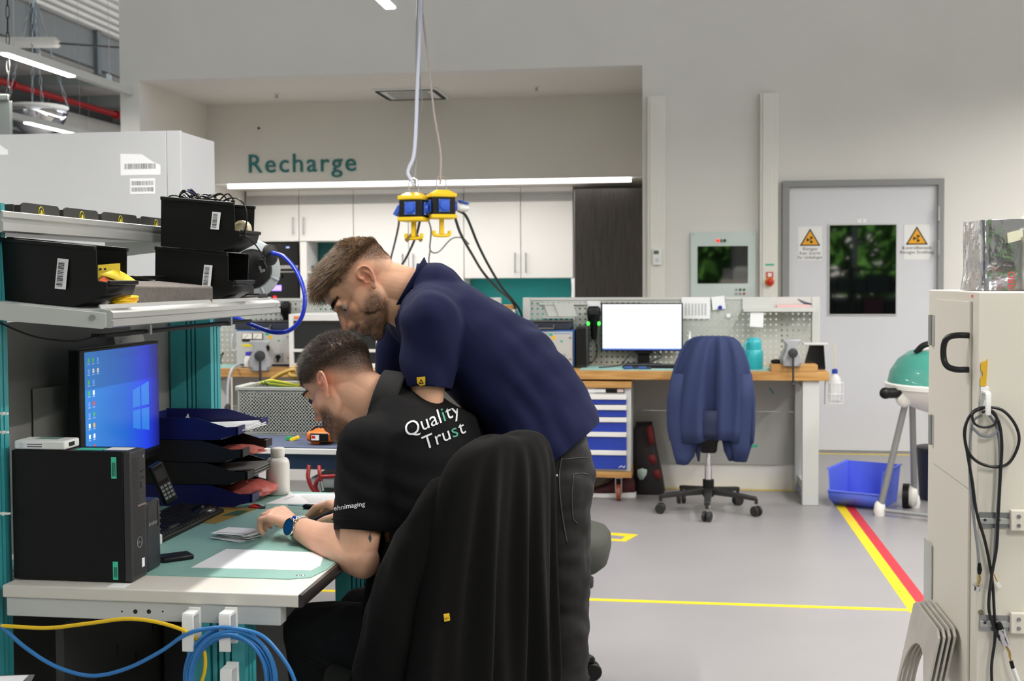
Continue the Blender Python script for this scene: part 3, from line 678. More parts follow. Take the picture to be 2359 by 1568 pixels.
# vises
cast = mat('grey_cast_iron', (176, 178, 182), 0.45, 0.3, bump=0.05, bs=80)
def vise(x, y, zb, label, s=1.0, yaw=0.0, block=True):
    t = thing('bench_vise', label, 'vise', (x, y, zb))
    rot = Matrix.Rotation(yaw, 3, 'Z')
    def P(a, b, c): return V((x, y, zb)) + rot @ V((a, b, c)) * s
    def rb(mb, pts_y, prof):
        return mb.ring_loft([[P(a, yy, c) for a, c in prof] for yy in pts_y])
    m1 = rb(MB(), (0.0, 0.10), [(-0.075, 0.0), (0.075, 0.0), (0.082, 0.04), (0.06, 0.085), (0.045, 0.12), (0.04, 0.15), (0.062, 0.165), (0.062, 0.185), (-0.062, 0.185), (-0.062, 0.165), (-0.04, 0.15), (-0.045, 0.12), (-0.06, 0.085), (-0.082, 0.04)])
    m1.build('fixed_jaw', cast, t, 0.004)
    m2 = rb(MB(), (-0.10, -0.03), [(-0.062, -0.012), (0.062, -0.012), (0.068, 0.05), (0.045, 0.10), (0.04, 0.15), (0.066, 0.17), (0.066, 0.188), (-0.066, 0.188), (-0.066, 0.17), (-0.04, 0.15), (-0.045, 0.10), (-0.068, 0.05)])
    m2.build('sliding_jaw', cast, t, 0.006)
    MB().cyl(P(0, -0.14, 0.075), P(0, 0.0, 0.075), 0.022 * s).build('spindle', steel, t)
    MB().lathe([(0.03 * s, 0), (0.036 * s, 0.01), (0.03 * s, 0.03), (0.0, 0.034)], P(0, -0.13, 0.09), -(rot @ Y_), 18).build('spindle_head', dark_grey, t)
    MB().cyl(P(0.0, -0.15, 0.09), P(0.002, -0.15, -0.14), 0.008 * s, n=10).sph(P(0.002, -0.15, -0.14), 0.012 * s).build('handle_bar', mat('bar_dark', (72, 72, 74), 0.4, 0.6), t)
    for a in (-0.055, 0.055):
        MB().cyl(P(a, -0.105, 0.004), P(a, -0.099, 0.004), 0.012 * s, n=10).build('bolt', steel, t)
    return t
tag(MB().box(0.585, 0.87, 7.47, 7.62, BZ, BZ + 0.045).build('wood_block', beech, None, 0.004), 'small beech block screwed under the right vise', 'block')
vise(0.712, 7.52, BZ + 0.046, 'grey cast iron vise on a wood block at the right bench end', 0.84)
p = aY(592, 870, 7.46)
vise(p.x, 7.52, BZ + 0.001, 'grey cast iron vise on the left bench in front of the power supply', 1.0, 0.35)
t = thing('computer_mouse', 'small black computer mouse left of the right vise', 'mouse', (0.62, 7.6, BZ + .046))
MB().sph((0.625, 7.585, BZ + 0.056), 0.035, 0.024, 0.016, 14, 8).build('shell', black_plastic, t, ang=180)
MB().sph((0.625, 7.57, BZ + 0.068), 0.006, 0.008, 0.004, 8, 6).build('scroll_wheel', dark_grey, t)
t = thing('tablet_stand', 'black slanted tablet behind the right vise', 'tablet', (0.86, 7.7, BZ))
MB().prism([(0, 0), (0.14, 0), (0.13, 0.155), (0.04, 0.155)], (0.80, 7.66, BZ + 0.002), X_, Z_, -0.03).build('tablet', black_gloss, t, 0.004)
MB().box(0.80, 0.95, 7.63, 7.72, BZ + 0.158, BZ + 0.172).build('top_edge', mat('pale_edge', (206, 206, 206), 0.4), t, 0.002)

# drawer cabinet on castors
t = thing('drawer_cabinet', 'white rolling cabinet with blue drawers under the bench', 'drawer cabinet', (-0.6, 7.75, 0))
MB().box(-0.90, -0.289, 7.49, 7.98, 0.194, 0.731).build('housing', alu_paint, t, 0.004)
MB().box(-0.905, -0.284, 7.465, 7.985, 0.731, 0.772).build('top_board', beech, t, 0.003)
MB().box(-0.905, -0.284, 7.465, 7.985, 0.156, 0.194).build('base_board', beech, t, 0.003)
dblue = mat('drawer_blue', (36, 62, 168), 0.4)
zz = [(0.627, 0.655), (0.546, 0.588), (0.449, 0.510), (0.332, 0.416), (0.210, 0.299)]
for k, (a, b) in enumerate(zz):
    d = MB().box(-0.872, -0.317, 7.470, 7.49, a, b).build('drawer', dblue, t, 0.002)
    MB().box(-0.872, -0.317, 7.458, 7.49, b + 0.002, b + 0.032).build('grip_bar', lam_white, d, 0.003)
MB().box(-0.52, -0.33, 7.484, 7.49, 0.697, 0.725).build('label_strip', black_plastic, t)
MB().box(-0.60, -0.45, 7.483, 7.49, 0.700, 0.722).build('label_card', paper, t)
MB().box(-0.375, -0.335, 7.482, 7.485, 0.702, 0.722).build('lock_label', mat('red_white', (220, 200, 198), 0.5), t)
MB().tube([(-0.365, 7.4685, .222), (-0.35, 7.4685, .232), (-0.335, 7.4685, .222), (-0.325, 7.4685, .232)], 0.003, 6).build('maker_mark', paper, t)
rust = mat('castor_rubber', (146, 74, 56), 0.5)
for x in (-0.86, -0.37):
    for y in (7.53, 7.93):
        fork = MB().box(x - 0.022, x - 0.016, y - 0.025, y + 0.025, 0.05, 0.15).box(x + 0.016, x + 0.022, y - 0.025, y + 0.025, 0.05, 0.15).cyl((x, y, 0.145), (x, y, 0.157), 0.03).build('castor_fork', steel, t)
        MB().cyl((x - 0.014, y, 0.052), (x + 0.014, y, 0.052), 0.052, n=24).build('wheel', rust, fork)

# sneaker and bag under the bench
t = thing('sneaker', 'black and dark red sneaker on the floor behind the castor', 'shoe', (-0.41, 7.62, 0))
def shoe_ring(x, h0, h1, w_):
    return [(x, 7.64 + w_ * math.cos(a), (h0 + h1) / 2 + (h1 - h0) / 2 * math.sin(a)) for a in np.linspace(0, 2 * math.pi, 14, endpoint=False)]
MB().ring_loft([shoe_ring(x, .022, h, w_) for x, h, w_ in ((-0.555, .035, .015), (-0.545, .055, .034), (-0.50, .075, .045), (-0.45, .095, .045), (-0.40, .13, .04), (-0.34, .15, .036), (-0.29, .145, .034), (-0.27, .10, .025))]).build('upper', mat('sneaker_black', (34, 26, 28), 0.7, var=1, vs=18, rgb2=(92, 24, 30)), t, ang=180)
MB().ring_loft([[(x, 7.64 - w_, .0), (x, 7.64 + w_, .0), (x, 7.64 + w_, h), (x, 7.64 - w_, h)] for x, h, w_ in ((-0.565, .02, .012), (-0.55, .028, .034), (-0.48, .028, .048), (-0.40, .03, .042), (-0.30, .036, .04), (-0.262, .036, .026))]).build('sole', white_plastic, t, 0.004)
MB().tube(cr([(-0.47, 7.60, .1), (-0.45, 7.64, .112), (-0.44, 7.60, .115), (-0.42, 7.64, .13), (-0.40, 7.60, .135)], 4), 0.004, 6).build('laces', mat('lace_dark', (60, 40, 44), 0.8), t)
t = thing('pannier_bag', 'black and red cycling bag on the floor under the bench', 'bag', (-0.19, 7.85, 0))
bagc = mat('bag_black', (24, 22, 24), 0.6, var=1, vs=9, rgb2=(40, 30, 32))
rings = []
for z, xa, xb, ya, yb in ((0.0, -0.285, -0.09, 7.74, 7.92), (0.02, -0.29, -0.075, 7.73, 7.93), (0.14, -0.285, -0.095, 7.74, 7.92), (0.30, -0.285, -0.13, 7.77, 7.9), (0.42, -0.285, -0.15, 7.80, 7.88), (0.455, -0.27, -0.16, 7.82, 7.87)):
    cx_, cy_, hx_, hy_ = (xa + xb) / 2, (ya + yb) / 2, (xb - xa) / 2, (yb - ya) / 2
    rings.append([(cx_ + hx_ * math.copysign(abs(math.cos(a)) ** .5, math.cos(a)), cy_ + hy_ * math.copysign(abs(math.sin(a)) ** .5, math.sin(a)), z) for a in np.linspace(0, 2 * math.pi, 20, endpoint=False)])
MB().ring_loft(rings).build('bag_body', bagc, t, ang=60)
redf = mat('bag_red', (124, 32, 36), 0.7)
for pts in ([(1490, 985), (1500, 978), (1506, 1000), (1508, 1020), (1496, 1026)], [(1492, 1050), (1506, 1046), (1514, 1062), (1502, 1072)], [(1505, 1085), (1518, 1080), (1524, 1095), (1520, 1104), (1508, 1100)]):
    MB().add([aY(*q, 7.715 if q[1] > 1040 else 7.76) for q in pts], [tuple(range(len(pts)))]).build('red_panel', redf, t).modifiers.new('s', 'SOLIDIFY').thickness = 0.004
refl = [(1468, 1082), (1480, 1078), (1491, 1082), (1490, 1092), (1482, 1104), (1474, 1105), (1469, 1096)]
MB().add([aY(*q, 7.718) for q in refl], [tuple(range(len(refl)))]).build('reflector', mat('reflector_pale', (196, 222, 214), 0.3), t).modifiers.new('s', 'SOLIDIFY').thickness = 0.004
MB().cyl((-0.27, 7.85, 0.458), (-0.16, 7.85, 0.462), 0.012).build('rolled_top', bagc, t)

# blue storage bin and open-front bin builder
def open_bin(name, label, cat, o, a, b, c, L, W, H, m, th=0.004, rim=True, group=None):
    """o: bottom centre of the back wall; a: towards the open front; b: width; c: up"""
    o = V(o); a = V(a).normalized(); b = V(b).normalized(); c = V(c).normalized()
    t = thing(name, label, cat, o, group)
    def P(x, y, z): return o + a * x * L + b * y * W + c * z * H
    def strip(prof, off0, off1):
        return MB().ring_loft([[P(x, (0.5 - 0.07 * (1 - min(1, z * 1.2))) * sgn, z) for x, z in prof] for sgn in (off0, off1)])
    prof = [(0.02, 0.0), (0.74, 0.0), (0.95, 0.24), (0.97, 0.46), (0.90, 0.47), (0.88, 1.0), (0.0, 1.0)]
    for s in (-1, 1):
        mb = MB()
        out = [P(x, s * (0.5 - 0.06 * (1 - z)), z) for x, z in prof]
        inn = [p - b * s * th for p in out]
        mb.ring_loft([out, inn]); mb.build('side_wall', m, t, 0.0015)
        if rim:
            r_ = [P(x, s * 0.5, 1.0) for x in (0.0, 0.88)]
            MB().obox((r_[0] + r_[1]) / 2 + b * s * 0.002, a, b, c, (r_[1] - r_[0]).length / 2, 0.006, 0.005).build('rim', m, t, 0.002)
    wv = lambda z: 0.5 - 0.06 * (1 - z)
    MB().ring_loft([[P(0.02, -wv(0), 0), P(0.02, wv(0), 0), P(0.0, wv(1), 1), P(0.0, -wv(1), 1)], [p + a * th for p in (P(0.02, -wv(0), 0), P(0.02, wv(0), 0), P(0.0, wv(1), 1), P(0.0, -wv(1), 1))]]).build('back_wall', m, t)
    fl = [(0.02, 0.0), (0.74, 0.0), (0.95, 0.24), (0.97, 0.46)]
    mb = MB(); mb.ring_loft([[P(x, s * wv(z), z) for x, z in fl] for s in (-1, 1)], False, False, closed=False)
    fo = mb.build('floor_and_front', m, t); sm = fo.modifiers.new('s', 'SOLIDIFY'); sm.thickness = th; sm.offset = -1
    MB().obox(P(0.975, 0, 0.455), a, b, c, 0.004, W * wv(.44), 0.005).build('front_lip', m, t, 0.002)
    return t, P
bin_blue = mat('bin_blue', (98, 120, 240), 0.45)
a_ = V((-0.42, -0.91, 0)); b_ = V((0.91, -0.42, 0))
open_bin('storage_bin', 'blue open fronted storage bin on the floor by the bench leg', 'bin', V((1.26, 7.78, 0.0)), a_, b_, Z_, 0.46, 0.34, 0.235, bin_blue, 0.006)

# wash bottle in its wire holder at the bench end
t = thing('wash_bottle', 'clear wash bottle with a blue cap in a holder at the bench end', 'bottle', (0.985, 7.6, 0.62))
clearp = mat('milky_plastic', (236, 238, 240), 0.25, alpha=0.55)
p = aY(1923, 880, 7.6)
MB().lathe([(0.036, -0.115), (0.04, -0.11), (0.04, 0.0), (0.034, 0.03), (0.016, 0.05), (0.014, 0.06)], p).build('flask', clearp, t, ang=60)
MB().lathe([(0.018, 0.055), (0.018, 0.08), (0.008, 0.085)], p).build('cap', mat('cap_blue', (30, 60, 160), 0.4), t)
MB().tube([p + V((0, 0, 0.08)), p + V((0, 0, 0.23)), p + V((0.006, 0, 0.24))], 0.003, 8).build('nozzle', mat('nozzle_cream', (214, 200, 150), 0.5), t)
t = thing('wire_holder', 'clear wire basket holding the wash bottle', 'holder', (0.985, 7.6, 0.64))
for k in range(6):
    an = k / 6 * 2 * math.pi
    q = p + V((math.cos(an) * 0.052, math.sin(an) * 0.052, 0))
    MB().cyl(q + V((0, 0, -0.135)), q + V((0, 0, 0.0)), 0.002, n=6).build('upright', white_plastic, t)
for dz in (-0.13, -0.07, 0.0):
    MB().tube([p + V((math.cos(an) * 0.052, math.sin(an) * 0.052, dz)) for an in np.linspace(0, 2 * math.pi, 20, endpoint=False)], 0.002, 6, True).build('hoop', white_plastic, t)
MB().box(p.x - 0.06, p.x - 0.048, p.y - .02, p.y + .02, p.z - 0.14, p.z + 0.02).build('bracket', alu_paint, t)

# kettle grill
gx, gy = 1.60, 7.18
t = thing('kettle_grill', 'white kettle grill with a teal lid behind the beige cabinet', 'grill', (gx, gy, 0))
gr_w = mat('grill_white', (232, 230, 226), 0.35)
gr_t = mat('grill_teal', (62, 142, 128), 0.35, coat=0.3)
gr_leg = mat('grill_leg_grey', (150, 152, 152), 0.4, 0.3)
def dome(prof): return MB().lathe(prof, (gx, gy, 0.0), n=36)
dome([(0.36, 0.80), (0.345, 0.87), (0.30, 0.94), (0.24, 0.985), (0.20, 1.0)]).build('lid', gr_t, t, ang=60)
dome([(0.205, 0.995), (0.14, 1.02), (0.06, 1.035), (0, 1.037)]).build('lid_crown', gr_w, t, ang=60)
dome([(0.372, 0.775), (0.375, 0.80), (0.365, 0.806)]).build('rim_band', gr_w, t)
dome([(0.05, 0.62), (0.16, 0.635), (0.27, 0.68), (0.345, 0.74), (0.36, 0.778)]).build('bowl', gr_w, t, ang=60)
MB().tube(cr([(gx - 0.22, gy - 0.1, 0.985), (gx - 0.17, gy - 0.12, 1.035), (gx - 0.04, gy - 0.13, 1.05), (gx + 0.06, gy - 0.12, 1.03)], 6), 0.018).build('lid_handle', black_plastic, t)
def leg(q0, q1, nm='leg'):
    return MB().cyl(q0, q1, 0.019, n=12).build(nm, gr_leg, t)
fl_ = V((1.205, 7.22, 0.035)); bl_ = V((1.46, 7.5, 0.05)); fr_ = V((1.86, 6.86, 0.035)); br_ = V((2.0, 7.3, 0.05))
leg(fl_, (1.33, 7.1, 0.70)); leg(bl_, (1.40, 7.28, 0.70)); leg(fr_, (1.74, 7.0, 0.70)); leg(br_, (1.86, 7.25, 0.70))
for q, k in ((fl_, 0), (fr_, 0), (bl_, 1), (br_, 1)):
    MB().lathe([(0.03, 0.0), (0.036, 0.03), (0.03, 0.07), (0.02, 0.085)], (q.x, q.y, 0.0), n=14).build('foot', gr_w, t)
for q in (bl_, br_):
    w_ = MB().cyl((q.x - 0.07, q.y - 0.01, 0.075), (q.x - 0.035, q.y - 0.02, 0.075), 0.075, n=28).build('wheel', black_plastic, t)
    MB().lathe([(0.06, 0), (0.066, 0.02), (0.05, 0.05), (0.0, 0.06)], (q.x - 0.04, q.y - 0.018, 0.075), (1, -0.15, 0), 20).build('wheel_hub', gr_w, w_)
MB().cyl(fl_, fr_, 0.012).build('cross_bar', gr_leg, t)
MB().cyl((1.20, 7.02, 0.755), (1.29, 7.04, 0.755), 0.03).sph((1.20, 7.02, 0.755), 0.034).build('side_knob', black_plastic, t)
MB().sph((1.31, 7.05, 0.73), 0.05, 0.05, 0.06).build('knob_bracket', gr_w, t)
t = thing('waste_bin', 'dark waste bin hidden behind the kettle grill', 'bin', (1.68, 7.75, 0))
MB().lathe([(0.11, 0), (0.13, 0.32)], (1.66, 7.8, 0.0)).build('bin_wall', mat('bin_dark', (40, 44, 60), 0.5), t)
MB().lathe([(0.135, 0.318), (0.14, 0.335), (0.13, 0.34)], (1.66, 7.8, 0.0)).build('bin_rim', dark_grey, t)

# white frame with dark glass standing on the left bench (test cabinet)
t = thing('test_cabinet', 'white framed cabinet with dark glass panes on the left bench', 'cabinet', (-2.3, 7.75, BZ))
x0, x1 = -2.58, -1.95
frm = MB().box(x0, x0 + 0.03, 7.58, 7.95, BZ + 0.001, 1.20).box(x1 - 0.03, x1, 7.58, 7.95, BZ + 0.001, 1.20).box(x0 + .03, x1 - .03, 7.58, 7.95, 1.155, 1.20).box(x0 + .03, x1 - .03, 7.58, 7.95, 0.945, 0.965).box(x0 + .03, x1 - .03, 7.58, 7.95, BZ + 0.001, BZ + 0.03)
frm.build('frame', white_plastic, t, 0.003)
MB().box(x0 + 0.03, x1 - 0.03, 7.60, 7.605, 0.965, 1.155).build('glass_pane', mat('smoky_glass', (44, 46, 46), 0.15), t)
MB().box(x0 + 0.03, x1 - 0.03, 7.60, 7.605, BZ + 0.03, 0.945).build('glass_pane', MATS['smoky_glass'], t)
MB().box(x0 + 0.03, x1 - 0.03, 7.93, 7.95, BZ + 0.03, 1.155).build('rear_panel', dark_grey, t)
p = aY(684, 730, 7.58); MB().box(p.x - 0.02, p.x + 0.02, 7.575, 7.58, p.z - 0.012, p.z + 0.006).build('small_lamp', mat('orange_light', (240, 140, 80), 0.4), t)

# other bits on the left bench
t = thing('glue_bottle', 'small white bottle with a violet cap beside the left vise', 'bottle', (-2.98, 7.6, BZ + .003))
p = aZ(556, 850, BZ)
MB().lathe([(0.04, 0.0), (0.042, 0.01), (0.042, 0.05), (0.03, 0.075)], (p.x, 7.6, BZ + 0.004)).build('flask', white_plastic, t)
MB().lathe([(0.032, 0.076), (0.03, 0.1), (0.0, 0.104)], (p.x, 7.6, BZ + 0.004)).build('cap', mat('cap_violet', (70, 60, 190), 0.4), t)
MB().box(p.x - 0.05, p.x + 0.05, 7.56, 7.64, BZ + 0.001, BZ + 0.004).build('coaster', dark_grey, t)
c = cable('white_hose', [aY(552, 838, 7.55), aY(535, 850, 7.42), aY(526, 880, 7.40), aY(524, 930, 7.40)], 0.009, mat('grey_hose', (196, 198, 204), 0.5)); tag(c, 'pale grey hose hanging over the left bench edge', 'hose')
p = aY(524, 930, 7.40)
MB().lathe([(0.008, 0), (0.02, -0.02), (0.022, -0.06), (0.012, -0.1), (0.006, -0.11)], p).build('hose_grip', dark_grey, c)
c = cable('loose_cable', [aY(505, 822, 7.9), aY(515, 812, 7.85), aY(508, 832, 7.82), aY(520, 846, 7.8), aY(545, 848, 7.7)], 0.004, black_plastic); tag(c, 'thin loose black cable on the far left bench', 'cable')
p = aY(540, 790, 7.97); t = thing('cable_hanger', 'white hanger hook on the left pegboard', 'hook', p)
MB().tube(cr([aY(541, 770, 7.98), aY(536, 772, 7.94), aY(535, 800, 7.94), aY(541, 808, 7.94), aY(546, 800, 7.94)], 5), 0.006).build('hook', white_plastic, t)
# small parts box with orange lid on the end of the left bench
t = thing('parts_box', 'white box with an orange board on top behind the bent man', 'box', (-1.15, 7.9, BZ))
q0 = aY(1138, 740, 7.85); q1 = aY(1186, 702, 7.85)
MB().box(q0.x, q1.x, 7.80, 7.98, BZ + 0.001, q1.z - 0.03).build('box_body', white_plastic, t, 0.004)
MB().box(q0.x, q1.x - 0.01, 7.79, 7.98, q1.z - 0.029, q1.z).build('lid_board', beech, t, 0.002)
# ================================================================== foreground assembly bench (left)
DZ = 0.76
FX, NY, FY = -0.785, 2.385, 3.56       # front edge, near end, far end of the desk
t = thing('assembly_bench', 'height adjustable bench with teal uprights and cream top at the left', 'workbench', (-1.2, 3.0, 0))
BENCH = t
dp = [(-1.476, NY), (FX - 0.012, NY), (FX - 0.012, FY), (-1.60, FY), (-1.60, 2.46), (-1.476, 2.46)]
MB().ring_loft([[(x, y, DZ - 0.028) for x, y in dp], [(x, y, DZ) for x, y in dp]]).build('desk_top', bench_white, t, 0.003)
MB().ring_loft([[(FX - 0.012, y, DZ - 0.028), (FX - 0.012, y, DZ), (FX - 0.004, y, DZ - 0.001), (FX, y, DZ - 0.008), (FX, y, DZ - 0.02), (FX - 0.004, y, DZ - 0.027)] for y in (NY, FY)]).build('edge_strip', mat('dark_edge_strip', (44, 40, 40), 0.35), t, ang=50)
MB().box(-1.47, -0.84, NY + 0.006, NY + 0.046, DZ - 0.07, DZ - 0.0285).build('end_beam', alu_paint, t, 0.002)
MB().box(-1.60, -0.84, FY - 0.046, FY - 0.006, DZ - 0.07, DZ - 0.0285).build('end_beam', alu_paint, t, 0.002)
for px in (281, 312, 343, 375):
    p = aY(px, 1408, NY + 0.006); r = 0.005 if 300 < px < 350 else 0.002
    MB().cyl(p, p + V((0, -0.0006, 0)), r, n=12).build('bolt_hole', ink, t)
def profile_post(x0, x1, y0, y1, z0, z1, nm):
    """grooved aluminium upright"""
    w_ = x1 - x0; gs = [(0.40, 0.45), (0.52, 0.56), (0.63, 0.67), (0.74, 0.78)] if nm == 'leg' else [(0.38, 0.43), (0.50, 0.54), (0.60, 0.64), (0.0, 0.0)]
    pts = [(x0, y1), (x0, y0)]
    for a, b in gs:
        if b > a: pts += [(x0 + w_ * a, y0), (x0 + w_ * a, y0 + 0.012), (x0 + w_ * b, y0 + 0.012), (x0 + w_ * b, y0)]
    pts += [(x1, y0)]
    for a, b in ((0.3, 0.4), (0.6, 0.7)):
        d = y1 - y0
        pts += [(x1, y0 + d * a), (x1 - 0.008, y0 + d * a), (x1 - 0.008, y0 + d * b), (x1, y0 + d * b)]
    pts += [(x1, y1)]
    return MB().ring_loft([[(x, y, z0) for x, y in pts], [(x, y, z1) for x, y in pts]]).build(nm, bench_teal, t)
profile_post(-1.615, -1.494, 2.40, 2.455, 0, 1.605, 'upright')
profile_post(-1.597, -1.463, 3.54, 3.62, 0, 1.60, 'upright')
profile_post(-1.052, -0.921, 2.392, 2.46, 0.02, DZ - 0.03, 'leg')
profile_post(-1.060, -0.935, 3.53, 3.61, 0.02, DZ - 0.03, 'leg')
for y in (2.425, 3.56): MB().box(-1.6, -0.8, y - 0.03, y + 0.03, 0, 0.02).build('foot_rail', alu_paint, t, 0.004)
bp = mat('bench_back_grey', (120, 119, 116), 0.6)
MB().box(-1.62, -1.605, 2.42, 3.58, DZ + 0.005, 1.33).build('back_panel', bp, t)
MB().box(-1.62, -1.605, 2.46, 3.54, 0.02, 0.70).build('lower_panel', mat('lower_grey', (92, 90, 88), 0.6), t)
MB().box(-1.40, -1.38, 2.47, 3.52, 0.34, 0.64).build('cable_trough', mat('trough_dark', (52, 52, 50), 0.6), t)
for k in range(10):
    MB().box(-1.3799, -1.379, 2.52 + k * 0.1, 2.528 + k * 0.1, 0.5 - (k % 2) * .05, 0.525 - (k % 2) * .05).build('trough_slot', ink, t)
MB().box(-1.37, -1.12, 2.95, 3.45, 0.05, 0.52).build('cable_box', mat('box_charcoal', (30, 30, 30), 0.5), t, 0.01)

# lower shelf, tilted to the front
sh = thing('tilted_shelf', 'light grey tilted shelf over the desk carrying black bins', 'shelf', (-1.4, 2.95, 1.33))
def SZ(x): return 1.362 + (-1.235 - x) * 0.095          # top of the shelf plate
cshelf = mat('shelf_grey', (206, 209, 205), 0.5)
MB().ring_loft([[(-1.235, y, SZ(-1.235) - 0.004), (-1.56, y, SZ(-1.56) - 0.004), (-1.56, y, SZ(-1.56)), (-1.235, y, SZ(-1.235))] for y in (2.41, 3.49)]).build('shelf_plate', cshelf, sh)
for y in (2.405, 3.485):
    MB().ring_loft([[(-1.232, yy, 1.330), (-1.24, yy, 1.325), (-1.47, yy, 1.343), (-1.58, yy, 1.36), (-1.58, yy, 1.392), (-1.232, yy, 1.360)] for yy in (y, y + 0.004)]).build('end_bracket', cshelf, sh, 0.001)
MB().cyl((-1.262, 2.405, 1.350), (-1.262, 2.399, 1.350), 0.0065, n=12).build('bracket_screw', steel, sh)
fp = [(-1.236, 1.327), (-1.222, 1.327), (-1.217, 1.330), (-1.217, 1.342), (-1.221, 1.343), (-1.221, 1.347), (-1.217, 1.348), (-1.217, 1.360), (-1.225, 1.366), (-1.245, 1.369), (-1.247, 1.378), (-1.25, 1.378), (-1.25, 1.364), (-1.236, 1.362)]
MB().ring_loft([[(x, y, z) for x, z in fp] for y in (2.409, 3.50)]).build('front_profile', alu, sh, ang=40)
text_obj('maker_mark', 'item', (-1.2165, 3.455, 1.350), Y_, Z_, 0.008, grey_ink, sh, lift=0.0005)

# upper shelf
us = thing('upper_shelf', 'narrow upper aluminium shelf holding small black boxes', 'shelf', (-1.6, 2.95, 1.54))
up = [(-1.50, 1.545), (-1.474, 1.538), (-1.468, 1.542), (-1.468, 1.560), (-1.474, 1.566), (-1.468, 1.572), (-1.468, 1.584), (-1.473, 1.586), (-1.478, 1.56), (-1.5, 1.552)]
MB().ring_loft([[(x, y, z) for x, z in up] for y in (2.405, 3.48)]).build('front_profile', alu, us, ang=40)
MB().box(-1.78, -1.49, 2.41, 3.48, 1.55, 1.556).build('shelf_plate', alu_paint, us)
MB().ring_loft([[(-1.47, y, 1.533), (-1.47, y, 1.556), (-1.78, y, 1.556), (-1.78, y, 1.50)] for y in (3.478, 3.482)]).build('end_bracket', cshelf, us)
MB().cyl((-1.48, 3.484, 1.537), (-1.48, 3.472, 1.537), 0.008, n=12).build('bracket_bolt', steel, us)
esd_dark = mat('conductive_board', (58, 56, 53), 0.6)
esd_yel = mat('symbol_yellow', (226, 210, 40), 0.6)
ys = [2.43, 2.545, 2.738, 2.935, 3.16, 3.38]
for k in range(5):
    y0, y1 = ys[k] + 0.006, ys[k + 1] - 0.014
    if k == 0: y0 = 2.425
    t = thing('small_box', ['plain end of a black box', 'black shelf box with yellow hand symbol, second', 'black shelf box with yellow hand symbol, third', 'black shelf box with yellow hand symbol, fourth', 'black shelf box with yellow hand symbol, last'][k] + (' from the near end of the upper shelf' if k else ' nearest the teal upright on the upper shelf'), 'box', (-1.6, (y0 + y1) / 2, 1.557), 'black boxes on the upper shelf')
    h = 0.058
    zt = 1.556 + h
    MB().box(-1.70, -1.515, y0 + 0.004, y0 + 0.007, 1.557, zt - 0.006).build('side_panel', esd_dark, t)
    MB().box(-1.70, -1.515, y1 - 0.007, y1 - 0.004, 1.557, zt - 0.006).build('side_panel', esd_dark, t)
    MB().box(-1.70, -1.515, y0 + 0.007, y1 - 0.007, 1.557, 1.56).build('bottom_panel', esd_dark, t)
    r = 0.012
    fl = [(y0, 1.557), (y1, 1.557), (y1, zt - r), (y1 - r * .3, zt - r * .3), (y1 - r, zt), (y0 + r, zt), (y0 + r * .3, zt - r * .3), (y0, zt - r)]
    if k == 0:
        MB().ring_loft([[(x, y0 + 0.01, zz) for x, zz in ((-1.70, 1.557), (-1.52, 1.557), (-1.52, 1.6), (-1.535, 1.615), (-1.70, 1.60))], [(x, y0 + 0.013, zz) for x, zz in ((-1.70, 1.557), (-1.52, 1.557), (-1.52, 1.6), (-1.535, 1.615), (-1.70, 1.60))]]).build('front_flap', black_plastic, t)
    else:
        f_ = MB().ring_loft([[(-1.512, a, b) for a, b in fl], [(-1.515, a, b) for a, b in fl]]).build('front_flap', esd_dark, t)
        c = V((-1.511, (y0 + y1) / 2, 1.595))
        arch = [c + V((0, math.cos(a) * 0.011, math.sin(a) * 0.013)) for a in np.linspace(-0.3, math.pi + 0.3, 16)]
        MB().tube(arch + [arch[0]], 0.0009, 6).build('symbol_arch', esd_yel, f_)
        MB().ring_loft([[c + V((0, a * 1.0, b)) for a, b in ((-.005, -.004), (0.004, -.006), (.005, .002), (.001, .006), (-.002, .003))], [c + V((0.0008, a, b)) for a, b in ((-.005, -.004), (0.004, -.006), (.005, .002), (.001, .006), (-.002, .003))]]).build('symbol_hand', esd_yel, f_)
        MB().box(-1.5122, -1.511, c.y + 0.003, c.y + 0.009, c.z - 0.014, c.z - 0.011).build('symbol_text', esd_yel, f_)

# black bins on the lower shelf
tilt = V((1, 0, -0.095)).normalized(); tup = V((0.095, 0, 1)).normalized()
def code_label(P, W_, seed, t, u0, w_, z0, h):
    """barcode sticker on the near side wall of a bin"""
    a = P(u0, -0.5, z0) - V((0, 0.0012, 0)); b = P(u0 + w_, -0.5, z0) - V((0, 0.0012, 0)); c = P(u0, -0.5, z0 + h) - V((0, 0.0012, 0))
    u = (b - a); v = (c - a)
    st = MB().prism([(0, 0), (1, 0), (1.08, 1), (0.08, 1)], a, u, v, 0.0006).build('code_sticker', paper, t, 0.0)
    bc = MB(); rnd = random.Random(seed); y = 0.08
    while y < 0.9:
        hh = rnd.choice((0.012, 0.02, 0.032))
        q = [a + u * (0.12 + 0.08 * y) + v * y, a + u * (0.68 + .08 * y) + v * y, a + u * (0.68 + .08 * y) + v * (y + hh), a + u * (0.12 + .08 * y) + v * (y + hh)]
        bc.add([p_ - V((0, 0.0009, 0)) for p_ in q], [(0, 1, 2, 3)]); y += hh + rnd.choice((0.014, 0.022, 0.03))
    bc.build('code_bars', ink, st)
b1, P1 = open_bin('black_bin', 'large black open bin nearest the teal upright with yellow cards in it', 'bin', (-1.585, 2.515, SZ(-1.585) + 0.001), tilt, V((0, 1, 0)), tup, 0.345, 0.15, 0.135, black_plastic, 0.0025)
code_label(P1, .15, 3, b1, 0.62, 0.075, 0.28, 0.5)
b2, P2 = open_bin('black_bin', 'black open bin standing on the shelf under another bin', 'bin', (-1.475, 3.235, SZ(-1.475) + 0.001), tilt, V((0, 1, 0)), tup, 0.245, 0.165, 0.137, black_plastic, 0.0025)
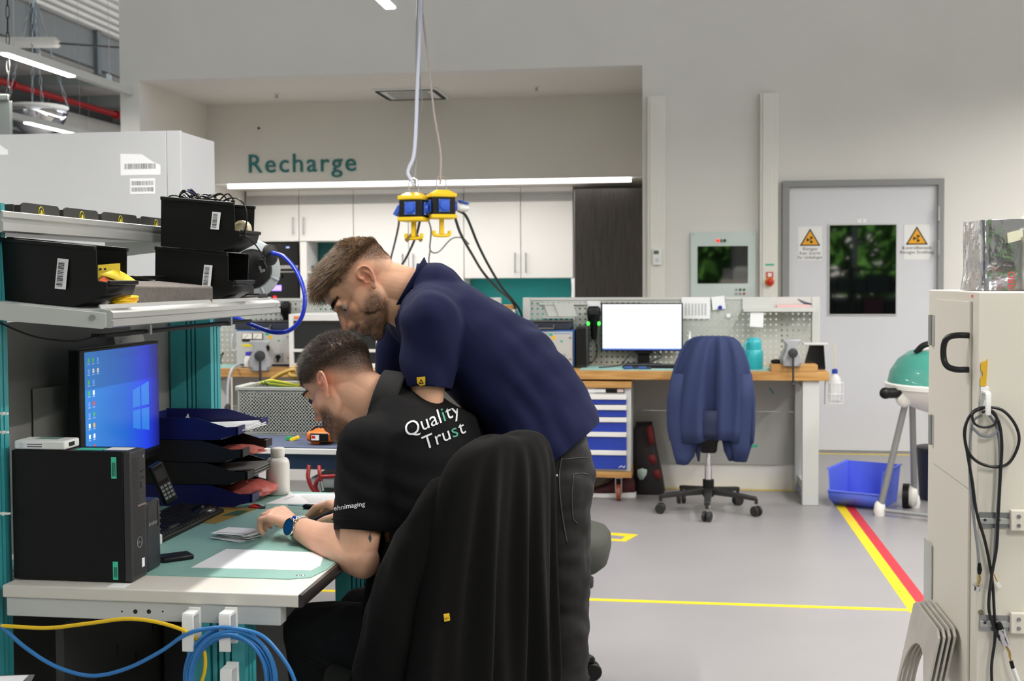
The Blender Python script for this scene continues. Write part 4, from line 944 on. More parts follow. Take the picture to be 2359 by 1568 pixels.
code_label(P2, .15, 5, b2, 0.60, 0.10, 0.3, 0.45)
b3, P3 = open_bin('black_bin', 'topmost black bin full of tangled black cables', 'bin', (-1.445, 3.21, SZ(-1.475) + 0.142), tilt, V((0, 1, 0)), tup, 0.245, 0.16, 0.135, black_plastic, 0.0025)
code_label(P3, .15, 8, b3, 0.62, 0.10, 0.45, 0.36)
# yellow cards in the first bin
ycard = mat('yellow_card', (242, 212, 56), 0.6)
t = thing('yellow_card', 'upright yellow punched card in the near black bin', 'card', P1(0.9, 0.1, 0.5))
q0 = aY(226, 655, 2.53); q1 = aY(277, 648, 2.565); q2 = aY(277, 606, 2.565); q3 = aY(226, 610, 2.53)
pl = MB().ring_loft([[q0, q1, q2, q3], [p_ + V((-.002, .002, 0)) for p_ in (q0, q1, q2, q3)]]).build('card_sheet', ycard, t)
for px in (231.5, 242): 
    p = aY(px, 619.5, 2.531); MB().cyl(p + V((-.001, .0005, 0)), p + V((0.0012, -.0012, 0)), 0.0026, n=12).build('punch_hole', ink, t)
t = thing('yellow_card', 'bent yellow card drooping over the near black bin lip', 'card', P1(0.95, 0.1, 0.45))
bc = []
for k in range(7):
    f_ = k / 6; a = aY(226 + 54 * f_, 634 + 18 * f_ ** 1.6, 2.50 + 0.05 * f_); bc.append([a, a + V((0.012, 0.06, 0.014 * (1 - f_)))])
mb = MB(); mb.ring_loft(bc, False, False, closed=False); mb.build('card_sheet', ycard, t).modifiers.new('s', 'SOLIDIFY').thickness = 0.0012
tag(MB().ring_loft([[aY(228, 645, 2.51), aY(262, 652, 2.53), aY(240, 636, 2.53)], [aY(228, 648, 2.51), aY(262, 655, 2.53), aY(240, 640, 2.53)]]).build('orange_card', mat('orange_card', (214, 84, 30), 0.6)), 'orange card scrap under the yellow cards', 'card')
# foam block
fm = mat('grey_foam', (106, 100, 95), 0.95, var=0.12, vs=90, bump=0.6, bs=260)
fo = [(-1.30, 2.66), (-1.245, 3.03), (-1.262, 3.075), (-1.49, 3.09), (-1.52, 2.68)]
fz0 = lambda x: SZ(x) + 0.001
tag(MB().ring_loft([[(x, y, fz0(x)) for x, y in fo], [(x, y, fz0(x) + 0.048) for x, y in fo]]).build('foam_block', fm, None, 0.004), 'flat grey foam block between the black bins', 'foam')
# coil of thin yellow cable
ty = mat('yellow_cable', (242, 196, 20), 0.4)
cl = []
for k in range(60):
    a = k * 0.42; cl.append((-1.285 + 0.022 * math.cos(a) * (1 + .2 * math.sin(k)), 2.60 + 0.045 * math.sin(a), SZ(-1.285) + 0.006 + 0.0004 * k))
t = thing('cable_coil', 'small coil of yellow cable beside the grey foam', 'cable', (-1.285, 2.6, SZ(-1.285)))
MB().tube(cr(cl, 4), 0.0035, 6).build('coil', ty, t, ang=180)
p = aZ(329, 692, 1.372); MB().obox(p, Y_, V((1, 0, -.1)).normalized(), V((.1, 0, 1)).normalized(), 0.014, 0.006, 0.005).build('plug', ty, t, 0.001)
MB().obox(aZ(262, 688, 1.385), V((.5, .8, .1)).normalized(), V((-.8, .5, 0)).normalized(), Z_, 0.012, 0.005, 0.004).build('orange_plug', mat('plug_orange', (226, 92, 34), 0.4), t, 0.001)
# tray behind the bins
tag(MB().box(-1.55, -1.42, 2.98, 3.13, SZ(-1.42) + 0.052, SZ(-1.42) + 0.064).build('small_tray', black_plastic, None, 0.003), 'thin black tray lying behind the foam', 'tray')
# tangled cables on top bin
rnd = random.Random(4)
t = thing('cable_tangle', 'tangle of thin black cables heaped in the topmost bin', 'cables', P3(0.4, 0, 0.9))
ctr = P3(0.40, 0.0, 1.05)
for k in range(7):
    rr = 0.035 + 0.012 * rnd.random(); off = V((rnd.uniform(-.035, .035), rnd.uniform(-.03, .03), rnd.uniform(-.008, .012))); nx = V((rnd.uniform(-.25, .25), rnd.uniform(-.25, .25), 1)).normalized(); u = nx.orthogonal().normalized(); w_ = nx.cross(u)
    pts = [ctr + off + u * rr * 1.15 * math.cos(a) + w_ * rr * math.sin(a) + Z_ * (0.012 * math.sin(3 * a + k)) for a in np.linspace(0, 2 * math.pi, 9, endpoint=False)]
    MB().tube(cr(pts, 5, True), 0.0024, 6, True).build('cable_loop', mat('cable_black', (20, 20, 22), 0.3), t, ang=180)
for pts in ([(392, 470), (388, 456), (398, 450), (425, 456), (450, 480)], [(430, 472), (438, 455), (452, 450), (480, 455), (505, 478)], [(500, 470), (512, 455), (525, 446), (538, 462), (536, 480)], [(505, 468), (530, 456), (552, 460), (566, 480), (568, 510), (562, 545)], [(545, 548), (566, 546), (585, 560), (600, 580), (612, 600)]):
    MB().tube(cr([aY(x, y, 3.18 if x < 540 else 3.15) for x, y in pts], 6), 0.0022, 6).build('loose_end', MATS['cable_black'], t, ang=180)
MB().obox(aY(536, 474, 3.18), V((.1, 0, 1)).normalized(), X_, Y_, 0.016, 0.005, 0.004).build('plug', black_plastic, t, 0.001)
q = aY(606, 608, 3.15); MB().obox(q, V((-.35, 0, 1)).normalized(), V((1, 0, .35)).normalized(), Y_, 0.014, 0.0075, 0.004).build('usb_housing', black_plastic, t, 0.002)
q = aY(603, 619, 3.15); ub = MB().obox(q, V((-.35, 0, 1)).normalized(), V((1, 0, .35)).normalized(), Y_, 0.009, 0.006, 0.0025).build('usb_plug', steel, t)
t = thing('tape_roll', 'beige tape roll inside the topmost bin', 'tape', P3(0.85, 0, 0.4))
cx_ = P3(0.84, 0.12, 0.50); MB().lathe([(0.020, -0.010), (0.026, -0.010), (0.026, 0.010), (0.020, 0.010), (0.020, -0.010)], cx_, V((0.25, 1, 0)), 24).build('tape_ring', mat('beige_tape', (214, 200, 170), 0.6), t)
# black device and label beside the second bin
t = thing('cable_organizer', 'flat black plastic clip holder at the end of the shelf', 'holder', (-1.25, 3.42, 1.37))
MB().box(-1.36, -1.245, 3.385, 3.47, SZ(-1.245) + 0.012, SZ(-1.245) + 0.02).build('plate', black_plastic, t, 0.003)
MB().box(-1.30, -1.29, 3.385, 3.47, SZ(-1.29) + 0.012, SZ(-1.29) + 0.045).build('upright_plate', black_plastic, t, 0.003)
for k in range(4): MB().box(-1.285 + k * .01, -1.279 + k * .01, 3.40, 3.46, SZ(-1.245) + 0.02, SZ(-1.245) + 0.026).build('rib', dark_grey, t)

# hose reel and blue air hose
t = thing('hose_reel', 'grey round hose reel with black hub behind the bins', 'hose reel', aY(572, 622, 3.70))
rc = aY(575, 620, 3.70); axr = V((0.55, -0.82, 0.0)).normalized()
MB().lathe([(0.0, -0.05), (0.09, -0.05), (0.098, -0.045), (0.098, 0.02), (0.09, 0.032), (0.066, 0.036), (0.066, 0.03), (0.0, 0.03)], rc, axr, 40).build('drum', mat('reel_grey', (170, 178, 180), 0.4), t, ang=50)
for k in range(5):
    a = R_(-50 + k * 42); u = axr.orthogonal().normalized(); w_ = axr.cross(u)
    d = u * math.cos(a) + w_ * math.sin(a); MB().obox(rc + d * 0.08 + axr * 0.032, d, axr.cross(d), axr, 0.016, 0.004, 0.006).build('drum_rib', MATS['reel_grey'], t, 0.002)
MB().lathe([(0.064, 0.028), (0.06, 0.042), (0.03, 0.05), (0, 0.05)], rc, axr, 32).build('hub', black_plastic, t, ang=50)
kc = aY(622, 587, 3.62)
MB().lathe([(0.0, -0.014), (0.02, -0.014), (0.034, -0.006), (0.034, 0.006), (0.02, 0.014), (0.0, 0.014)], kc, V((0.9, -0.3, 0)), 24).build('hose_outlet', black_plastic, t, ang=50)
q = aY(557, 640, 3.63); MB().obox(q, V((.82, .55, 0)), Z_, axr, 0.016, 0.012, 0.001).build('rating_sticker', paper, t)
hose_b = mat('blue_hose', (24, 50, 180), 0.32)
h = [(627, 582, 3.60), (655, 592, 3.58), (685, 628, 3.54), (702, 680, 3.50), (695, 730, 3.48), (668, 760, 3.47), (630, 765, 3.47), (585, 750, 3.50), (545, 733, 3.54), (515, 742, 3.60), (485, 768, 3.68), (470, 800, 3.72)]
tag(MB().tube(cr([aY(*q) for q in h], 8), 0.0068, 10).build('air_hose', hose_b, None, ang=180), 'blue air hose looping out from the grey reel', 'hose')

# lamp bar under the shelf and its cord, note
t = thing('shelf_lamp', 'slim black lamp bar fixed under the tilted shelf', 'lamp', (-1.27, 2.9, 1.30))
MB().obox((-1.285, 2.93, 1.307), V((0, 1, 0.0)), X_, Z_, 0.46, 0.018, 0.005).build('bar', black_plastic, t, 0.003)
for y in (2.68, 3.2): MB().box(-1.31, -1.26, y, y + 0.012, 1.300, 1.33).build('clamp', steel, t)
c = cable('lamp_cord', [(-1.285, 2.47, 1.307), (-1.31, 2.43, 1.298), (-1.36, 2.42, 1.30), (-1.42, 2.415, 1.312), (-1.50, 2.41, 1.345)], 0.0022, black_plastic); tag(c, 'thin black cord running under the tilted shelf', 'cord')
t = thing('paper_note', 'small printed slip hanging behind the monitor', 'note', aX(295, 780, -1.56))
qq = [aX(x, y, -1.58) for x, y in ((267, 797), (334, 790), (328, 765), (262, 770))]
MB().ring_loft([qq, [p_ + V((-.001, 0, 0)) for p_ in qq]]).build('slip', mat('shade_paper', (214, 212, 208), 0.8), t)
for k in range(3):
    a = aX(275, 775 + k * 6, -1.5795); b = aX(300 - 8 * k, 772.5 + k * 6, -1.5795); MB().cyl(a, b, 0.0008, n=4).build('print_line', grey_ink, t)

# monitor on the desk
def screen_material():
    m = bpy.data.materials.new('blue_desktop_screen'); m.use_nodes = True
    n = m.node_tree.nodes; l = m.node_tree.links; p = n['Principled BSDF']
    tc = n.new('ShaderNodeTexCoord'); sx = n.new('ShaderNodeSeparateXYZ'); l.new(tc.outputs['Object'], sx.inputs[0])
    r = n.new('ShaderNodeValToRGB'); mr = n.new('ShaderNodeMapRange'); mr.inputs[1].default_value = -0.22; mr.inputs[2].default_value = 0.23
    l.new(sx.outputs[1], mr.inputs[0]); l.new(mr.outputs[0], r.inputs[0])
    e = r.color_ramp.elements; e[0].position = 0; e[0].color = lin((40, 128, 206)) + (1,); e[1].position = 1.0; e[1].color = lin((22, 24, 96)) + (1,)
    k = r.color_ramp.elements.new(0.5); k.color = lin((30, 98, 200)) + (1,); k = r.color_ramp.elements.new(0.8); k.color = lin((36, 62, 220)) + (1,)
    l.new(r.outputs[0], p.inputs['Base Color']); l.new(r.outputs[0], p.inputs['Emission Color']); p.inputs['Emission Strength'].default_value = 0.5; p.inputs['Roughness'].default_value = 0.25
    return m
MX = -1.49; my0, my1, mz0, mz1 = 2.766, 3.222, 0.922, 1.256
t = thing('desk_monitor', 'computer monitor with a blue desktop on the cream bench', 'monitor', (MX, (my0 + my1) / 2, DZ))
MB().box(MX - 0.03, MX, my0, my1, mz0, mz1).build('case', black_plastic, t, 0.003)
sc = MB().box(MX, MX + 0.001, my0 + 0.025, my1 - 0.004, mz0 + 0.022, mz1 - 0.008).build('screen', screen_material(), t)
pane = mat('screen_pane', (48, 120, 214), 0.3, emit=0.5)
for y0, y1, s0, s1 in ((3.052, 3.098, 0, 0.5), (3.104, 3.152, 0.5, 1)):
    for zc in (-1, 1):
        h0 = 0.052 + 0.018 * s0; h1 = 0.052 + 0.018 * s1; cz = 1.075
        MB().add([(MX + 0.0016, y0, cz + zc * 0.004), (MX + 0.0016, y1, cz + zc * 0.004), (MX + 0.0016, y1, cz + zc * h1), (MX + 0.0016, y0, cz + zc * h0)], [(0, 1, 2, 3)]).build('logo_pane', pane, sc)
rnd = random.Random(11)
icm = [mat('icon_%d' % i, c, 0.4, emit=0.8) for i, c in enumerate(((200, 60, 50), (226, 226, 226), (214, 160, 60), (70, 160, 90), (90, 140, 210), (200, 190, 170)))]
for cidx, cnt in ((0, 9), (1, 9), (2, 2)):
    for r in range(cnt):
        y = my0 + 0.04 + cidx * 0.024; z = mz1 - 0.03 - r * 0.028
        MB().add([(MX + 0.0016, y, z - 0.005), (MX + 0.0016, y + 0.009, z - 0.005), (MX + 0.0016, y + 0.009, z + 0.006), (MX + 0.0016, y, z + 0.006)], [(0, 1, 2, 3)]).build('desktop_icon', icm[rnd.randrange(6)], sc)
        MB().add([(MX + 0.0016, y - 0.002, z - 0.010), (MX + 0.0016, y + 0.011, z - 0.010), (MX + 0.0016, y + 0.011, z - 0.0075), (MX + 0.0016, y - 0.002, z - 0.0075)], [(0, 1, 2, 3)]).build('icon_caption', mat('caption', (150, 180, 220), 0.4, emit=0.5), sc)
MB().box(MX + 0.001, MX + 0.0016, my0 + 0.025, my1 - 0.004, mz0 + 0.022, mz0 + 0.032).build('task_bar', mat('taskbar', (14, 18, 40), 0.4), sc)
MB().box(MX - 0.06, MX - 0.03, 2.94, 3.04, 0.80, 1.10).build('stand_neck', black_plastic, t, 0.004)
MB().box(MX - 0.08, MX + 0.10, 2.88, 3.10, DZ + 0.001, DZ + 0.012).build('stand_foot', black_plastic, t, 0.004)
tag(MB().prism([(0, 0), (0.13, 0), (0.13, 0.26), (0, 0.26)], (-1.60, 2.735, 0.90), V((0.3, 1, 0)).normalized(), Z_, 0.002).build('grey_plate', bp), 'thin grey plate leaning behind the monitor', 'plate')

# slim desktop computer
t = thing('desktop_computer', 'slim black desktop computer standing upright on the bench', 'computer', (-1.33, 2.46, DZ))
px0, px1, py0, py1, pz1 = -1.475, -1.193, 2.43, 2.505, 1.053
MB().box(px0, px1 - 0.018, py0, py1, DZ + 0.003, pz1).build('side_case', mat('case_black', (5, 5, 6), 0.4, spec=0.3), t, 0.002)
MB().box(px1 - 0.018, px1, py0, py1, DZ + 0.003, pz1 - 0.001).build('front_bezel', dark_grey, t, 0.003)
g = MB()
for r in range(40):
    for c_ in range(9):
        y = py0 + 0.008 + c_ * 0.0065 + (r % 2) * 0.003; z = DZ + 0.015 + r * 0.0066
        if 0.93 < z < 1.04 and c_ > 4: continue
        g.add([(px1 + 0.0004, y + 0.0022 * math.cos(a), z + 0.0022 * math.sin(a)) for a in np.linspace(0, 2 * math.pi, 6, endpoint=False)], [tuple(range(6))])
o = g.build('grille_holes', ink, t); o['kind'] = 'stuff'
MB().tube([(px1 + 0.001, py0 + 0.037 + 0.012 * math.cos(a), 0.845 + 0.012 * math.sin(a)) for a in np.linspace(0, 2 * math.pi, 24, endpoint=False)], 0.0008, 6, True).build('maker_ring', steel, t)
text_obj('maker_letters', 'DELL', (px1 + 0.0006, py0 + 0.037, 0.842), Y_, Z_, 0.008, steel, t, align='CENTER', lift=0.0006)
for y, z, w_, h in ((0.048, 1.0, 0.018, 0.004), (0.048, 0.985, 0.014, 0.004), (0.045, 0.965, 0.008, 0.014)):
    MB().box(px1, px1 + 0.0008, py0 + y, py0 + y + w_, z, z + h).build('port', ink, t)
MB().box(px1, px1 + 0.0012, py0 + 0.03, py1 - 0.004, 0.925, 0.929).build('trim_line', steel, t)
MB().cyl((px1, py0 + 0.06, 1.035), (px1 + 0.0016, py0 + 0.06, 1.035), 0.004, n=14).build('power_button', steel, t)
gst = mat('mint_sticker', (70, 206, 170), 0.6)
for z0, z1 in ((0.993, 1.041), (0.768, 0.808)):
    s_ = MB().box(px1 - 0.045, px1 - 0.033, py0 - 0.0008, py0, z0, z1).build('mint_sticker', gst, t)
    rr = random.Random(int(z0 * 100))
    for k in range(3): MB().box(px1 - 0.042 + k * .0028, px1 - 0.0408 + k * .0028, py0 - 0.0013, py0 - 0.0008, z0 + 0.005, z1 - 0.012).build('sticker_print', MATS['black_ink'] if 'black_ink' in MATS else ink, s_)
MB().box(px1, px1 + 0.0008, py0 + 0.048, py0 + 0.06, 0.785, 0.805).build('white_sticker', paper, t)
MB().box(-1.33, -1.27, 2.445, 2.475, pz1, pz1 + 0.0008).build('top_sticker', gst, t)
MB().box(-1.265, -1.21, 2.45, 2.49, pz1, pz1 + 0.0008).build('top_label', paper, t)
t = thing('white_hub', 'small white network box lying on the black computer', 'network box', (-1.43, 2.465, pz1))
p = aZ(95, 1030, pz1 + 0.0)
MB().box(-1.47, -1.348, 2.433, 2.498, pz1 + 0.001, pz1 + 0.021).build('case', white_plastic, t, 0.004, seg=3)
MB().box(-1.44, -1.40, 2.4322, 2.433, pz1 + 0.005, pz1 + 0.017).build('print_label', paper, t)
MB().cyl((-1.452, 2.4322, pz1 + 0.011), (-1.452, 2.433, pz1 + 0.011), 0.006, n=14).build('round_mark', mat('pale_blue_mark', (206, 218, 226), 0.5), t)
for k in range(2): MB().box(-1.438, -1.402, 2.4316, 2.4322, pz1 + 0.007 + k * .005, pz1 + 0.009 + k * .005).build('print_line', grey_ink, t)
MB().box(-1.3484, -1.3476, 2.45, 2.475, pz1 + 0.007, pz1 + 0.016).build('socket', ink, t)
MB().box(-1.435, -1.38, 2.46, 2.49, pz1 + 0.021, pz1 + 0.0216).build('top_label', mat('grey_green_label', (120, 150, 144), 0.5), t)
# label printer
t = thing('label_printer', 'dark label printer standing behind the desktop computer', 'printer', (-1.24, 2.55, DZ))
MB().box(-1.33, -1.196, 2.512, 2.585, DZ + 0.001, 0.925).build('body', mat('printer_dark', (40, 42, 48), 0.4), t, 0.008, seg=3)
text_obj('maker_letters', 'brother', (-1.1955, 2.52, 0.868), Y_, Z_, 0.014, alu, t, lift=0.0005)
MB().box(-1.1965, -1.1952, 2.567, 2.572, 0.86, 0.92).build('label_slot', ink, t)
for k in range(4): MB().cyl((-1.1965, 2.579, 0.85 + k * .013), (-1.1948, 2.579, 0.85 + k * .013), 0.002, n=8).build('key_light', steel, t)
# tissue / white moulded thing and handset
t = thing('desk_lamp_shade', 'crumpled pale white wrapper behind the label printer', 'wrapper', (-1.33, 2.75, DZ))
wr = []
for k in range(8):
    f_ = k / 7; z = 0.79 + 0.19 * f_; wv = 0.045 * (1 - 0.75 * f_); wr.append([(-1.34 + wv * (1 + .25 * math.sin(5 * a + k)) * math.cos(a) - 0.03 * f_, 2.76 + wv * (1 + .2 * math.cos(4 * a + 2 * k)) * math.sin(a), z) for a in np.linspace(0, 2 * math.pi, 14, endpoint=False)])
MB().ring_loft(wr).build('wrapper_sheet', mat('pale_wrap', (206, 214, 208), 0.6), t, ang=50); t.name = 'plastic_wrapper'
ORG[t.name] = V((-1.33, 2.75, DZ))
MB().box(-1.40, -1.29, 2.71, 2.80, DZ + 0.001, 0.79).build('wrapper_base', white_plastic, t, 0.006)
t = thing('phone_handset', 'black cordless phone leaning in its cradle by the trays', 'phone', (-1.36, 2.98, DZ))
d_ = V((-0.25, -0.32, 0.95)).normalized(); nn = V((0.75, -0.62, 0)).normalized(); nn = (nn - d_ * nn.dot(d_)).normalized(); s_ = d_.cross(nn)
pc = aY(375, 1112, 2.92)
body = MB().obox(pc, d_, s_, nn, 0.058, 0.019, 0.009).build('handset', black_plastic, t, 0.005, seg=3)
MB().obox(pc + d_ * 0.028 + nn * 0.0095, d_, s_, nn, 0.016, 0.014, 0.0006).build('display', mat('phone_display', (40, 46, 50), 0.2), body)
for r in range(4):
    for c_ in range(3):
        MB().obox(pc + d_ * (-0.006 - r * 0.011) + s_ * (c_ - 1) * 0.0105 + nn * 0.0097, d_, s_, nn, 0.0038, 0.004, 0.0012).build('key', mat('key_grey', (120, 122, 122), 0.5), body)
MB().obox((pc.x, pc.y, DZ + 0.014), X_, Y_, Z_, 0.035, 0.035, 0.013).build('cradle', black_plastic, t, 0.008)
tag(MB().tube(cr([(-1.33, 2.60, 0.93), (-1.33, 2.72, 0.89), (-1.33, 2.83, 0.845), (-1.35, 2.92, 0.80)], 6), 0.0018, 6).build('thin_cord', black_plastic), 'thin black cord from printer to phone cradle', 'cord')

# letter trays
navy = mat('navy_tray', (22, 26, 88), 0.45); blackt = mat('black_tray', (30, 29, 28), 0.5)
tlab = ['lowest blue letter tray with pink anti static bags', 'black letter tray second from the bottom of the stack', 'black letter tray third from the bottom with pink bag', 'topmost blue letter tray holding papers']
for k in range(4):
    m_ = navy if k in (0, 3) else blackt
    x1 = -1.235 - k * 0.0135; x0 = x1 - 0.33; z0 = DZ + 0.003 + k * 0.066; y0, y1 = 3.275, 3.525
    t = thing('letter_tray', tlab[k], 'letter tray', (-1.4, 3.4, z0), 'letter trays stacked on the bench')
    MB().box(x0, x1 - 0.05, y0 + 0.004, y1 - 0.004, z0, z0 + 0.003).build('tray_floor', m_, t)
    pr = [(0, 0.0), (0.78, 0.0), (1.0, 0.016), (1.0, 0.040), (0.90, 0.038), (0.62, 0.064), (0, 0.064)]
    for y in (y0, y1 - 0.003):
        MB().ring_loft([[(x0 + (x1 - x0) * u, yy, z0 + v) for u, v in pr] for yy in (y, y + 0.003)]).build('side_wall', m_, t)
    MB().box(x0, x0 + 0.003, y0 + .003, y1 - .003, z0 + 0.003, z0 + 0.06).build('back_wall', m_, t)
    for ya, yb in ((y0, y0 + 0.055), (y1 - 0.055, y1)):
        MB().ring_loft([[(x1 - 0.003, yy, z0 + 0.014), (x1 + 0.004, yy, z0 + 0.017), (x1 + 0.004, yy, z0 + 0.040), (x1 - 0.003, yy, z0 + 0.040)] for yy in (ya, yb)]).build('front_lip', m_, t)
for k in range(3):
    tag(MB().obox((-1.375, 3.40 + k * .006, DZ + 0.2175 + k * 0.0042), V((1, 0.06 * (k - 1), .045)).normalized(), V((-.06 * (k - 1), 1, 0)).normalized(), V((-.045, 0, 1)), 0.105, 0.10, 0.0012).build('paper_sheet', paper), ['lowest paper sheet in the topmost tray', 'middle paper sheet in the topmost tray', 'upper paper sheet in the topmost tray'][k], 'paper')
tag(MB().prism([(0, 0), (0.03, 0), (0.02, 0.03)], aY(419, 975, 3.36), X_, Z_, 0.001).build('paper_corner', paper), 'white paper corner standing up in the topmost tray', 'paper')
pinkbag = mat('pink_antistatic_film', (214, 112, 104), 0.3, var=0.25, vs=40, alpha=0.9)
def crumple(c, rx, ry, rz, seed, m, nm, label):
    rings = []
    for i in range(9):
        th = math.pi * i / 8
        rings.append([(c[0] + rx * max(math.sin(th), .02) * math.cos(a) * (1 + .35 * noise.noise((i * .9, a * 1.5, seed))), c[1] + ry * max(math.sin(th), .02) * math.sin(a) * (1 + .35 * noise.noise((a * 1.7, i * .8, seed + 5))), c[2] - rz * math.cos(th) * (1 + .5 * noise.noise((a * 2, seed, i)))) for a in np.linspace(0, 2 * math.pi, 18, endpoint=False)])
    return tag(MB().ring_loft(rings).build(nm, m, None, ang=25), label, 'bag')
crumple((-1.30, 3.42, DZ + 0.032), 0.085, 0.085, 0.026, 2, pinkbag, 'antistatic_bag', 'crumpled pink film bag bulging from the lowest tray')
crumple((-1.33, 3.43, DZ + 0.15), 0.075, 0.07, 0.014, 6, pinkbag, 'antistatic_bag', 'flat pink film bag in the third tray')
for k in range(3):
    tag(MB().obox((-1.325, 3.42, DZ + 0.085 + k * 0.008), V((1, 0, .06)).normalized(), Y_, V((-.06, 0, 1)).normalized(), 0.08, 0.085, 0.002).build('flat_card', mat('grey_card', (110, 110, 108), 0.5)), ['lowest grey card in the second tray', 'middle grey card in the second tray', 'upper grey card in the second tray'][k], 'card')

# desk mat, papers, small things
matg = mat('green_desk_mat', (136, 180, 170), 0.55, var=0.03, vs=30)
mp = [(-1.58, 2.50), (-0.86, 2.505), (-0.815, 2.525), (-0.80, 2.60), (-0.80, 3.545), (-1.58, 3.545)]
t = thing('desk_mat', 'green rubber work mat covering the bench top', 'mat', (-1.2, 3.0, DZ))
MB().ring_loft([[(x, y, DZ + 0.0001) for x, y in mp], [(x, y, DZ + 0.0022) for x, y in mp]]).build('mat_sheet', matg, t)
for x in (-0.848, -0.836): MB().sph((x, 2.535, DZ + 0.003), 0.0045, 0.0045, 0.002, 10, 6).build('snap_stud', chrome, t)
MB().sph((-1.27, 3.525, DZ + .003), 0.005, 0.005, 0.002, 10, 6).build('snap_stud', chrome, t)
ZM = DZ + 0.0024
def flat_sheet(pts, label, z, nm='paper_sheet', m=paper, th=0.0006):
    q = [aZ(*p_, z) for p_ in pts]
    return tag(MB().ring_loft([[V((p_.x, p_.y, z)) for p_ in q], [V((p_.x, p_.y, z + th)) for p_ in q]]).build(nm, m), label, 'paper')
flat_sheet([(440, 1307), (522, 1264), (748, 1273), (738, 1303), (716, 1314)], 'blank white sheet at the near corner of the mat', ZM)
rnd = random.Random(3)
pc0 = aZ(548, 1238, ZM)
for k in range(11):
    an = R_(-25 + rnd.uniform(-16, 16)); u = V((math.cos(an), math.sin(an), 0)); v = V((-u.y, u.x, 0)); c = V((pc0.x + rnd.uniform(-.014, .016), pc0.y + rnd.uniform(-.012, .012), ZM + 0.0006 + k * 0.0018))
    tl = V((0, 0, 1)) + u * rnd.uniform(-.03, .03); u2 = (u - tl * u.dot(tl) / tl.length_squared).normalized()
    o = MB().obox(c, u2, v, u2.cross(v), 0.046, 0.030, 0.0003).build('paper_card', paper)
    tag(o, 'small white card %s in the pile under the fingers' % ['at the bottom', 'second from below', 'third from below', 'fourth from below', 'fifth from below', 'sixth from below', 'seventh from below', 'eighth from below', 'ninth from below', 'tenth from below', 'on top'][k], 'paper')
t_ = flat_sheet([(612, 1160), (672, 1137), (800, 1137), (880, 1163)], 'printed sheet at the far end of the mat', ZM)
for k in range(8):
    a = aZ(690 + k * 3, 1141 + k * 2.2, ZM + 0.0008); b = aZ(770, 1142 + k * 2.2, ZM + .0008); o = MB().obox((a + b) / 2, (b - a).normalized(), (b - a).normalized().cross(Z_), Z_, (b - a).length / 2, 0.0014, 0.0002).build('print_line', mat('print_grey2', (176, 176, 180), 0.8), t_)
flat_sheet([(655, 1150), (668, 1132), (680, 1140)], 'turned up paper corner at the far mat edge', ZM + 0.004)
# keyboard
t = thing('keyboard', 'black keyboard lying beside the blue monitor', 'keyboard', (-1.37, 3.03, DZ))
ka = V((0.02, 1, 0)).normalized(); kb_ = V((-1, 0.02, 0.08)).normalized(); kn = ka.cross(-kb_).normalized()
if kn.z < 0: kn = -kn
kc0 = V((-1.365, 2.99, DZ + 0.012))
MB().obox(kc0, ka, kb_, kn, 0.215, 0.072, 0.008).build('base', black_plastic, t, 0.004)
for r in range(6):
    mbk = MB()
    for c_ in range(20):
        mbk.obox(kc0 + ka * (-0.20 + c_ * 0.0208) + kb_ * (-0.056 + r * 0.0215) + kn * 0.011, ka, kb_, kn, 0.0086, 0.0085, 0.003)
    o = mbk.build('key_row', mat('key_black', (26, 26, 28), 0.4), t); o['kind'] = 'stuff'
t = thing('computer_mouse', 'black computer mouse on the ochre folder', 'mouse', (-1.335, 3.17, DZ + .005))
mc = aZ(470, 1182, DZ + 0.01)
MB().sph((mc.x, mc.y, DZ + 0.016), 0.034, 0.058, 0.021, 20, 12).build('shell', mat('mouse_black', (16, 16, 18), 0.22), t, ang=180)
MB().sph((mc.x + 0.008, mc.y - 0.03, DZ + 0.034), 0.004, 0.008, 0.005, 8, 6).build('scroll_wheel', dark_grey, t)
flat_sheet([(400, 1200), (498, 1206), (592, 1172), (480, 1166)], 'ochre cardboard folder under the mouse', ZM, 'cardboard_folder', mat('ochre_card', (150, 120, 50), 0.7), 0.0012)
flat_sheet([(512, 1187), (545, 1176), (572, 1176), (550, 1187)], 'dark green label on the ochre folder', ZM + 0.0014, 'folder_label', mat('dark_green_label', (50, 84, 66), 0.6))
t = thing('usb_stick', 'red and white printed tag beside the lowest tray', 'tag', aZ(595, 1162, DZ))
for pts, m_ in (([(572, 1166), (585, 1159), (610, 1163), (600, 1169)], red_plastic), ([(585, 1162), (600, 1160), (612, 1165), (598, 1167)], paper), ([(598, 1164), (612, 1163), (611, 1168), (596, 1169)], ink)):
    q = [aZ(*p_, ZM + 0.004) for p_ in pts]; MB().ring_loft([[p_ - Z_ * 0.004 for p_ in q], q]).build('tag_piece', m_, t)
tag(MB().obox(aZ(404, 1282, ZM + 0.006), V((.75, .65, 0)).normalized(), V((-.65, .75, 0)).normalized(), Z_, 0.038, 0.026, 0.006).build('flat_phone', black_plastic, None, 0.004), 'small flat black phone lying by the printer', 'phone')
t = thing('steel_bottle', 'white drinking bottle with a flat lid behind the trays', 'bottle', (-1.235, 3.50, DZ))
bw = mat('bottle_white', (232, 230, 224), 0.3)
bx, by_ = -1.232, 3.50
MB().lathe([(0.033, 0.0), (0.0365, 0.004), (0.0365, 0.092), (0.0345, 0.104), (0.029, 0.112), (0.0205, 0.116), (0.0205, 0.119)], (bx, by_, ZM), n=32).build('flask', bw, t, ang=60)
MB().lathe([(0.021, 0.1195), (0.0218, 0.121), (0.0218, 0.143), (0.020, 0.145), (0, 0.145)], (bx, by_, ZM), n=32).build('lid', bw, t, ang=50)
t = thing('screwdriver', 'slim black screwdriver lying on the printed sheet', 'screwdriver', aZ(700, 1168, DZ))
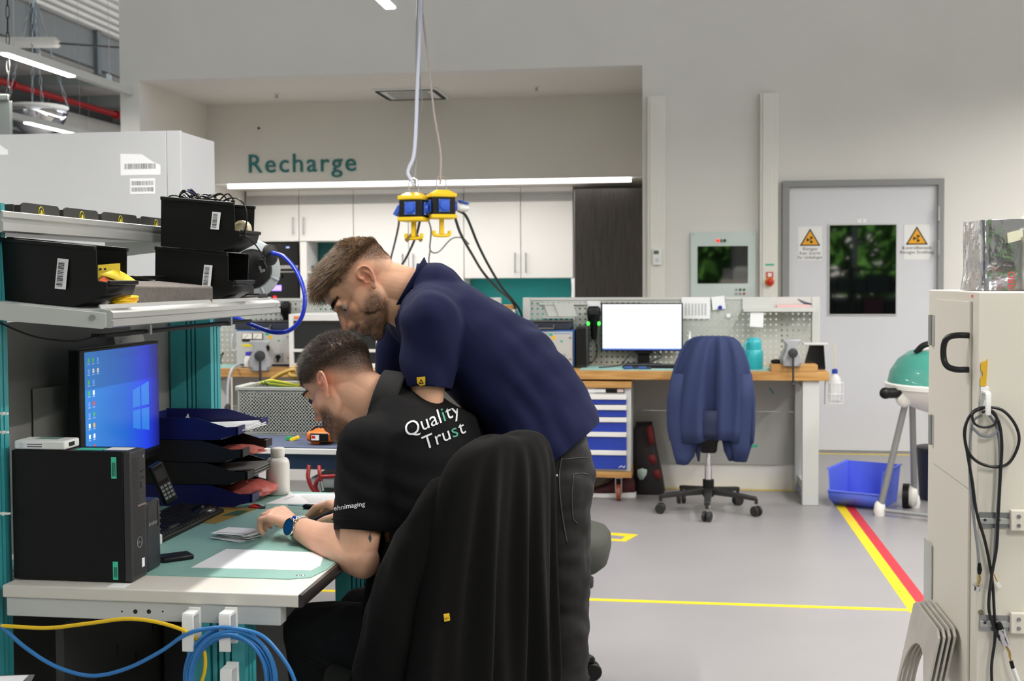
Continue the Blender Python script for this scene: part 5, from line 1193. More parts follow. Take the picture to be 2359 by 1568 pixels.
a = aZ(664, 1163, ZM + 0.004); b = aZ(702, 1166, ZM + 0.006); c = aZ(722, 1168, ZM + 0.006)
MB().cyl(a, b, 0.0015, n=8).build('blade', steel, t)
MB().tube([b - (c - b) * .2, b, b + (c - b) * .2, c], [0.003, 0.007, 0.0085, 0.0085]).build('handle', black_plastic, t)
tag(MB().box(-1.235, -1.195, 2.392, 2.43, DZ + 0.0001, DZ + 0.0006).build('tape_strip', paper), 'white tape strip on the cream desk edge', 'tape')

# cable hooks and patch cables at the bench end
hook_m = mat('white_hook', (234, 234, 232), 0.45)
def hook(px, py, label):
    p = aY(px, py, NY - 0.002); t = thing('cable_hook', label, 'hook', p)
    MB().box(p.x - 0.013, p.x + 0.014, NY - 0.004, NY + 0.006, p.z - 0.078, p.z).build('plate', hook_m, t, 0.002)
    pr = [(0, 0), (-0.030, 0.0), (-0.034, -0.006), (-0.034, -0.082), (-0.029, -0.082), (-0.029, -0.008), (0, -0.008)]
    MB().ring_loft([[(x, NY - 0.004 + u, p.z - 0.004 + v) for u, v in pr] for x in (p.x - 0.013, p.x + 0.013)]).build('hook_arm', hook_m, t, 0.0015)
    return t
hook(447, 1398, 'white cable hook left on the bench leg')
hook(531, 1398, 'white cable hook right on the bench leg holding the blue coil')
hook(534, 1525, 'white cable hook lowest on the bench leg')
ycab = mat('yellow_patch_cable', (238, 196, 28), 0.4); bcab = mat('blue_patch_cable', (48, 122, 190), 0.4)
yc = [(-60, 1440), (20, 1442), (110, 1446), (200, 1436), (290, 1425), (360, 1432), (425, 1452), (452, 1472), (470, 1500), (472, 1540), (462, 1580), (450, 1640)]
tag(MB().tube(cr([aY(x, y, 2.345 + (0.02 if x > 430 else 0)) for x, y in yc], 8), 0.0042, 10).build('patch_cable', ycab, None, ang=180), 'yellow patch cable sagging along the bench end', 'cable')
bc_ = [(-60, 1400), (0, 1440), (60, 1492), (130, 1535), (210, 1556), (290, 1540), (370, 1500), (430, 1460), (490, 1446), (540, 1447), (600, 1462), (640, 1500), (672, 1550), (690, 1610)]
tag(MB().tube(cr([aY(x, y, 2.345) for x, y in bc_], 8), 0.0044, 10).build('patch_cable', bcab, None, ang=180), 'blue patch cable sagging below the yellow one', 'cable')
t = thing('cable_coil', 'coil of blue patch cable hanging from the white hook', 'cable', aY(535, 1460, 2.35))
rnd = random.Random(9)
for k in range(6):
    cxp, cyp, rx, ry = 530 + rnd.uniform(-8, 10), 1562 + rnd.uniform(-4, 10), 88 + k * 3.2, 98 + k * 4 + rnd.uniform(-3, 3)
    yy = 2.348 + rnd.uniform(-0.006, 0.008)
    pts = [aY(cxp + rx * math.cos(a), cyp + ry * math.sin(a), yy + 0.004 * math.sin(2 * a + k)) for a in np.linspace(0, 2 * math.pi, 14, endpoint=False)]
    MB().tube(cr(pts, 5, True), 0.0042, 8, True).build('cable_turn', bcab, t, ang=180)
for y_, z_ in ((952, 1), (995, 1), (1182, 1)):
    p = aY(10, y_, 2.398); tag(MB().box(-1.59, -1.461, 2.394, 2.4, p.z - 0.002, p.z + 0.002).cyl((p.x, 2.392, p.z), (p.x, 2.396, p.z), 0.004, n=10).build('cable_tie', white_plastic), 'thin white cable tie around the near upright, %s' % {952: 'highest', 995: 'middle', 1182: 'lowest'}[y_], 'cable tie')
t = thing('clear_sleeve', 'corner of a clear document sleeve at the lower left', 'sleeve', aY(30, 1560, 2.3))
q = [aY(-40, 1556, 2.30), aY(80, 1553, 2.30), aY(60, 1590, 2.22), aY(-60, 1590, 2.22)]
MB().ring_loft([q, [p_ - Z_ * 0.002 for p_ in q]]).build('sleeve_sheet', mat('grey_sleeve', (120, 122, 122), 0.15), t)
q = [aY(0, 1558, 2.297), aY(66, 1556, 2.297), aY(50, 1572, 2.25), aY(-10, 1572, 2.25)]
MB().ring_loft([[p_ + Z_ * 0.001 for p_ in q], [p_ + Z_ * 0.0016 for p_ in q]]).build('inserted_paper', paper, t)

# tall white cabinet behind the bench
t = thing('steel_cabinet', 'tall white cabinet with barcode labels behind the upper shelf', 'cabinet', (-2.9, 5.7, 0))
cabw = mat('cabinet_white', (196, 197, 200), 0.42, var=0.01)
MB().box(-3.7, -2.413, 5.52, 5.93, 0.0, 2.16).build('body', cabw, t, 0.002)
MB().box(-3.69, -2.487, 5.50, 5.519, 0.05, 2.166).build('front_panel', cabw, t, 0.002)
MB().box(-2.484, -2.411, 5.50, 5.519, 0.0, 2.166).build('front_panel', cabw, t, 0.002)
def cab_label(x0, y0, x1, y1, bars, nm='code_label', torn=False):
    a = aY(x0, y1, 5.4995); b = aY(x1, y0, 5.4995); w_, h = b.x - a.x, b.z - a.z
    poly = [(0, 0), (w_, 0), (w_, h * .45), (w_ * .8, h * .62), (w_ * .55, h * .95), (0, h)] if torn else [(0, 0), (w_, 0), (w_, h), (0, h)]
    s_ = MB().prism(poly, a, X_, Z_, 0.0006).build(nm, paper, t)
    for k, (u, v, uw, vh) in enumerate(bars):
        barcode('code_bars', a + V((u * w_, 0, v * h)), X_, Z_, uw * w_, vh * h, ink, s_, 20 + k + int(x0), lift=0.0007)
cab_label(278, 352, 369, 404, [(0.1, 0.28, 0.78, 0.25)], torn=True)
cab_label(300, 410, 357, 447, [(0.06, 0.55, 0.88, 0.28), (0.06, 0.15, 0.88, 0.28)])
cab_label(-20, 332, 18, 357, [], torn=True)
t = thing('blue_stirrer', 'small blue tipped pick standing behind the black cables', 'pick', aY(445, 450, 3.4))
a = aY(442, 442, 3.24); b = aY(466, 500, 3.24)
MB().cyl(a, b, 0.0014, n=8).build('stick', mat('beige_stick', (200, 180, 140), 0.6), t)
MB().tube([a + (a - b) * 0.12, a, a + (b - a) * .15], [0.004, 0.0075, 0.004]).build('blue_tip', mat('tip_blue', (30, 50, 140), 0.5), t)
# ================================================================== blue cart with the perforated crate
ct = 0.80
t = thing('equipment_cart', 'blue cart with a felt top behind the bench trays', 'cart', (-1.3, 4.6, 0))
felt = mat('blue_felt', (76, 86, 110), 0.95, var=0.25, vs=140, bump=0.3, bs=300)
cblue = mat('cart_blue', (26, 48, 78), 0.5)
MB().box(-1.86, -0.80, 4.24, 4.86, ct - 0.004, ct).build('felt_top', felt, t)
MB().box(-1.86, -0.80, 4.235, 4.865, ct - 0.026, ct - 0.0045).build('top_board', lam_white, t, 0.002)
MB().box(-1.84, -0.82, 4.25, 4.85, ct - 0.085, ct - 0.0265).build('skirt', cblue, t, 0.002)
for x in (-1.83, -0.87):
    for y in (4.26, 4.80): MB().box(x, x + 0.04, y, y + 0.04, 0.09, ct - 0.086).build('leg', cblue, t, 0.002)
for x in (-1.81, -0.85):
    for y in (4.28, 4.82): MB().cyl((x - 0.012, y, 0.045), (x + 0.012, y, 0.045), 0.045, n=20).build('castor', black_plastic, t)
MB().box(-1.82, -0.84, 4.27, 4.83, 0.30, 0.32).build('lower_board', lam_white, t)
t = thing('white_case', 'white framed dark equipment case on the cart lower board', 'case', (-1.15, 4.5, 0.321))
MB().box(-1.42, -0.92, 4.40, 4.80, 0.321, 0.66).build('body', white_plastic, t, 0.01)
MB().box(-1.37, -0.97, 4.39, 4.40, 0.38, 0.62).build('dark_window', mat('case_dark', (52, 54, 54), 0.3), t)
rh = mat('red_hose', (140, 24, 28), 0.35)
t = thing('red_hose', 'red rubber hose looped below the cart top', 'hose', aY(735, 1100, 4.2))
MB().tube(cr([aY(712, 1072, 4.22), aY(710, 1100, 4.2), aY(722, 1128, 4.2), aY(745, 1140, 4.2), aY(780, 1135, 4.2)], 8), 0.008).build('hose', rh, t, ang=180)
MB().tube(cr([aY(800, 1094, 4.2), aY(760, 1097, 4.2), aY(738, 1100, 4.2), aY(727, 1118, 4.2), aY(738, 1140, 4.2), aY(770, 1150, 4.2)], 8), 0.008).build('hose', rh, t, ang=180)
MB().tube([aY(735, 1072, 4.21), aY(737, 1095, 4.2), aY(740, 1112, 4.2)], 0.008).build('hose', rh, t, ang=180)
MB().cyl(aY(738, 1108, 4.19), aY(742, 1130, 4.19), 0.009).build('coupling', steel, t)

# perforated crate: every web of the lattice is real
t = thing('perforated_crate', 'grey perforated steel crate full of cables on the blue cart', 'crate', (-1.45, 4.6, ct))
crm = mat('crate_grey', (166, 168, 162), 0.45)
cx0, cx1, cy0, cy1, cz1 = -1.765, -1.04, 4.56, 4.84, 0.992
def lattice(p0, u, v, nu, nv, lu, lv, nm):
    mb = MB(); p0 = V(p0); u = V(u); v = V(v); n = u.cross(v)
    bu = lu / nu; bv = lv / nv
    for i in range(nu + 1):
        c = p0 + u * (i * bu) + v * (lv / 2); mb.obox(c, u, v, n, bu * 0.23, lv / 2, 0.0012)
    for j in range(nv + 1):
        c = p0 + v * (j * bv) + u * (lu / 2); mb.obox(c, u, v, n, lu / 2, bv * 0.23, 0.0012)
    o = mb.build(nm, crm, t); o['kind'] = 'stuff'; return o
lattice((cx0, cy0, ct + 0.012), X_, Z_, 52, 12, cx1 - cx0, cz1 - ct - 0.022, 'front_mesh')
lattice((cx0, cy1, ct + 0.012), X_, Z_, 52, 12, cx1 - cx0, cz1 - ct - 0.022, 'rear_mesh')
lattice((cx0, cy0, ct + 0.012), Y_, Z_, 20, 12, cy1 - cy0, cz1 - ct - 0.022, 'side_mesh')
lattice((cx1, cy0, ct + 0.012), Y_, Z_, 20, 12, cy1 - cy0, cz1 - ct - 0.022, 'side_mesh')
MB().box(cx0, cx1, cy0, cy1, ct + 0.001, ct + 0.004).build('base_plate', crm, t)
for (xa, xb, ya, yb) in ((cx0 - .004, cx1 + .004, cy0 - .006, cy0 + .006), (cx0 - .004, cx1 + .004, cy1 - .006, cy1 + .006), (cx0 - .006, cx0 + .006, cy0, cy1), (cx1 - .006, cx1 + .006, cy0, cy1)):
    MB().box(xa, xb, ya, yb, cz1 - 0.010, cz1 + 0.004).build('rim', crm, t, 0.002)
for x in (cx0 - 0.002, cx1 + 0.002): MB().box(x - 0.004, x + 0.004, cy0, cy0 + 0.008, ct, cz1).build('corner_post', crm, t)
MB().box(cx0 - 0.035, cx0 - 0.006, 4.60, 4.78, cz1 - 0.02, cz1 + 0.004).build('side_handle', crm, t, 0.006)
tag(MB().box(cx0 + 0.03, cx1 - 0.03, cy0 + 0.035, cy1 - 0.03, ct + 0.006, cz1 - 0.045).build('dark_liner', mat('liner_black', (16, 16, 17), 0.8), None, 0.02), 'dark pouch lying inside the perforated crate', 'liner')  # dark filler block added so the crate holes read dark
ochre = mat('ochre_cable', (156, 126, 50), 0.45); gy = mat('green_yellow_cable', (90, 120, 40), 0.45)
t = thing('cable_bundle', 'bundle of ochre cables heaped on the perforated crate', 'cables', (-1.45, 4.65, cz1))
rnd = random.Random(5)
for k in range(7):
    c = V((-1.42 + rnd.uniform(-.03, .05), 4.66 + rnd.uniform(-.03, .05), cz1 + 0.012 + k * 0.010)); rr = 0.11 + rnd.uniform(-.02, .02); tl = rnd.uniform(-.15, .15)
    pts = [c + V((rr * 1.3 * math.cos(a), rr * .6 * math.sin(a), rr * tl * math.cos(a + k) + 0.01 * math.sin(3 * a))) for a in np.linspace(0, 2 * math.pi, 12, endpoint=False)]
    MB().tube(cr(pts, 5, True), 0.009, 8, True).build('cable_turn', ochre, t, ang=180)
MB().tube(cr([aY(612, 885, 4.6), aY(640, 865, 4.62), aY(675, 852, 4.64), aY(720, 856, 4.66)], 6), 0.009, 8).build('cable_end', ochre, t, ang=180)
t = thing('ground_cable', 'green and yellow earth cable on the crate corner', 'cable', aY(620, 885, 4.58))
for k in range(4):
    MB().tube(cr([aY(597 + k * 4, 884 - k * 2, 4.565), aY(620, 876 + k * 3, 4.58), aY(650, 880 + k * 3, 4.6), aY(690, 888 + k, 4.62)], 5), 0.0055, 6).build('strand', gy if k % 2 else mat('bright_yellow_cable', (178, 172, 36), 0.45), t, ang=180)
t = thing('cable_drum_edge', 'wooden hoop leaning behind the left end of the crate', 'hoop', aY(560, 970, 4.9))
MB().tube(cr([aY(562, 1000, 4.9), aY(553, 985, 4.9), aY(558, 962, 4.9), aY(572, 950, 4.9)], 6), 0.006).build('hoop', beech, t); t.name = 'wooden_hoop'
t = thing('multimeter', 'orange and black measuring instrument lying on the blue felt', 'multimeter', (-1.27, 4.35, ct))
orange = mat('orange_rubber', (226, 110, 30), 0.5)
q = aZ(752, 1018, ct)
MB().box(q.x - 0.055, q.x + 0.06, 4.30, 4.42, ct + 0.012, ct + 0.05).build('holster', orange, t, 0.012, seg=3)
MB().box(q.x - 0.035, q.x + 0.035, 4.292, 4.30, ct + 0.016, ct + 0.046).build('label_panel', black_plastic, t, 0.002)
MB().box(q.x - 0.03, q.x + 0.0, 4.29, 4.292, ct + 0.02, ct + 0.04).build('white_label', paper, t)
MB().box(q.x - 0.028, q.x - 0.014, 4.2888, 4.29, ct + 0.027, ct + 0.038).build('red_mark', red_plastic, t)
MB().box(q.x - 0.04, q.x - 0.005, 4.31, 4.33, ct + 0.001, ct + 0.012).build('foot', orange, t, 0.004)
MB().tube(cr([(q.x - .05, 4.36, ct + .05), (q.x - .02, 4.34, ct + .066), (q.x + .03, 4.35, ct + .06), (q.x + .06, 4.38, ct + .05)], 6), 0.004).build('test_lead', black_plastic, t)
t = thing('crocodile_clip', 'green and yellow crocodile clip lying on the blue felt', 'clip', aZ(673, 1016, ct))
q = aZ(668, 1014, ct)
MB().ring_loft([[q + V((a, b, c)) for a, b, c in ((-.016, -.01, 0.001), (.012, -.012, 0.001), (.012, .008, 0.001), (-.016, .01, 0.001))], [q + V((a, b, c)) for a, b, c in ((-.012, -.006, 0.018), (.008, -.008, 0.015), (.008, .004, 0.015), (-.012, .006, 0.018))]]).build('green_grip', mat('clip_green', (30, 140, 80), 0.4), t, 0.002)
MB().obox(q + V((0.022, -0.008, 0.008)), V((.9, .2, .35)).normalized(), Y_, V((-.35, 0, .9)).normalized(), 0.018, 0.007, 0.007).build('yellow_grip', yellow_plastic, t, 0.003)

# ================================================================== hanging power boxes
def power_cube(c, yaw, label):
    c = V(c); t = thing('power_box', label, 'power box', c)
    rz = Matrix.Rotation(yaw, 3, 'Z'); ax, ay = rz @ X_, rz @ Y_
    hw = 0.062
    MB().obox(c, ax, ay, Z_, hw, hw, 0.05).build('core', black_plastic, t, 0.004)
    for s, nm in ((1, 'top_frame'), (-1, 'bottom_frame')):
        MB().obox(c + Z_ * s * 0.056, ax, ay, Z_, hw + 0.008, hw + 0.008, 0.011).build(nm, yellow_plastic, t, 0.006)
    MB().ring_loft([[c + (ax * a + ay * b) * w_ + Z_ * z for a, b in ((-1, -1), (1, -1), (1, 1), (-1, 1))] for w_, z in ((0.06, 0.067), (0.035, 0.085))]).build('top_cap', yellow_plastic, t, 0.004)
    for d in (-ay, ax, -ax):
        s_ = MB().obox(c + d * (hw + 0.004), d.cross(Z_), d, Z_, 0.03, 0.005, 0.034).build('socket_plate', blue_plastic, t, 0.003)
        MB().lathe([(0.026, 0), (0.025, 0.012), (0.0, 0.014)], c + d * (hw + 0.008) + Z_ * 0.002, d, 20).build('socket_lid', blue_plastic, s_)
        for i in (-1, 1):
            for j in (-1, 1): MB().sph(c + d * (hw + 0.009) + d.cross(Z_) * i * 0.026 + Z_ * j * 0.03, 0.0035).build('screw', steel, s_)
    # lifting loop
    lp = [c + ax * -0.025 + Z_ * 0.08, c + ax * -0.025 + Z_ * 0.14, c + ax * -0.012 + Z_ * 0.158, c + ax * 0.012 + Z_ * 0.158, c + ax * 0.025 + Z_ * 0.14, c + ax * 0.025 + Z_ * 0.08]
    MB().tube(cr(lp, 4), 0.004).build('lifting_loop', steel, t)
    # lower hook
    hk = MB().obox(c - Z_ * 0.105, ax, ay, Z_, 0.011, 0.011, 0.042).tube(cr([c + ax * -0.042 - Z_ * 0.13, c + ax * -0.04 - Z_ * 0.152, c - Z_ * 0.156, c + ax * 0.04 - Z_ * 0.152, c + ax * 0.042 - Z_ * 0.13], 4), 0.010)
    hk.build('lower_hook', yellow_plastic, t)
    return t
YP = 6.1
c1 = aY(953, 481, YP); c2 = aY(1017, 475, YP + 0.06)
t1 = power_cube(c1, R_(-4), 'yellow and black hanging power box, the left of the two')
t2 = power_cube(c2, R_(24), 'yellow and black hanging power box, the right of the two')
q = aY(953, 535, YP); brass = mat('brass_clamp', (150, 120, 60), 0.4, 0.6)
MB().obox(q + V((0, 0, 0.02)), X_, Y_, Z_, 0.012, 0.01, 0.03).obox(q + V((-.022, 0, -.025)), V((.7, 0, .7)), Y_, V((-.7, 0, .7)), 0.03, 0.008, 0.009).obox(q + V((.022, 0, -.025)), V((-.7, 0, .7)), Y_, V((.7, 0, .7)), 0.03, 0.008, 0.009).build('pipe_clamp', brass, t1)
q = c2 + (Matrix.Rotation(R_(24), 3, 'Z') @ X_) * 0.09 - Z_ * 0.0
MB().lathe([(0.024, 0), (0.024, 0.03), (0.012, 0.06)], q, (0.9, 0.2, -0.2), 14).build('white_plug', white_plastic, t2)
MB().obox(q + V((0.03, 0, 0.022)), V((.9, .3, -.3)).normalized(), V((-.3, .9, 0)).normalized(), V((.3, 0, .9)).normalized(), 0.03, 0.024, 0.004).build('open_lid', blue_plastic, t2, 0.003)
MB().obox(c1 + V((-0.082, -.01, -0.01)), V((.5, 0, .87)), Y_, V((-.87, 0, .5)), 0.028, 0.024, 0.012).build('open_lid', blue_plastic, t1, 0.003)
grey_line = mat('grey_line', (150, 150, 148), 0.5); dk = mat('dark_cord', (46, 54, 52), 0.5)
pale_tube = mat('pale_blue_tube', (206, 212, 232), 0.3)
def hang(name, pts, r, m, label, n=8):
    return tag(MB().tube(cr([aY(*p_) for p_ in pts], 8), r, n).build(name, m, None, ang=180), label, 'cable')
hang('air_tube', [(969, -895, YP), (969, -60, YP), (969, 20, YP), (966, 100, YP), (962, 190, YP), (958, 300, YP), (953, 360, YP), (943, 385, YP), (940, 400, YP), (948, 415, YP), (953, 428, YP)], 0.0095, pale_tube, 'pale blue air tube dropping to the left power box')
hang('suspension_cord', [(964, -890, YP + .02), (962, -60, YP + .02), (960, 60, YP + .02), (958, 200, YP + .02), (957, 330, YP + .02), (956, 428, YP + .02)], 0.005, grey_line, 'thin grey suspension cord of the left power box')
hang('suspension_cord', [(973, -880, YP + .06), (973, -60, YP + .06), (975, 40, YP + .06), (988, 150, YP + .06), (1000, 260, YP + .06), (1012, 330, YP + .06), (1016, 370, YP + .06), (1014, 425, YP + .06)], 0.0055, mat('rosy_line', (176, 164, 160), 0.5), 'thin rosy suspension cord of the right power box')
hang('supply_cord', [(967, -885, YP + .05), (967, -60, YP + .05), (966, 40, YP + .05), (968, 180, YP + .05), (972, 240, YP + .05), (962, 300, YP + .04), (958, 380, YP + .04), (957, 430, YP + .03)], 0.004, grey_line, 'grey supply cord beside the pale air tube')
hang('mains_cord', [(920, 487, YP), (918, 520, YP + .1), (908, 565, YP + .4), (899, 600, YP + .8), (892, 635, YP + 1.2), (890, 700, YP + 1.5)], 0.006, mat('grey_cord', (110, 108, 104), 0.5), 'grey mains cord hanging from the left power box')
hang('mains_cord', [(968, 505, YP), (958, 545, YP + .2), (935, 595, YP + .6), (912, 632, YP + 1.0), (890, 690, YP + 1.4)], 0.007, dk, 'dark mains cord slanting down to the left behind the head')
hang('mains_cord', [(983, 497, YP + .1), (993, 530, YP + .2), (991, 575, YP + .4), (1010, 580, YP + .5), (1040, 550, YP + .5), (1065, 548, YP + .5), (1080, 562, YP + .6)], 0.0045, grey_line, 'grey cord drooping between the two power boxes')
hang('mains_cord', [(991, 575, YP + .4), (988, 600, YP + .6), (990, 640, YP + .9)], 0.0045, mat('pale_grey_cord', (176, 174, 170), 0.5), 'short pale cord dropping behind the navy shoulder')
hang('mains_cord', [(1047, 497, YP + .1), (1062, 540, YP + .3), (1090, 590, YP + .7), (1115, 630, YP + 1.1), (1150, 668, YP + 1.4), (1178, 692, YP + 1.7), (1190, 725, YP + 1.82), (1192, 790, YP + 1.85)], 0.008, dk, 'thick dark mains cord falling to the workbench, lower of two')
hang('mains_cord', [(1055, 484, YP + .1), (1075, 500, YP + .2), (1100, 560, YP + .6), (1125, 610, YP + 1.0), (1155, 660, YP + 1.4), (1180, 690, YP + 1.7), (1200, 720, YP + 1.83), (1205, 760, YP + 1.85)], 0.008, mat('black_cord', (30, 36, 34), 0.5), 'thick black mains cord falling to the workbench, upper of two')

# ================================================================== beige cabinet on the right
KX = aY(2252, 1000, 2.5).x; KY0, KY1, KH = 2.5, 2.975, 1.398
beige = mat('beige_powder_coat', (226, 220, 208), 0.5, var=0.012, vs=2)
t = thing('beige_cabinet', 'beige steel cabinet with a black bow handle at the right edge', 'cabinet', (KX + 0.4, 2.75, 0))
MB().box(KX, KX + 0.75, KY0, KY1, 0.0, KH).build('body', beige, t, 0.003)
def on_side(px, py, off=0.0): 
    p = aX(px, py, KX - off); return p
d0 = on_side(2160, 690); d1 = on_side(2241, 690)
MB().box(KX - 0.006, KX, d1.y, d0.y, 0.12, 1.378).build('door', beige, t, 0.002)
hp = [on_side(2238, 770, 0.006), on_side(2238, 770, 0.006), on_side(2238, 852, 0.006)]
za, zb_ = on_side(2238, 772).z, on_side(2238, 851).z; hy = on_side(2239, 800).y
pts = [(KX - 0.006, hy, za), (KX - 0.03, hy + .003, za), (KX - 0.046, hy + 0.012, za - 0.006), (KX - 0.052, hy + .02, za - 0.022), (KX - 0.052, hy + .02, zb_ + 0.022), (KX - 0.046, hy + .012, zb_ + 0.006), (KX - 0.03, hy + .003, zb_), (KX - 0.006, hy, zb_)]
MB().tube(cr([V(p_) for p_ in pts], 5), 0.0065, 12).build('bow_handle', mat('handle_black', (24, 24, 26), 0.4), t, ang=180)
for ya, yb in ((725, 795), (955, 1024)):
    a = on_side(2150, ya); b = on_side(2150, yb)
    MB().cyl((KX - 0.006, a.y, a.z), (KX - 0.006, a.y, b.z), 0.006, n=10).build('hinge_barrel', mat('hinge_grey', (176, 176, 172), 0.4), t)
    MB().box(KX - 0.004, KX - 0.001, a.y - 0.03, a.y + 0.02, b.z, a.z).build('hinge_leaf', MATS['hinge_grey'], t, 0.001)
sq = [on_side(x, y) for x, y in ((2157, 1067), (2240, 1121), (2240, 1123), (2157, 1069))]
MB().box(KX - 0.0065, KX - 0.006, d1.y, d0.y, 0.985, 0.987).build('panel_seam', mat('seam_beige', (180, 174, 162), 0.6), t)
p = on_side(2241, 682); MB().box(KX - 0.0008, KX, p.y - 0.004, p.y + 0.01, p.z - 0.003, p.z + 0.003).build('orange_dot', mat('orange_dot', (240, 90, 50), 0.5), t)
for y0, y1 in ((1180, 1214), (1417, 1450)):
    a = aY(2256, y1, KY0); b = aY(2330, y0, KY0)
    r_ = MB().box(a.x, b.x + 0.02, KY0 - 0.004, KY0, a.z, b.z).build('slide_rail', steel, t)
    MB().box(a.x, b.x + .02, KY0 - 0.009, KY0 - 0.004, a.z + (b.z - a.z) * .3, a.z + (b.z - a.z) * .62).build('rail_core', alu, r_)
    for px in (2269, 2301):
        p = aY(px, (y0 + y1) / 2, KY0 - 0.009); MB().cyl(p, p + V((0, -0.002, 0)), 0.003, n=10).build('screw', dark_grey, r_)
    a = aY(2326, y1 + 8, KY0 - 0.01); b = aY(2420, y0 - 5, KY0 - 0.01)
    pl = MB().box(a.x, b.x, KY0 - 0.016, KY0 - 0.0045, a.z, b.z).build('rail_cover', beige, t, 0.003)
    for dz in (0.3, 0.75):
        p = aY(2347, y0 - 5 + (y1 + 13 - y0) * dz, KY0 - 0.016); MB().cyl(p, p + V((0, -0.0025, 0)), 0.004, n=12).build('screw', steel, pl)
p = aY(2259, 1409, KY0); MB().cyl(p, p + V((0, -0.002, 0)), 0.005, n=12).build('screw', mat('brass_screw', (150, 140, 110), 0.4, 0.7), t)
t = thing('yellow_holder', 'torn yellow plastic holder stuck on the cabinet edge', 'holder', aY(2266, 888, KY0))
yp = [(2258, 888), (2271, 889), (2275, 826), (2269, 832), (2260, 834), (2259, 850), (2264, 858), (2263, 866), (2258, 870)]
q = [aY(x, y, KY0 - 0.001) for x, y in yp]
MB().ring_loft([q, [p_ + V((0, -0.003, 0)) for p_ in q]]).build('plate', mat('ochre_plastic', (226, 178, 40), 0.5), t)
t = thing('cable_hook', 'white adhesive hook on the beige cabinet holding cables', 'hook', aY(2267, 900, KY0))
a = aY(2258, 948, KY0); b = aY(2277, 890, KY0)
MB().box(a.x, b.x, KY0 - 0.004, KY0 - 0.0005, a.z + 0.01, b.z).build('plate', hook_m, t, 0.001)
pr = [(0, 0), (-0.022, 0.0), (-0.026, -0.006), (-0.026, -0.048), (-0.021, -0.048), (-0.021, -0.006), (0, -0.006)]
MB().ring_loft([[(x, KY0 - 0.004 + u, b.z - 0.008 + v) for u, v in pr] for x in (a.x + 0.003, b.x - 0.002)]).build('hook_arm', hook_m, t, 0.0015)
def side_cable(name, pts, r, m, label, yoff=0.014):
    return tag(MB().tube(cr([aY(x, y, KY0 - yoff - (o[0] if o else 0)) for x, y, *o in pts], 8), r, 8).build(name, m, None, ang=180), label, 'cable')
blk = mat('cable_black2', (24, 25, 28), 0.4); gcb = mat('cable_grey', (140, 142, 148), 0.45)
side_cable('hanging_cable', [(2290, 1568 + 60), (2284, 1540), (2292, 1470), (2290, 1400), (2285, 1330), (2270, 1250), (2250, 1180), (2240, 1110), (2228, 1040), (2222, 990), (2240, 950), (2270, 938), (2310, 945), (2340, 980), (2347, 1020), (2325, 1065), (2290, 1075), (2250, 1062), (2226, 1030), (2224, 985), (2238, 952), (2265, 940)], 0.0031, blk, 'long black cable looped over the white hook')
side_cable('hanging_cable', [(2280, 942), (2300, 970), (2308, 1020), (2305, 1090), (2300, 1180), (2296, 1260), (2284, 1330), (2278, 1400), (2292, 1450), (2306, 1475)], 0.0031, blk, 'black cable with a metal plug hanging from the hook', 0.02)
side_cable('small_loop', [(2262, 950), (2282, 944), (2296, 960), (2290, 978), (2268, 984), (2246, 976), (2240, 955), (2255, 942)], 0.0026, blk, 'small black loop of cable behind the hook', 0.024)
side_cable('grey_cable', [(2262, 955), (2240, 975), (2234, 1050), (2236, 1120), (2244, 1200), (2252, 1260), (2256, 1298)], 0.003, gcb, 'grey cable ending in a round connector', 0.01)
side_cable('grey_cable', [(2275, 950), (2296, 985), (2304, 1050), (2300, 1150), (2294, 1230), (2290, 1290), (2286, 1320)], 0.003, gcb, 'grey cable hanging behind the right black strand', 0.008)
side_cable('grey_loop', [(2240, 985), (2262, 1003), (2285, 1002), (2300, 985), (2294, 962)], 0.003, gcb, 'grey cable loop under the white hook', 0.016)
t = thing('metal_plug', 'chrome cylindrical plug at the end of the black cable', 'connector', aY(2312, 1478, KY0 - .02))
a = aY(2305, 1448, KY0 - 0.02); b = aY(2318, 1485, KY0 - .02)
MB().cyl(aY(2300, 1433, KY0 - .02), a, 0.005, 0.007, 12).build('boot', black_plastic, t)
MB().lathe([(0.0075, 0), (0.009, 0.004), (0.0075, 0.012), (0.009, 0.02), (0.009, 0.034), (0.0, 0.035)], a, (b - a), 18).build('shell', chrome, t)
cols = [(200, 150, 60), (90, 150, 90), (190, 110, 90)]
for k in range(3):
    MB().tube(cr([aY(2316 + k * 2, 1488, KY0 - .02), aY(2323 + k * 2, 1502, KY0 - .02), aY(2326 + k, 1515, KY0 - .02), aY(2330, 1524, KY0 - .02)], 4), 0.0012, 6).build('thin_wire', mat('wire_%d' % k, cols[k], 0.5), t)
MB().tube([aY(2329, 1522, KY0 - .02), aY(2334, 1540, KY0 - .02)], 0.004).build('sleeve', black_plastic, t)
MB().tube([aY(2334, 1538, KY0 - .02), aY(2350, 1580, KY0 - .02), aY(2370, 1640, KY0 - .02)], 0.0045).build('white_lead', white_plastic, t)
t = thing('round_connector', 'silver round connector dangling on the grey cable', 'connector', aY(2253, 1350, KY0 - .012))
MB().tube([aY(2256, 1296, KY0 - .012), aY(2257, 1312, KY0 - .012), aY(2256, 1322, KY0 - .012)], [0.003, 0.005, 0.003]).build('sleeve', black_plastic, t)
for k in range(3): MB().tube(cr([aY(2255 + k, 1322, KY0 - .012), aY(2253 + k * 3, 1332, KY0 - .012), aY(2252 + k * 2, 1345, KY0 - .012)], 4), 0.001, 6).build('thin_wire', MATS['wire_%d' % k], t)
p = aY(2252, 1352, KY0 - .012); MB().lathe([(0.006, -0.007), (0.006, 0.004), (0.0105, 0.004), (0.0105, 0.0055), (0.004, 0.0055)], p, (0.1, -0.2, 1), 18).build('shell', chrome, t)
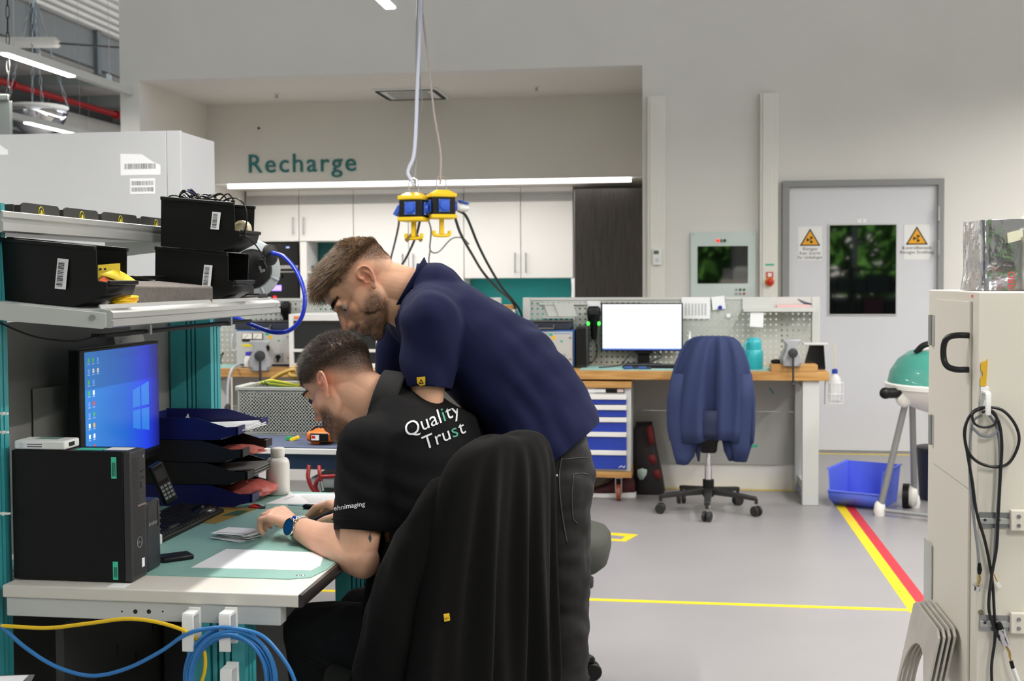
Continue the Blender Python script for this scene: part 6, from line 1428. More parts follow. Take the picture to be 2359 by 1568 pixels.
t = thing('small_plug', 'tiny clear plug on the grey lead behind the black strand', 'connector', aY(2297, 1343, KY0 - .012))
MB().tube(cr([aY(2290, 1322, KY0 - .012), aY(2294, 1332, KY0 - .012), aY(2298, 1340, KY0 - .012)], 4), 0.0012, 6).build('thin_wire', MATS['wire_0'], t)
MB().obox(aY(2300, 1346, KY0 - .012), V((.6, 0, -.8)), Y_, V((.8, 0, .6)), 0.006, 0.003, 0.004).build('housing', white_plastic, t)

# crinkled foil bags on the cabinet
foil = mat('metallised_film', (205, 205, 208), 0.16, 0.9, bump=0.9, bs=26)
red_ink = mat('red_ink', (190, 60, 70), 0.6)
def foil_bag(c, hx, hy, h, yaw, seed, label, m=foil):
    c = V(c); rz = Matrix.Rotation(yaw, 3, 'Z')
    t = thing('foil_bag', label, 'bag', c)
    N, M_ = 48, 26; rings = []
    for i in range(M_ + 1):
        f_ = i / M_; z = h * f_; ring = []
        for k in range(N):
            a = 2 * math.pi * k / N; cx_, sy_ = math.cos(a), math.sin(a)
            e = 0.28
            x = hx * math.copysign(abs(cx_) ** e, cx_); y = hy * math.copysign(abs(sy_) ** e, sy_)
            q = V((x, y, z)); nz = noise.noise(V((x * 9, y * 9, z * 6 + seed))) * 0.012 + noise.noise(V((x * 26, y * 26, z * 13 + seed))) * 0.005
            d = V((cx_, sy_, 0)); taper = 1 - 0.06 * f_
            q = V((x * taper, y * taper, z + 0.012 * noise.noise(V((a * 2, seed, 0))) * f_)) + d * nz * min(1, f_ * 4)
            ring.append(c + rz @ q)
        rings.append(ring)
    top = [c + rz @ V(((p_ - c).x * 0, 0, 0)) for p_ in rings[-1]]
    o = MB().ring_loft(rings).build('film', m, t, ang=28)
    return t
p0 = aY(2233, 672, 2.60); 
fb = foil_bag((aY(2291, 672, 2.74).x, 2.735, KH + 0.001), 0.056, 0.075, 0.152, R_(8), 3.0, 'crinkled silver foil bag on top of the beige cabinet')
a = aY(2322, 560, 2.655); tag(MB().prism([(0, 0), (0.032, 0.008), (0.030, 0.030), (-0.002, 0.022)], a, V((1, .1, .0)).normalized(), Z_, 0.001).build('tape_patch', mat('pale_tape', (214, 214, 190), 0.5)), 'pale tape patch on the foil bag', 'tape')
fb2 = foil_bag((aY(2352, 672, 2.7).x + 0.045, 2.70, KH + 0.001), 0.05, 0.07, 0.115, R_(-6), 9.0, 'second foil bag with red print behind the first', mat('pale_film', (196, 194, 194), 0.25, 0.5, bump=0.8, bs=24))
vs, fs = text_mesh('ORF:Scan', 0.02, 0.0003)
tag(mobj('red_print', [aY(2338, 624, 2.622) + V((-y * 1.0, -0.0, -x)) for x, y in vs], fs, red_ink, None, smooth=False), 'red printed lettering on the second foil bag', 'print')
t = thing('grey_device', 'corner of a grey instrument behind the foil bags', 'instrument', (aY(2359, 600, 2.9).x, 2.88, KH))
g0 = aY(2346, 672, 2.82)
MB().box(g0.x, g0.x + 0.2, 2.82, 2.96, KH + 0.001, KH + 0.135).build('case', alu_paint, t, 0.006)
MB().prism([(0, 0), (0.2, 0), (0.2, 0.05), (0.05, 0.05)], (g0.x, 2.83, KH + 0.136), X_, Z_, -0.1).build('slanted_top', alu_paint, t)
MB().box(g0.x, g0.x + 0.2, 2.818, 2.82, KH + 0.125, KH + 0.129).build('teal_line', teal_sign, t)
for k in range(2): MB().box(g0.x + 0.015, g0.x + 0.18, 2.816, 2.82, KH + 0.05 + k * .045, KH + 0.055 + k * .045).build('rail', steel, t)

# stacked metal plates leaning on the cabinet
stl = mat('worn_sheet_steel', (206, 201, 193), 0.36, 0.3, var=0.14, vs=7, bump=0.15, bs=30)
def leaning_plate(k, label):
    # plate plane runs along Y and leans in x; top edge touches the cabinet side
    ztop = 0.672 - k * 0.002; xt = KX - 0.012 - k * 0.011; lean = 0.2
    up_ = V((lean, 0, 1)).normalized(); nrm = V((-1, 0, lean)).normalized()
    ya, yb = 2.60, 2.87; H_ = 0.46
    top = V((xt, 0, ztop)) 
    def P(y, d): return V((xt, y, ztop)) - up_ * d
    cy_, cd_, R0 = (ya + yb) / 2, 0.19, 0.115
    outer = []; inner = []
    N = 48
    for i in range(N):
        a = 2 * math.pi * i / N; c_, s_ = math.cos(a), math.sin(a)
        k_ = 1 / max(abs(c_) / ((yb - ya) / 2), abs(s_) / (0.188 if s_ < 0 else 0.268))
        outer.append((cy_ + c_ * k_, cd_ + s_ * k_)); inner.append((cy_ + c_ * R0, cd_ + s_ * R0))
    th = 0.005; mb = MB(); b = 0
    vs = [P(y, d) for y, d in outer] + [P(y, d) for y, d in inner] + [P(y, d) + nrm * th for y, d in outer] + [P(y, d) + nrm * th for y, d in inner]
    fs = []
    for i in range(N):
        j = (i + 1) % N
        fs += [(i, j, N + j, N + i), (2 * N + i, 3 * N + i, 3 * N + j, 2 * N + j), (i, 2 * N + i, 2 * N + j, j), (N + i, N + j, 3 * N + j, 3 * N + i)]
    mb.add(vs, fs)
    return tag(mb.build('steel_plate', stl, None, 0.001), label, 'plate', 'steel plates leaning on the cabinet')
for k in range(4): leaning_plate(k, ['steel plate with a round hole, innermost against the cabinet', 'steel plate with a round hole, second from the cabinet', 'steel plate with a round hole, third from the cabinet', 'steel plate with a round hole, outermost of the leaning stack'][k])
tag(MB().box(KX - 0.010, KX - 0.007, 2.88, 2.965, 0.22, 0.79).build('clear_sheet', mat('pale_acrylic', (200, 204, 198), 0.2, alpha=0.75)), 'pale clear sheet standing behind the steel plates', 'sheet')
tag(MB().box(KX - 0.30, KX - 0.004, 2.52, 2.97, 0.0, 0.215).build('wooden_crate', mat('crate_wood', (150, 140, 124), 0.7)), 'low box on the floor supporting the leaning plates', 'box')

# ================================================================== stool behind the standing man
def star_base(t, c, r, z_arm, m, start=0.0, hub=0.04):
    c = V(c)
    for k in range(5):
        a = start + 2 * math.pi * k / 5; d = V((math.cos(a), math.sin(a), 0)); s = V((-d.y, d.x, 0))
        arm = MB().ring_loft([[c + d * rr + s * w_ * i + Z_ * (z + h * j) for i, j in ((-1, -1), (1, -1), (1, 1), (-1, 1))] for rr, w_, h, z in ((0.03, 0.026, 0.02, z_arm + 0.025), (r * 0.6, 0.02, 0.014, z_arm + 0.012), (r, 0.017, 0.012, z_arm))]).build('base_arm', m, t, 0.005)
        e = c + d * r
        MB().cyl(e + Z_ * (z_arm - 0.03), e + Z_ * z_arm, 0.01).build('castor_stem', m, arm)
        ax = V((math.cos(a + 1.2), math.sin(a + 1.2), 0)); wz = 0.031
        for sgn in (-1, 1): MB().lathe([(0.012, 0), (0.029, 0.003), (0.031, 0.008), (0.031, 0.017), (0.027, 0.021), (0, 0.022)], V((e.x, e.y, wz)) + ax * (0.004 if sgn > 0 else -0.004), ax * sgn, 20).build('castor_wheel', m, arm)
stool_fab = mat('olive_grey_fabric', (60, 62, 56), 0.9, bump=0.3, bs=500)
sc_ = V((-0.46, 4.02, 0))
t = thing('work_stool', 'dark olive padded stool standing behind the bent man', 'stool', sc_)
rings = []
for z, s_ in ((0.435, 0.72), (0.44, 0.86), (0.46, 0.96), (0.50, 1.0), (0.535, 0.99), (0.555, 0.93), (0.566, 0.80), (0.57, 0.5)):
    rings.append([sc_ + V((0.235 * s_ * math.copysign(abs(math.cos(a)) ** .6, math.cos(a)), 0.225 * s_ * math.copysign(abs(math.sin(a)) ** .6, math.sin(a)), z)) for a in np.linspace(0, 2 * math.pi, 40, endpoint=False)])
MB().ring_loft(rings).build('seat_pad', stool_fab, t, ang=60)
MB().box(sc_.x - 0.1, sc_.x + 0.1, 3.93, 4.11, 0.40, 0.436).build('seat_plate', black_plastic, t, 0.006)
MB().cyl((sc_.x, 4.02, 0.08), (sc_.x, 4.02, 0.40), 0.025).build('gas_column', black_plastic, t)
a = aY(1325, 1346, 3.9); b = aY(1367, 1340, 3.9)
MB().cyl((sc_.x + 0.05, 3.95, a.z + 0.005), a, 0.006).build('lever_rod', black_plastic, t)
MB().ring_loft([[a + V((0, math.cos(k) * r, math.sin(k) * r)) + (b - a) * u for k in np.linspace(0, 2 * math.pi, 14, endpoint=False)] for u, r in ((0, 0.015), (0.15, 0.0175), (0.9, 0.021), (1.0, 0.016))]).build('lever_knob', mat('lever_grey', (56, 56, 56), 0.5), t, ang=60)
star_base(t, (sc_.x, sc_.y, 0), 0.20, 0.075, black_plastic, R_(36))

# ================================================================== swivel chair with the blue jacket
bc0 = V((0.192, 7.22, 0))
t = thing('swivel_chair', 'black swivel chair on castors in front of the beech workbench', 'chair', bc0)
star_base(t, bc0, 0.30, 0.105, mat('base_black', (34, 33, 33), 0.45), R_(195))
MB().cyl((0.192, 7.22, 0.03), (0.192, 7.22, 0.10), 0.018).build('lower_tube', chrome, t)
MB().cyl((0.192, 7.22, 0.20), (0.192, 7.22, 0.285), 0.022).build('upper_tube', chrome, t)
MB().cyl((0.192, 7.22, 0.095), (0.192, 7.22, 0.20), 0.034).build('hub_sleeve', black_plastic, t, 0.003)
MB().cyl((0.192, 7.22, 0.28), (0.192, 7.22, 0.37), 0.014).build('gas_rod', chrome, t)
MB().ring_loft([[(0.192 + a * w_, 7.22 + b * w_, z) for a, b in ((-1, -1), (1, -1), (1, 1), (-1, 1))] for z, w_ in ((0.365, 0.04), (0.38, 0.05), (0.43, 0.055), (0.47, 0.075))]).build('mechanism', black_plastic, t, 0.006)
MB().box(0.0, 0.40, 7.06, 7.44, 0.47, 0.54).build('seat', black_plastic, t, 0.03, seg=4)
MB().ring_loft([[(0.20 + w_ * math.cos(a), 7.16 + 0.025 * math.sin(a) + 0.02 * (z - .7), z) for a in np.linspace(0, 2 * math.pi, 20, endpoint=False)] for z, w_ in ((0.56, 0.12), (0.62, 0.17), (0.80, 0.19), (0.98, 0.15), (1.03, 0.08))]).build('backrest', black_plastic, t, ang=60)
jb = mat('blue_softshell', (38, 51, 92), 0.8, var=0.05, vs=6)
jb2 = mat('dark_blue_lining', (28, 36, 68), 0.8)
t = thing('blue_jacket', 'blue jacket draped over the back of the swivel chair', 'jacket', (0.2, 7.1, 0.4))
prof = [(774, 1612, 1676), (777, 1596, 1692), (786, 1581, 1704), (806, 1567, 1716), (835, 1555, 1726), (870, 1545, 1733), (910, 1538, 1739), (950, 1535, 1740), (985, 1537, 1739), (1012, 1542, 1736)]
rings = []; N = 72
for i, (y, xl, xr) in enumerate(prof):
    a = aY(xl, y, 7.1); b = aY(xr, y, 7.1); cx_ = (a.x + b.x) / 2; hw = (b.x - a.x) / 2; z = a.z; f_ = i / (len(prof) - 1)
    th = 0.035 + 0.075 * min(1, f_ * 2.2); ring = []
    for k in range(N):
        an = 2 * math.pi * k / N
        x = hw * math.cos(an); y_ = -th * math.copysign(abs(math.sin(an)) ** 0.8, math.sin(an))
        u = x / max(hw, .01)
        if math.sin(an) > 0: y_ += f_ ** 0.6 * (0.030 * math.cos(u * 9 + 0.6 * math.sin(f_ * 3)) + 0.024 * math.sin(u * 15 + f_ * 2.2) - 0.02 * math.exp(-((u + 0.12 + .25 * f_) / 0.13) ** 2) + .025 * math.exp(-((u - .42) / .1) ** 2))
        ring.append((cx_ + x, 7.13 + y_, z + 0.012 * math.sin(u * 4 + 1) * f_))
    rings.append(ring)
MB().ring_loft(rings).build('jacket_back', jb, t, ang=180)
def lobe(pr, nm, yc, th, m):
    rings = []
    for i, (y, xl, xr) in enumerate(pr):
        a = aY(xl, y, yc); b = aY(xr, y, yc); cx_ = (a.x + b.x) / 2; hw = (b.x - a.x) / 2
        rings.append([(cx_ + hw * math.cos(an), yc + th * math.sin(an) * (1 + .2 * math.sin(3 * an + i)), a.z) for an in np.linspace(0, 2 * math.pi, 24, endpoint=False)])
    return MB().ring_loft(rings).build(nm, m, t, ang=180)
lobe([(860, 1548, 1588), (920, 1536, 1596), (980, 1536, 1602), (1020, 1545, 1606), (1050, 1552, 1600), (1068, 1558, 1586)], 'sleeve', 7.09, 0.038, jb)
lobe([(860, 1692, 1732), (920, 1690, 1741), (980, 1684, 1739), (1020, 1682, 1734), (1062, 1690, 1721)], 'sleeve', 7.09, 0.038, jb)
lobe([(945, 1612, 1668), (975, 1606, 1672), (995, 1602, 1670), (1006, 1604, 1668)], 'hem', 7.03, 0.03, jb2)
lobe([(1000, 1660, 1700), (1040, 1668, 1702), (1060, 1678, 1690)], 'front_flap', 7.12, 0.03, jb)
lobe([(1000, 1596, 1618), (1040, 1602, 1614), (1062, 1607, 1612)], 'zip_edge', 7.10, 0.012, jb2)

# ================================================================== the hall beyond (left)
struct(MB().box(-8.1, -8.0, 8, 30, 4.39, ROOF).build('trim_1', hall_grey))
for k in range(12):
    y = 9 + k * 1.6
    struct(MB().box(-8.0, -7.94, y, y + 0.1, 4.3, ROOF).build('trim_%d' % (k + 2), mat('column_blue_grey', (84, 94, 98), 0.5)))
struct(MB().box(-16, -8.1, 8, 30, 4.38, 4.42).build('ceiling_lower', deck_m))
pane_w = mat('soffit_panel', (206, 204, 200), 0.5)
beam_m = mat('galvanised_beam', (160, 168, 168), 0.5, 0.3)
for k in range(9):
    y = 12 + k * 1.9
    tag(MB().box(-13, -8.02, y, y + 0.16, 4.22, 4.378).build('ceiling_beam', beam_m), 'galvanised cross beam under the hall ceiling, %s from the near end' % ['first', 'second', 'third', 'fourth', 'fifth', 'sixth', 'seventh', 'eighth', 'ninth'][k], 'beam', 'cross beams of the hall ceiling')
    for j in range(2):
        tag(MB().box(-11.8 + j * 1.9, -10.2 + j * 1.9, y + 0.5, y + 0.72, 4.335, 4.378).build('ceiling_panel', pane_w), 'pale panel under the hall ceiling, bay %d %s row' % (k + 1, ['outer', 'inner'][j]), 'panel', 'pale panels of the hall ceiling')
t = thing('sprinkler_pipe', 'red sprinkler pipe running along the hall ceiling', 'pipe', (-9.0, 17, 4.12))
MB().cyl((-9.0, 9, 4.12), (-9.0, 29.5, 4.12), 0.045).build('pipe', mat('red_pipe', (168, 24, 30), 0.4), t)
for y in (12.9, 15, 18, 21, 24): MB().cyl((-9.0, y, 4.12), (-9.0, y + 0.06, 4.12), 0.07).build('coupling', mat('red_pipe', (168, 24, 30), 0.4), t)
for y0, y1 in ((9, 15.4), (16.3, 24), (24.5, 29)):
    k = int(y0); o = MB().box(-9.4, -9.35, y0, y1, 3.72, 4.06).build('trim_%d' % (30 + k), mat('pale_cladding', (200, 198, 194), 0.5)); struct(o)
struct(MB().box(-9.9, -9.85, 8, 30, 3.2, 4.38).build('trim_60', mat('dark_cladding', (96, 98, 97), 0.6)))
for k in range(10):
    y = 10.5 + k * 1.2
    tag(MB().cyl((-9.30, y, 3.55), (-9.30, y, 4.38), 0.006, n=6).build('hanger_rod', steel), 'thin hanger rod before the pale cladding, %s from the near end' % ['first', 'second', 'third', 'fourth', 'fifth', 'sixth', 'seventh', 'eighth', 'ninth', 'tenth'][k], 'rod', 'hanger rods in the hall')
t = thing('cable_tray', 'dark cable tray under the pale hall cladding', 'cable tray', (-9.2, 18, 3.5))
MB().box(-9.32, -9.05, 9, 29, 3.52, 3.56).build('tray', mat('tray_grey', (104, 104, 102), 0.5), t)
for k in range(8): MB().box(-9.3, -9.0, 10 + k * 2.2, 10.1 + k * 2.2, 3.44, 3.52).build('bracket', steel, t)
t = thing('batten_lamp', 'unlit fluorescent batten lamp hanging on chains at the left', 'lamp', (-7.4, 13, 4.15))
a = aY(-60, 100, 12.5); b = aY(137, 100, 12.5)
MB().obox((a + b) / 2, (b - a).normalized(), Y_, Z_, (b - a).length / 2, 0.055, 0.05).build('diffuser', mat('milky_diffuser', (210, 208, 204), 0.2), t, 0.04, seg=4)
MB().obox((a + b) / 2 + Z_ * 0.052, (b - a).normalized(), Y_, Z_, (b - a).length / 2 - 0.05, 0.04, 0.012).build('housing', alu_paint, t)
MB().cyl(b, b + V((1.0, 0.3, -0.05)), 0.012).build('conduit', dark_grey, t)
# domed mirror
mc = aY(87, 250, 12.6); R0 = (aY(148, 250, 12.6).x - aY(26, 250, 12.6).x) / 2
t = thing('dome_mirror', 'hanging half dome safety mirror in the hall', 'mirror', mc)
MB().lathe([(R0, 0), (R0 * .98, -R0 * .2), (R0 * .92, -R0 * .38), (R0 * .82, -R0 * .56), (R0 * .66, -R0 * .73), (R0 * .45, -R0 * .87), (R0 * .22, -R0 * .96), (0, -R0 * .98)], mc, n=48).build('dome', chrome, t, ang=180)
MB().lathe([(R0 * 1.0, 0.0), (R0 * 1.03, 0.005), (R0 * 1.03, 0.025), (R0, 0.03)], mc, n=48).build('rim', alu_paint, t)
def chain(p, q, nm, t, m, r=0.011, k=None):
    p = V(p); q = V(q); n = k or max(6, int((q - p).length / 0.09)); d = (q - p) / n; o = d.orthogonal().normalized(); w_ = d.normalized().cross(o); mb = MB()
    for i in range(n):
        c = p + d * (i + .5); u = o if i % 2 else w_
        mb.tube([c + d * 0.62 * math.cos(a) + u * r * 1.3 * math.sin(a) for a in np.linspace(0, 2 * math.pi, 8, endpoint=False)], r * 0.35, 4, True)
    o_ = mb.build(nm, m, t); o_['kind'] = 'stuff'; return o_
apex = aY(75, -20, 12.6); chm = mat('chain_steel', (170, 180, 190), 0.35, 0.8)
for an in (20, 110, 200, 290): chain(mc + V((math.cos(R_(an)) * R0, math.sin(R_(an)) * R0, 0.03)), apex, 'chain', t, chm)
t = thing('black_chain', 'dark chain hanging at the far left of the hall', 'chain', aY(17, 230, 8))
chain(aY(17, -20, 8.0), aY(19, 230, 8.0), 'links', t, mat('chain_dark', (70, 70, 70), 0.4, 0.7), 0.009)
t = thing('grey_column', 'pale grey column head at the left picture edge', 'column', (-6.0, 9.4, 0))
a = aY(-80, 232, 8.0); b = aY(23, 232, 8.0)
MB().box(a.x - 0.2, b.x, 8.0, 8.03, 0.0, b.z).build('shaft', mat('column_grey', (112, 118, 117), 0.6), t, 0.004)
MB().box(a.x - 0.2, b.x - 0.02, 7.99, 8.04, b.z + 0.001, b.z + 0.05).build('cap', hall_grey, t, 0.01)

# trees outside the rear windows (they show as reflections in the dark panes)
leaf = mat('tree_leaves', (96, 160, 56), 0.7, var=0.6, vs=3, rgb2=(24, 60, 18))
rnd = random.Random(21)
for k in range(7):
    x, y = -10 + k * 3.1 + rnd.uniform(-.6, .6), -11.5 + rnd.uniform(-1.5, 1.5)
    t = thing('garden_tree', 'leafy green tree outside the rear windows, %s from the left' % ['first', 'second', 'third', 'fourth', 'fifth', 'sixth', 'seventh'][k], 'tree', (x, y, 0), 'trees outside the windows')
    MB().cyl((x, y, 0), (x, y, 2.4), 0.16, 0.1).build('trunk', mat('bark', (84, 66, 50), 0.9), t)
    mb = MB()
    for i in range(1500):
        th, ph, rr = rnd.uniform(0, 6.28), math.acos(rnd.uniform(-1, 1)), 2.3 * rnd.random() ** 0.4
        c = V((x + rr * math.sin(ph) * math.cos(th), y + rr * math.sin(ph) * math.sin(th), 2.7 + 1.25 * rr * math.cos(ph) * .9))
        u = V((rnd.uniform(-1, 1), rnd.uniform(-1, 1), rnd.uniform(-1, 1))).normalized(); w_ = u.orthogonal().normalized(); s_ = rnd.uniform(.12, .3)
        mb.add([c - u * s_, c + w_ * s_ * .6, c + u * s_, c - w_ * s_ * .6], [(0, 1, 2, 3)])
    o = mb.build('foliage', leaf, t); o['kind'] = 'stuff'
struct(MB().box(-30, 25, -40, -5.2, -0.12, -0.02).build('ground_outside', mat('lawn', (92, 120, 60), 0.9, var=0.2)))
# ================================================================== people
def cap(mb, p0, p1, r0, r1, n=20):
    """closed tapered capsule"""
    p0 = V(p0); p1 = V(p1); d = (p1 - p0); L = d.length; d = d / max(L, 1e-6)
    u = d.orthogonal().normalized(); w_ = d.cross(u); rings = []
    for t_ in np.linspace(-math.pi / 2, 0, 5): rings.append((p0 + d * r0 * math.sin(t_), max(r0 * math.cos(t_), 1e-4)))
    for t_ in np.linspace(0, math.pi / 2, 5): rings.append((p1 + d * r1 * math.sin(t_), max(r1 * math.cos(t_), 1e-4)))
    mb.ring_loft([[c + (u * math.cos(2 * math.pi * k / n) + w_ * math.sin(2 * math.pi * k / n)) * r for k in range(n)] for c, r in rings])
def chain_caps(mb, pts, rs):
    for a, b, r0, r1 in zip(pts[:-1], pts[1:], rs[:-1], rs[1:]): cap(mb, a, b, r0, r1)
def ell(mb, c, ax, r, n=24, m=16):
    """ellipsoid with axes ax (3 vectors) and radii r"""
    M = Matrix((ax[0], ax[1], ax[2])).transposed()
    mb.sph(c, r[0], r[1], r[2], n, m, rot=M)
def torso_loft(mb, secs, L, e=0.85, n=40, grow=0.0):
    """secs: (centre, half width along L, half depth to the back, half depth to the front)"""
    L = V(L).normalized(); cs = [V(s[0]) for s in secs]; rings = []
    for i, (c, hw, hb, hf) in enumerate(secs):
        t_ = (cs[min(i + 1, len(cs) - 1)] - cs[max(i - 1, 0)]).normalized()
        D = L.cross(t_).normalized()          # towards the back or front
        ring = []
        for k in range(n):
            a = 2 * math.pi * k / n; x, y = math.cos(a), math.sin(a)
            x = math.copysign(abs(x) ** e, x); y = math.copysign(abs(y) ** e, y)
            ring.append(V(c) + L * x * (hw + grow) + D * y * ((hb if y > 0 else hf) + grow))
        rings.append(ring)
    # rounded ends
    c0 = sum(rings[0], V()) / n; c1 = sum(rings[-1], V()) / n
    rings = [[c0 + (p - c0) * 0.05 for p in rings[0]]] + rings + [[c1 + (p - c1) * 0.05 for p in rings[-1]]]
    mb.ring_loft(rings)
def remesh(mb, voxel, it=4, fac=0.5):
    me = bpy.data.meshes.new('tmp'); me.from_pydata([tuple(p) for p in mb.v], [], mb.f); me.update()
    bm = bmesh.new(); bm.from_mesh(me); bmesh.ops.recalc_face_normals(bm, faces=bm.faces); bm.to_mesh(me); bm.free()
    o = bpy.data.objects.new('tmp', me); COL.objects.link(o)
    r = o.modifiers.new('r', 'REMESH'); r.mode = 'VOXEL'; r.voxel_size = voxel
    if it:
        s = o.modifiers.new('s', 'SMOOTH'); s.factor = fac; s.iterations = it
    dg = bpy.context.evaluated_depsgraph_get(); dg.update()
    m2 = bpy.data.meshes.new_from_object(o.evaluated_get(dg))
    n = len(m2.vertices); co = np.empty(n * 3); m2.vertices.foreach_get('co', co); co = co.reshape(-1, 3)
    nr = np.empty(n * 3); m2.vertices.foreach_get('normal', nr); nr = nr.reshape(-1, 3)
    fs = [tuple(p.vertices) for p in m2.polygons]
    bpy.data.objects.remove(o); bpy.data.meshes.remove(me); bpy.data.meshes.remove(m2)
    return co, nr, fs
def np_obj(name, co, fs, m, parent, col=None, ang=180):
    org = np.array(ORG.get(rootof(parent).name, V((0, 0, 0)))) if parent else np.zeros(3)
    me = bpy.data.meshes.new(name); me.from_pydata((co - org).tolist(), [], fs); me.update(); me.shade_smooth()
    if m: me.materials.append(m)
    if col is not None:
        at = me.color_attributes.new('tint', 'FLOAT_COLOR', 'POINT')
        at.data.foreach_set('color', np.concatenate([col, np.ones((len(col), 1))], 1).astype(np.float32).ravel())
    o = bpy.data.objects.new(name, me); COL.objects.link(o)
    if parent: o.parent = parent
    return o
def gauss(P, c, s): return np.exp(-((P - np.array(c)) ** 2).sum(1) / (2 * s * s))
def sstep(x, a, b):
    t_ = np.clip((x - a) / (b - a), 0, 1); return t_ * t_ * (3 - 2 * t_)
def nz(P, f, seed=0.0):
    return np.array([noise.noise((p[0] * f + seed, p[1] * f + seed * 1.7, p[2] * f)) for p in P])
def tint_material(name, rough, sss=0.0, bump=0.0, bs=400, sheen=0.0):
    m = bpy.data.materials.new(name); m.use_nodes = True; n = m.node_tree.nodes; l = m.node_tree.links; p = n['Principled BSDF']
    a = n.new('ShaderNodeAttribute'); a.attribute_name = 'tint'; l.new(a.outputs['Color'], p.inputs['Base Color'])
    p.inputs['Roughness'].default_value = rough; p.inputs['Specular IOR Level'].default_value = 0.4; p.inputs['Sheen Weight'].default_value = sheen
    if sss:
        p.inputs['Subsurface Weight'].default_value = sss; p.inputs['Subsurface Radius'].default_value = (0.012, 0.005, 0.003); p.inputs['Subsurface Scale'].default_value = 0.5
    if bump:
        t_ = n.new('ShaderNodeTexNoise'); t_.inputs['Scale'].default_value = bs; tc = n.new('ShaderNodeTexCoord'); l.new(tc.outputs['Object'], t_.inputs[0])
        b = n.new('ShaderNodeBump'); b.inputs['Strength'].default_value = bump; b.inputs['Distance'].default_value = 0.001; l.new(t_.outputs[0], b.inputs['Height']); l.new(b.outputs[0], p.inputs['Normal'])
    return m
skin_m = tint_material('skin', 0.5, 0.12, 0.25, 500)
hair_m = tint_material('hair_fibre', 0.45)

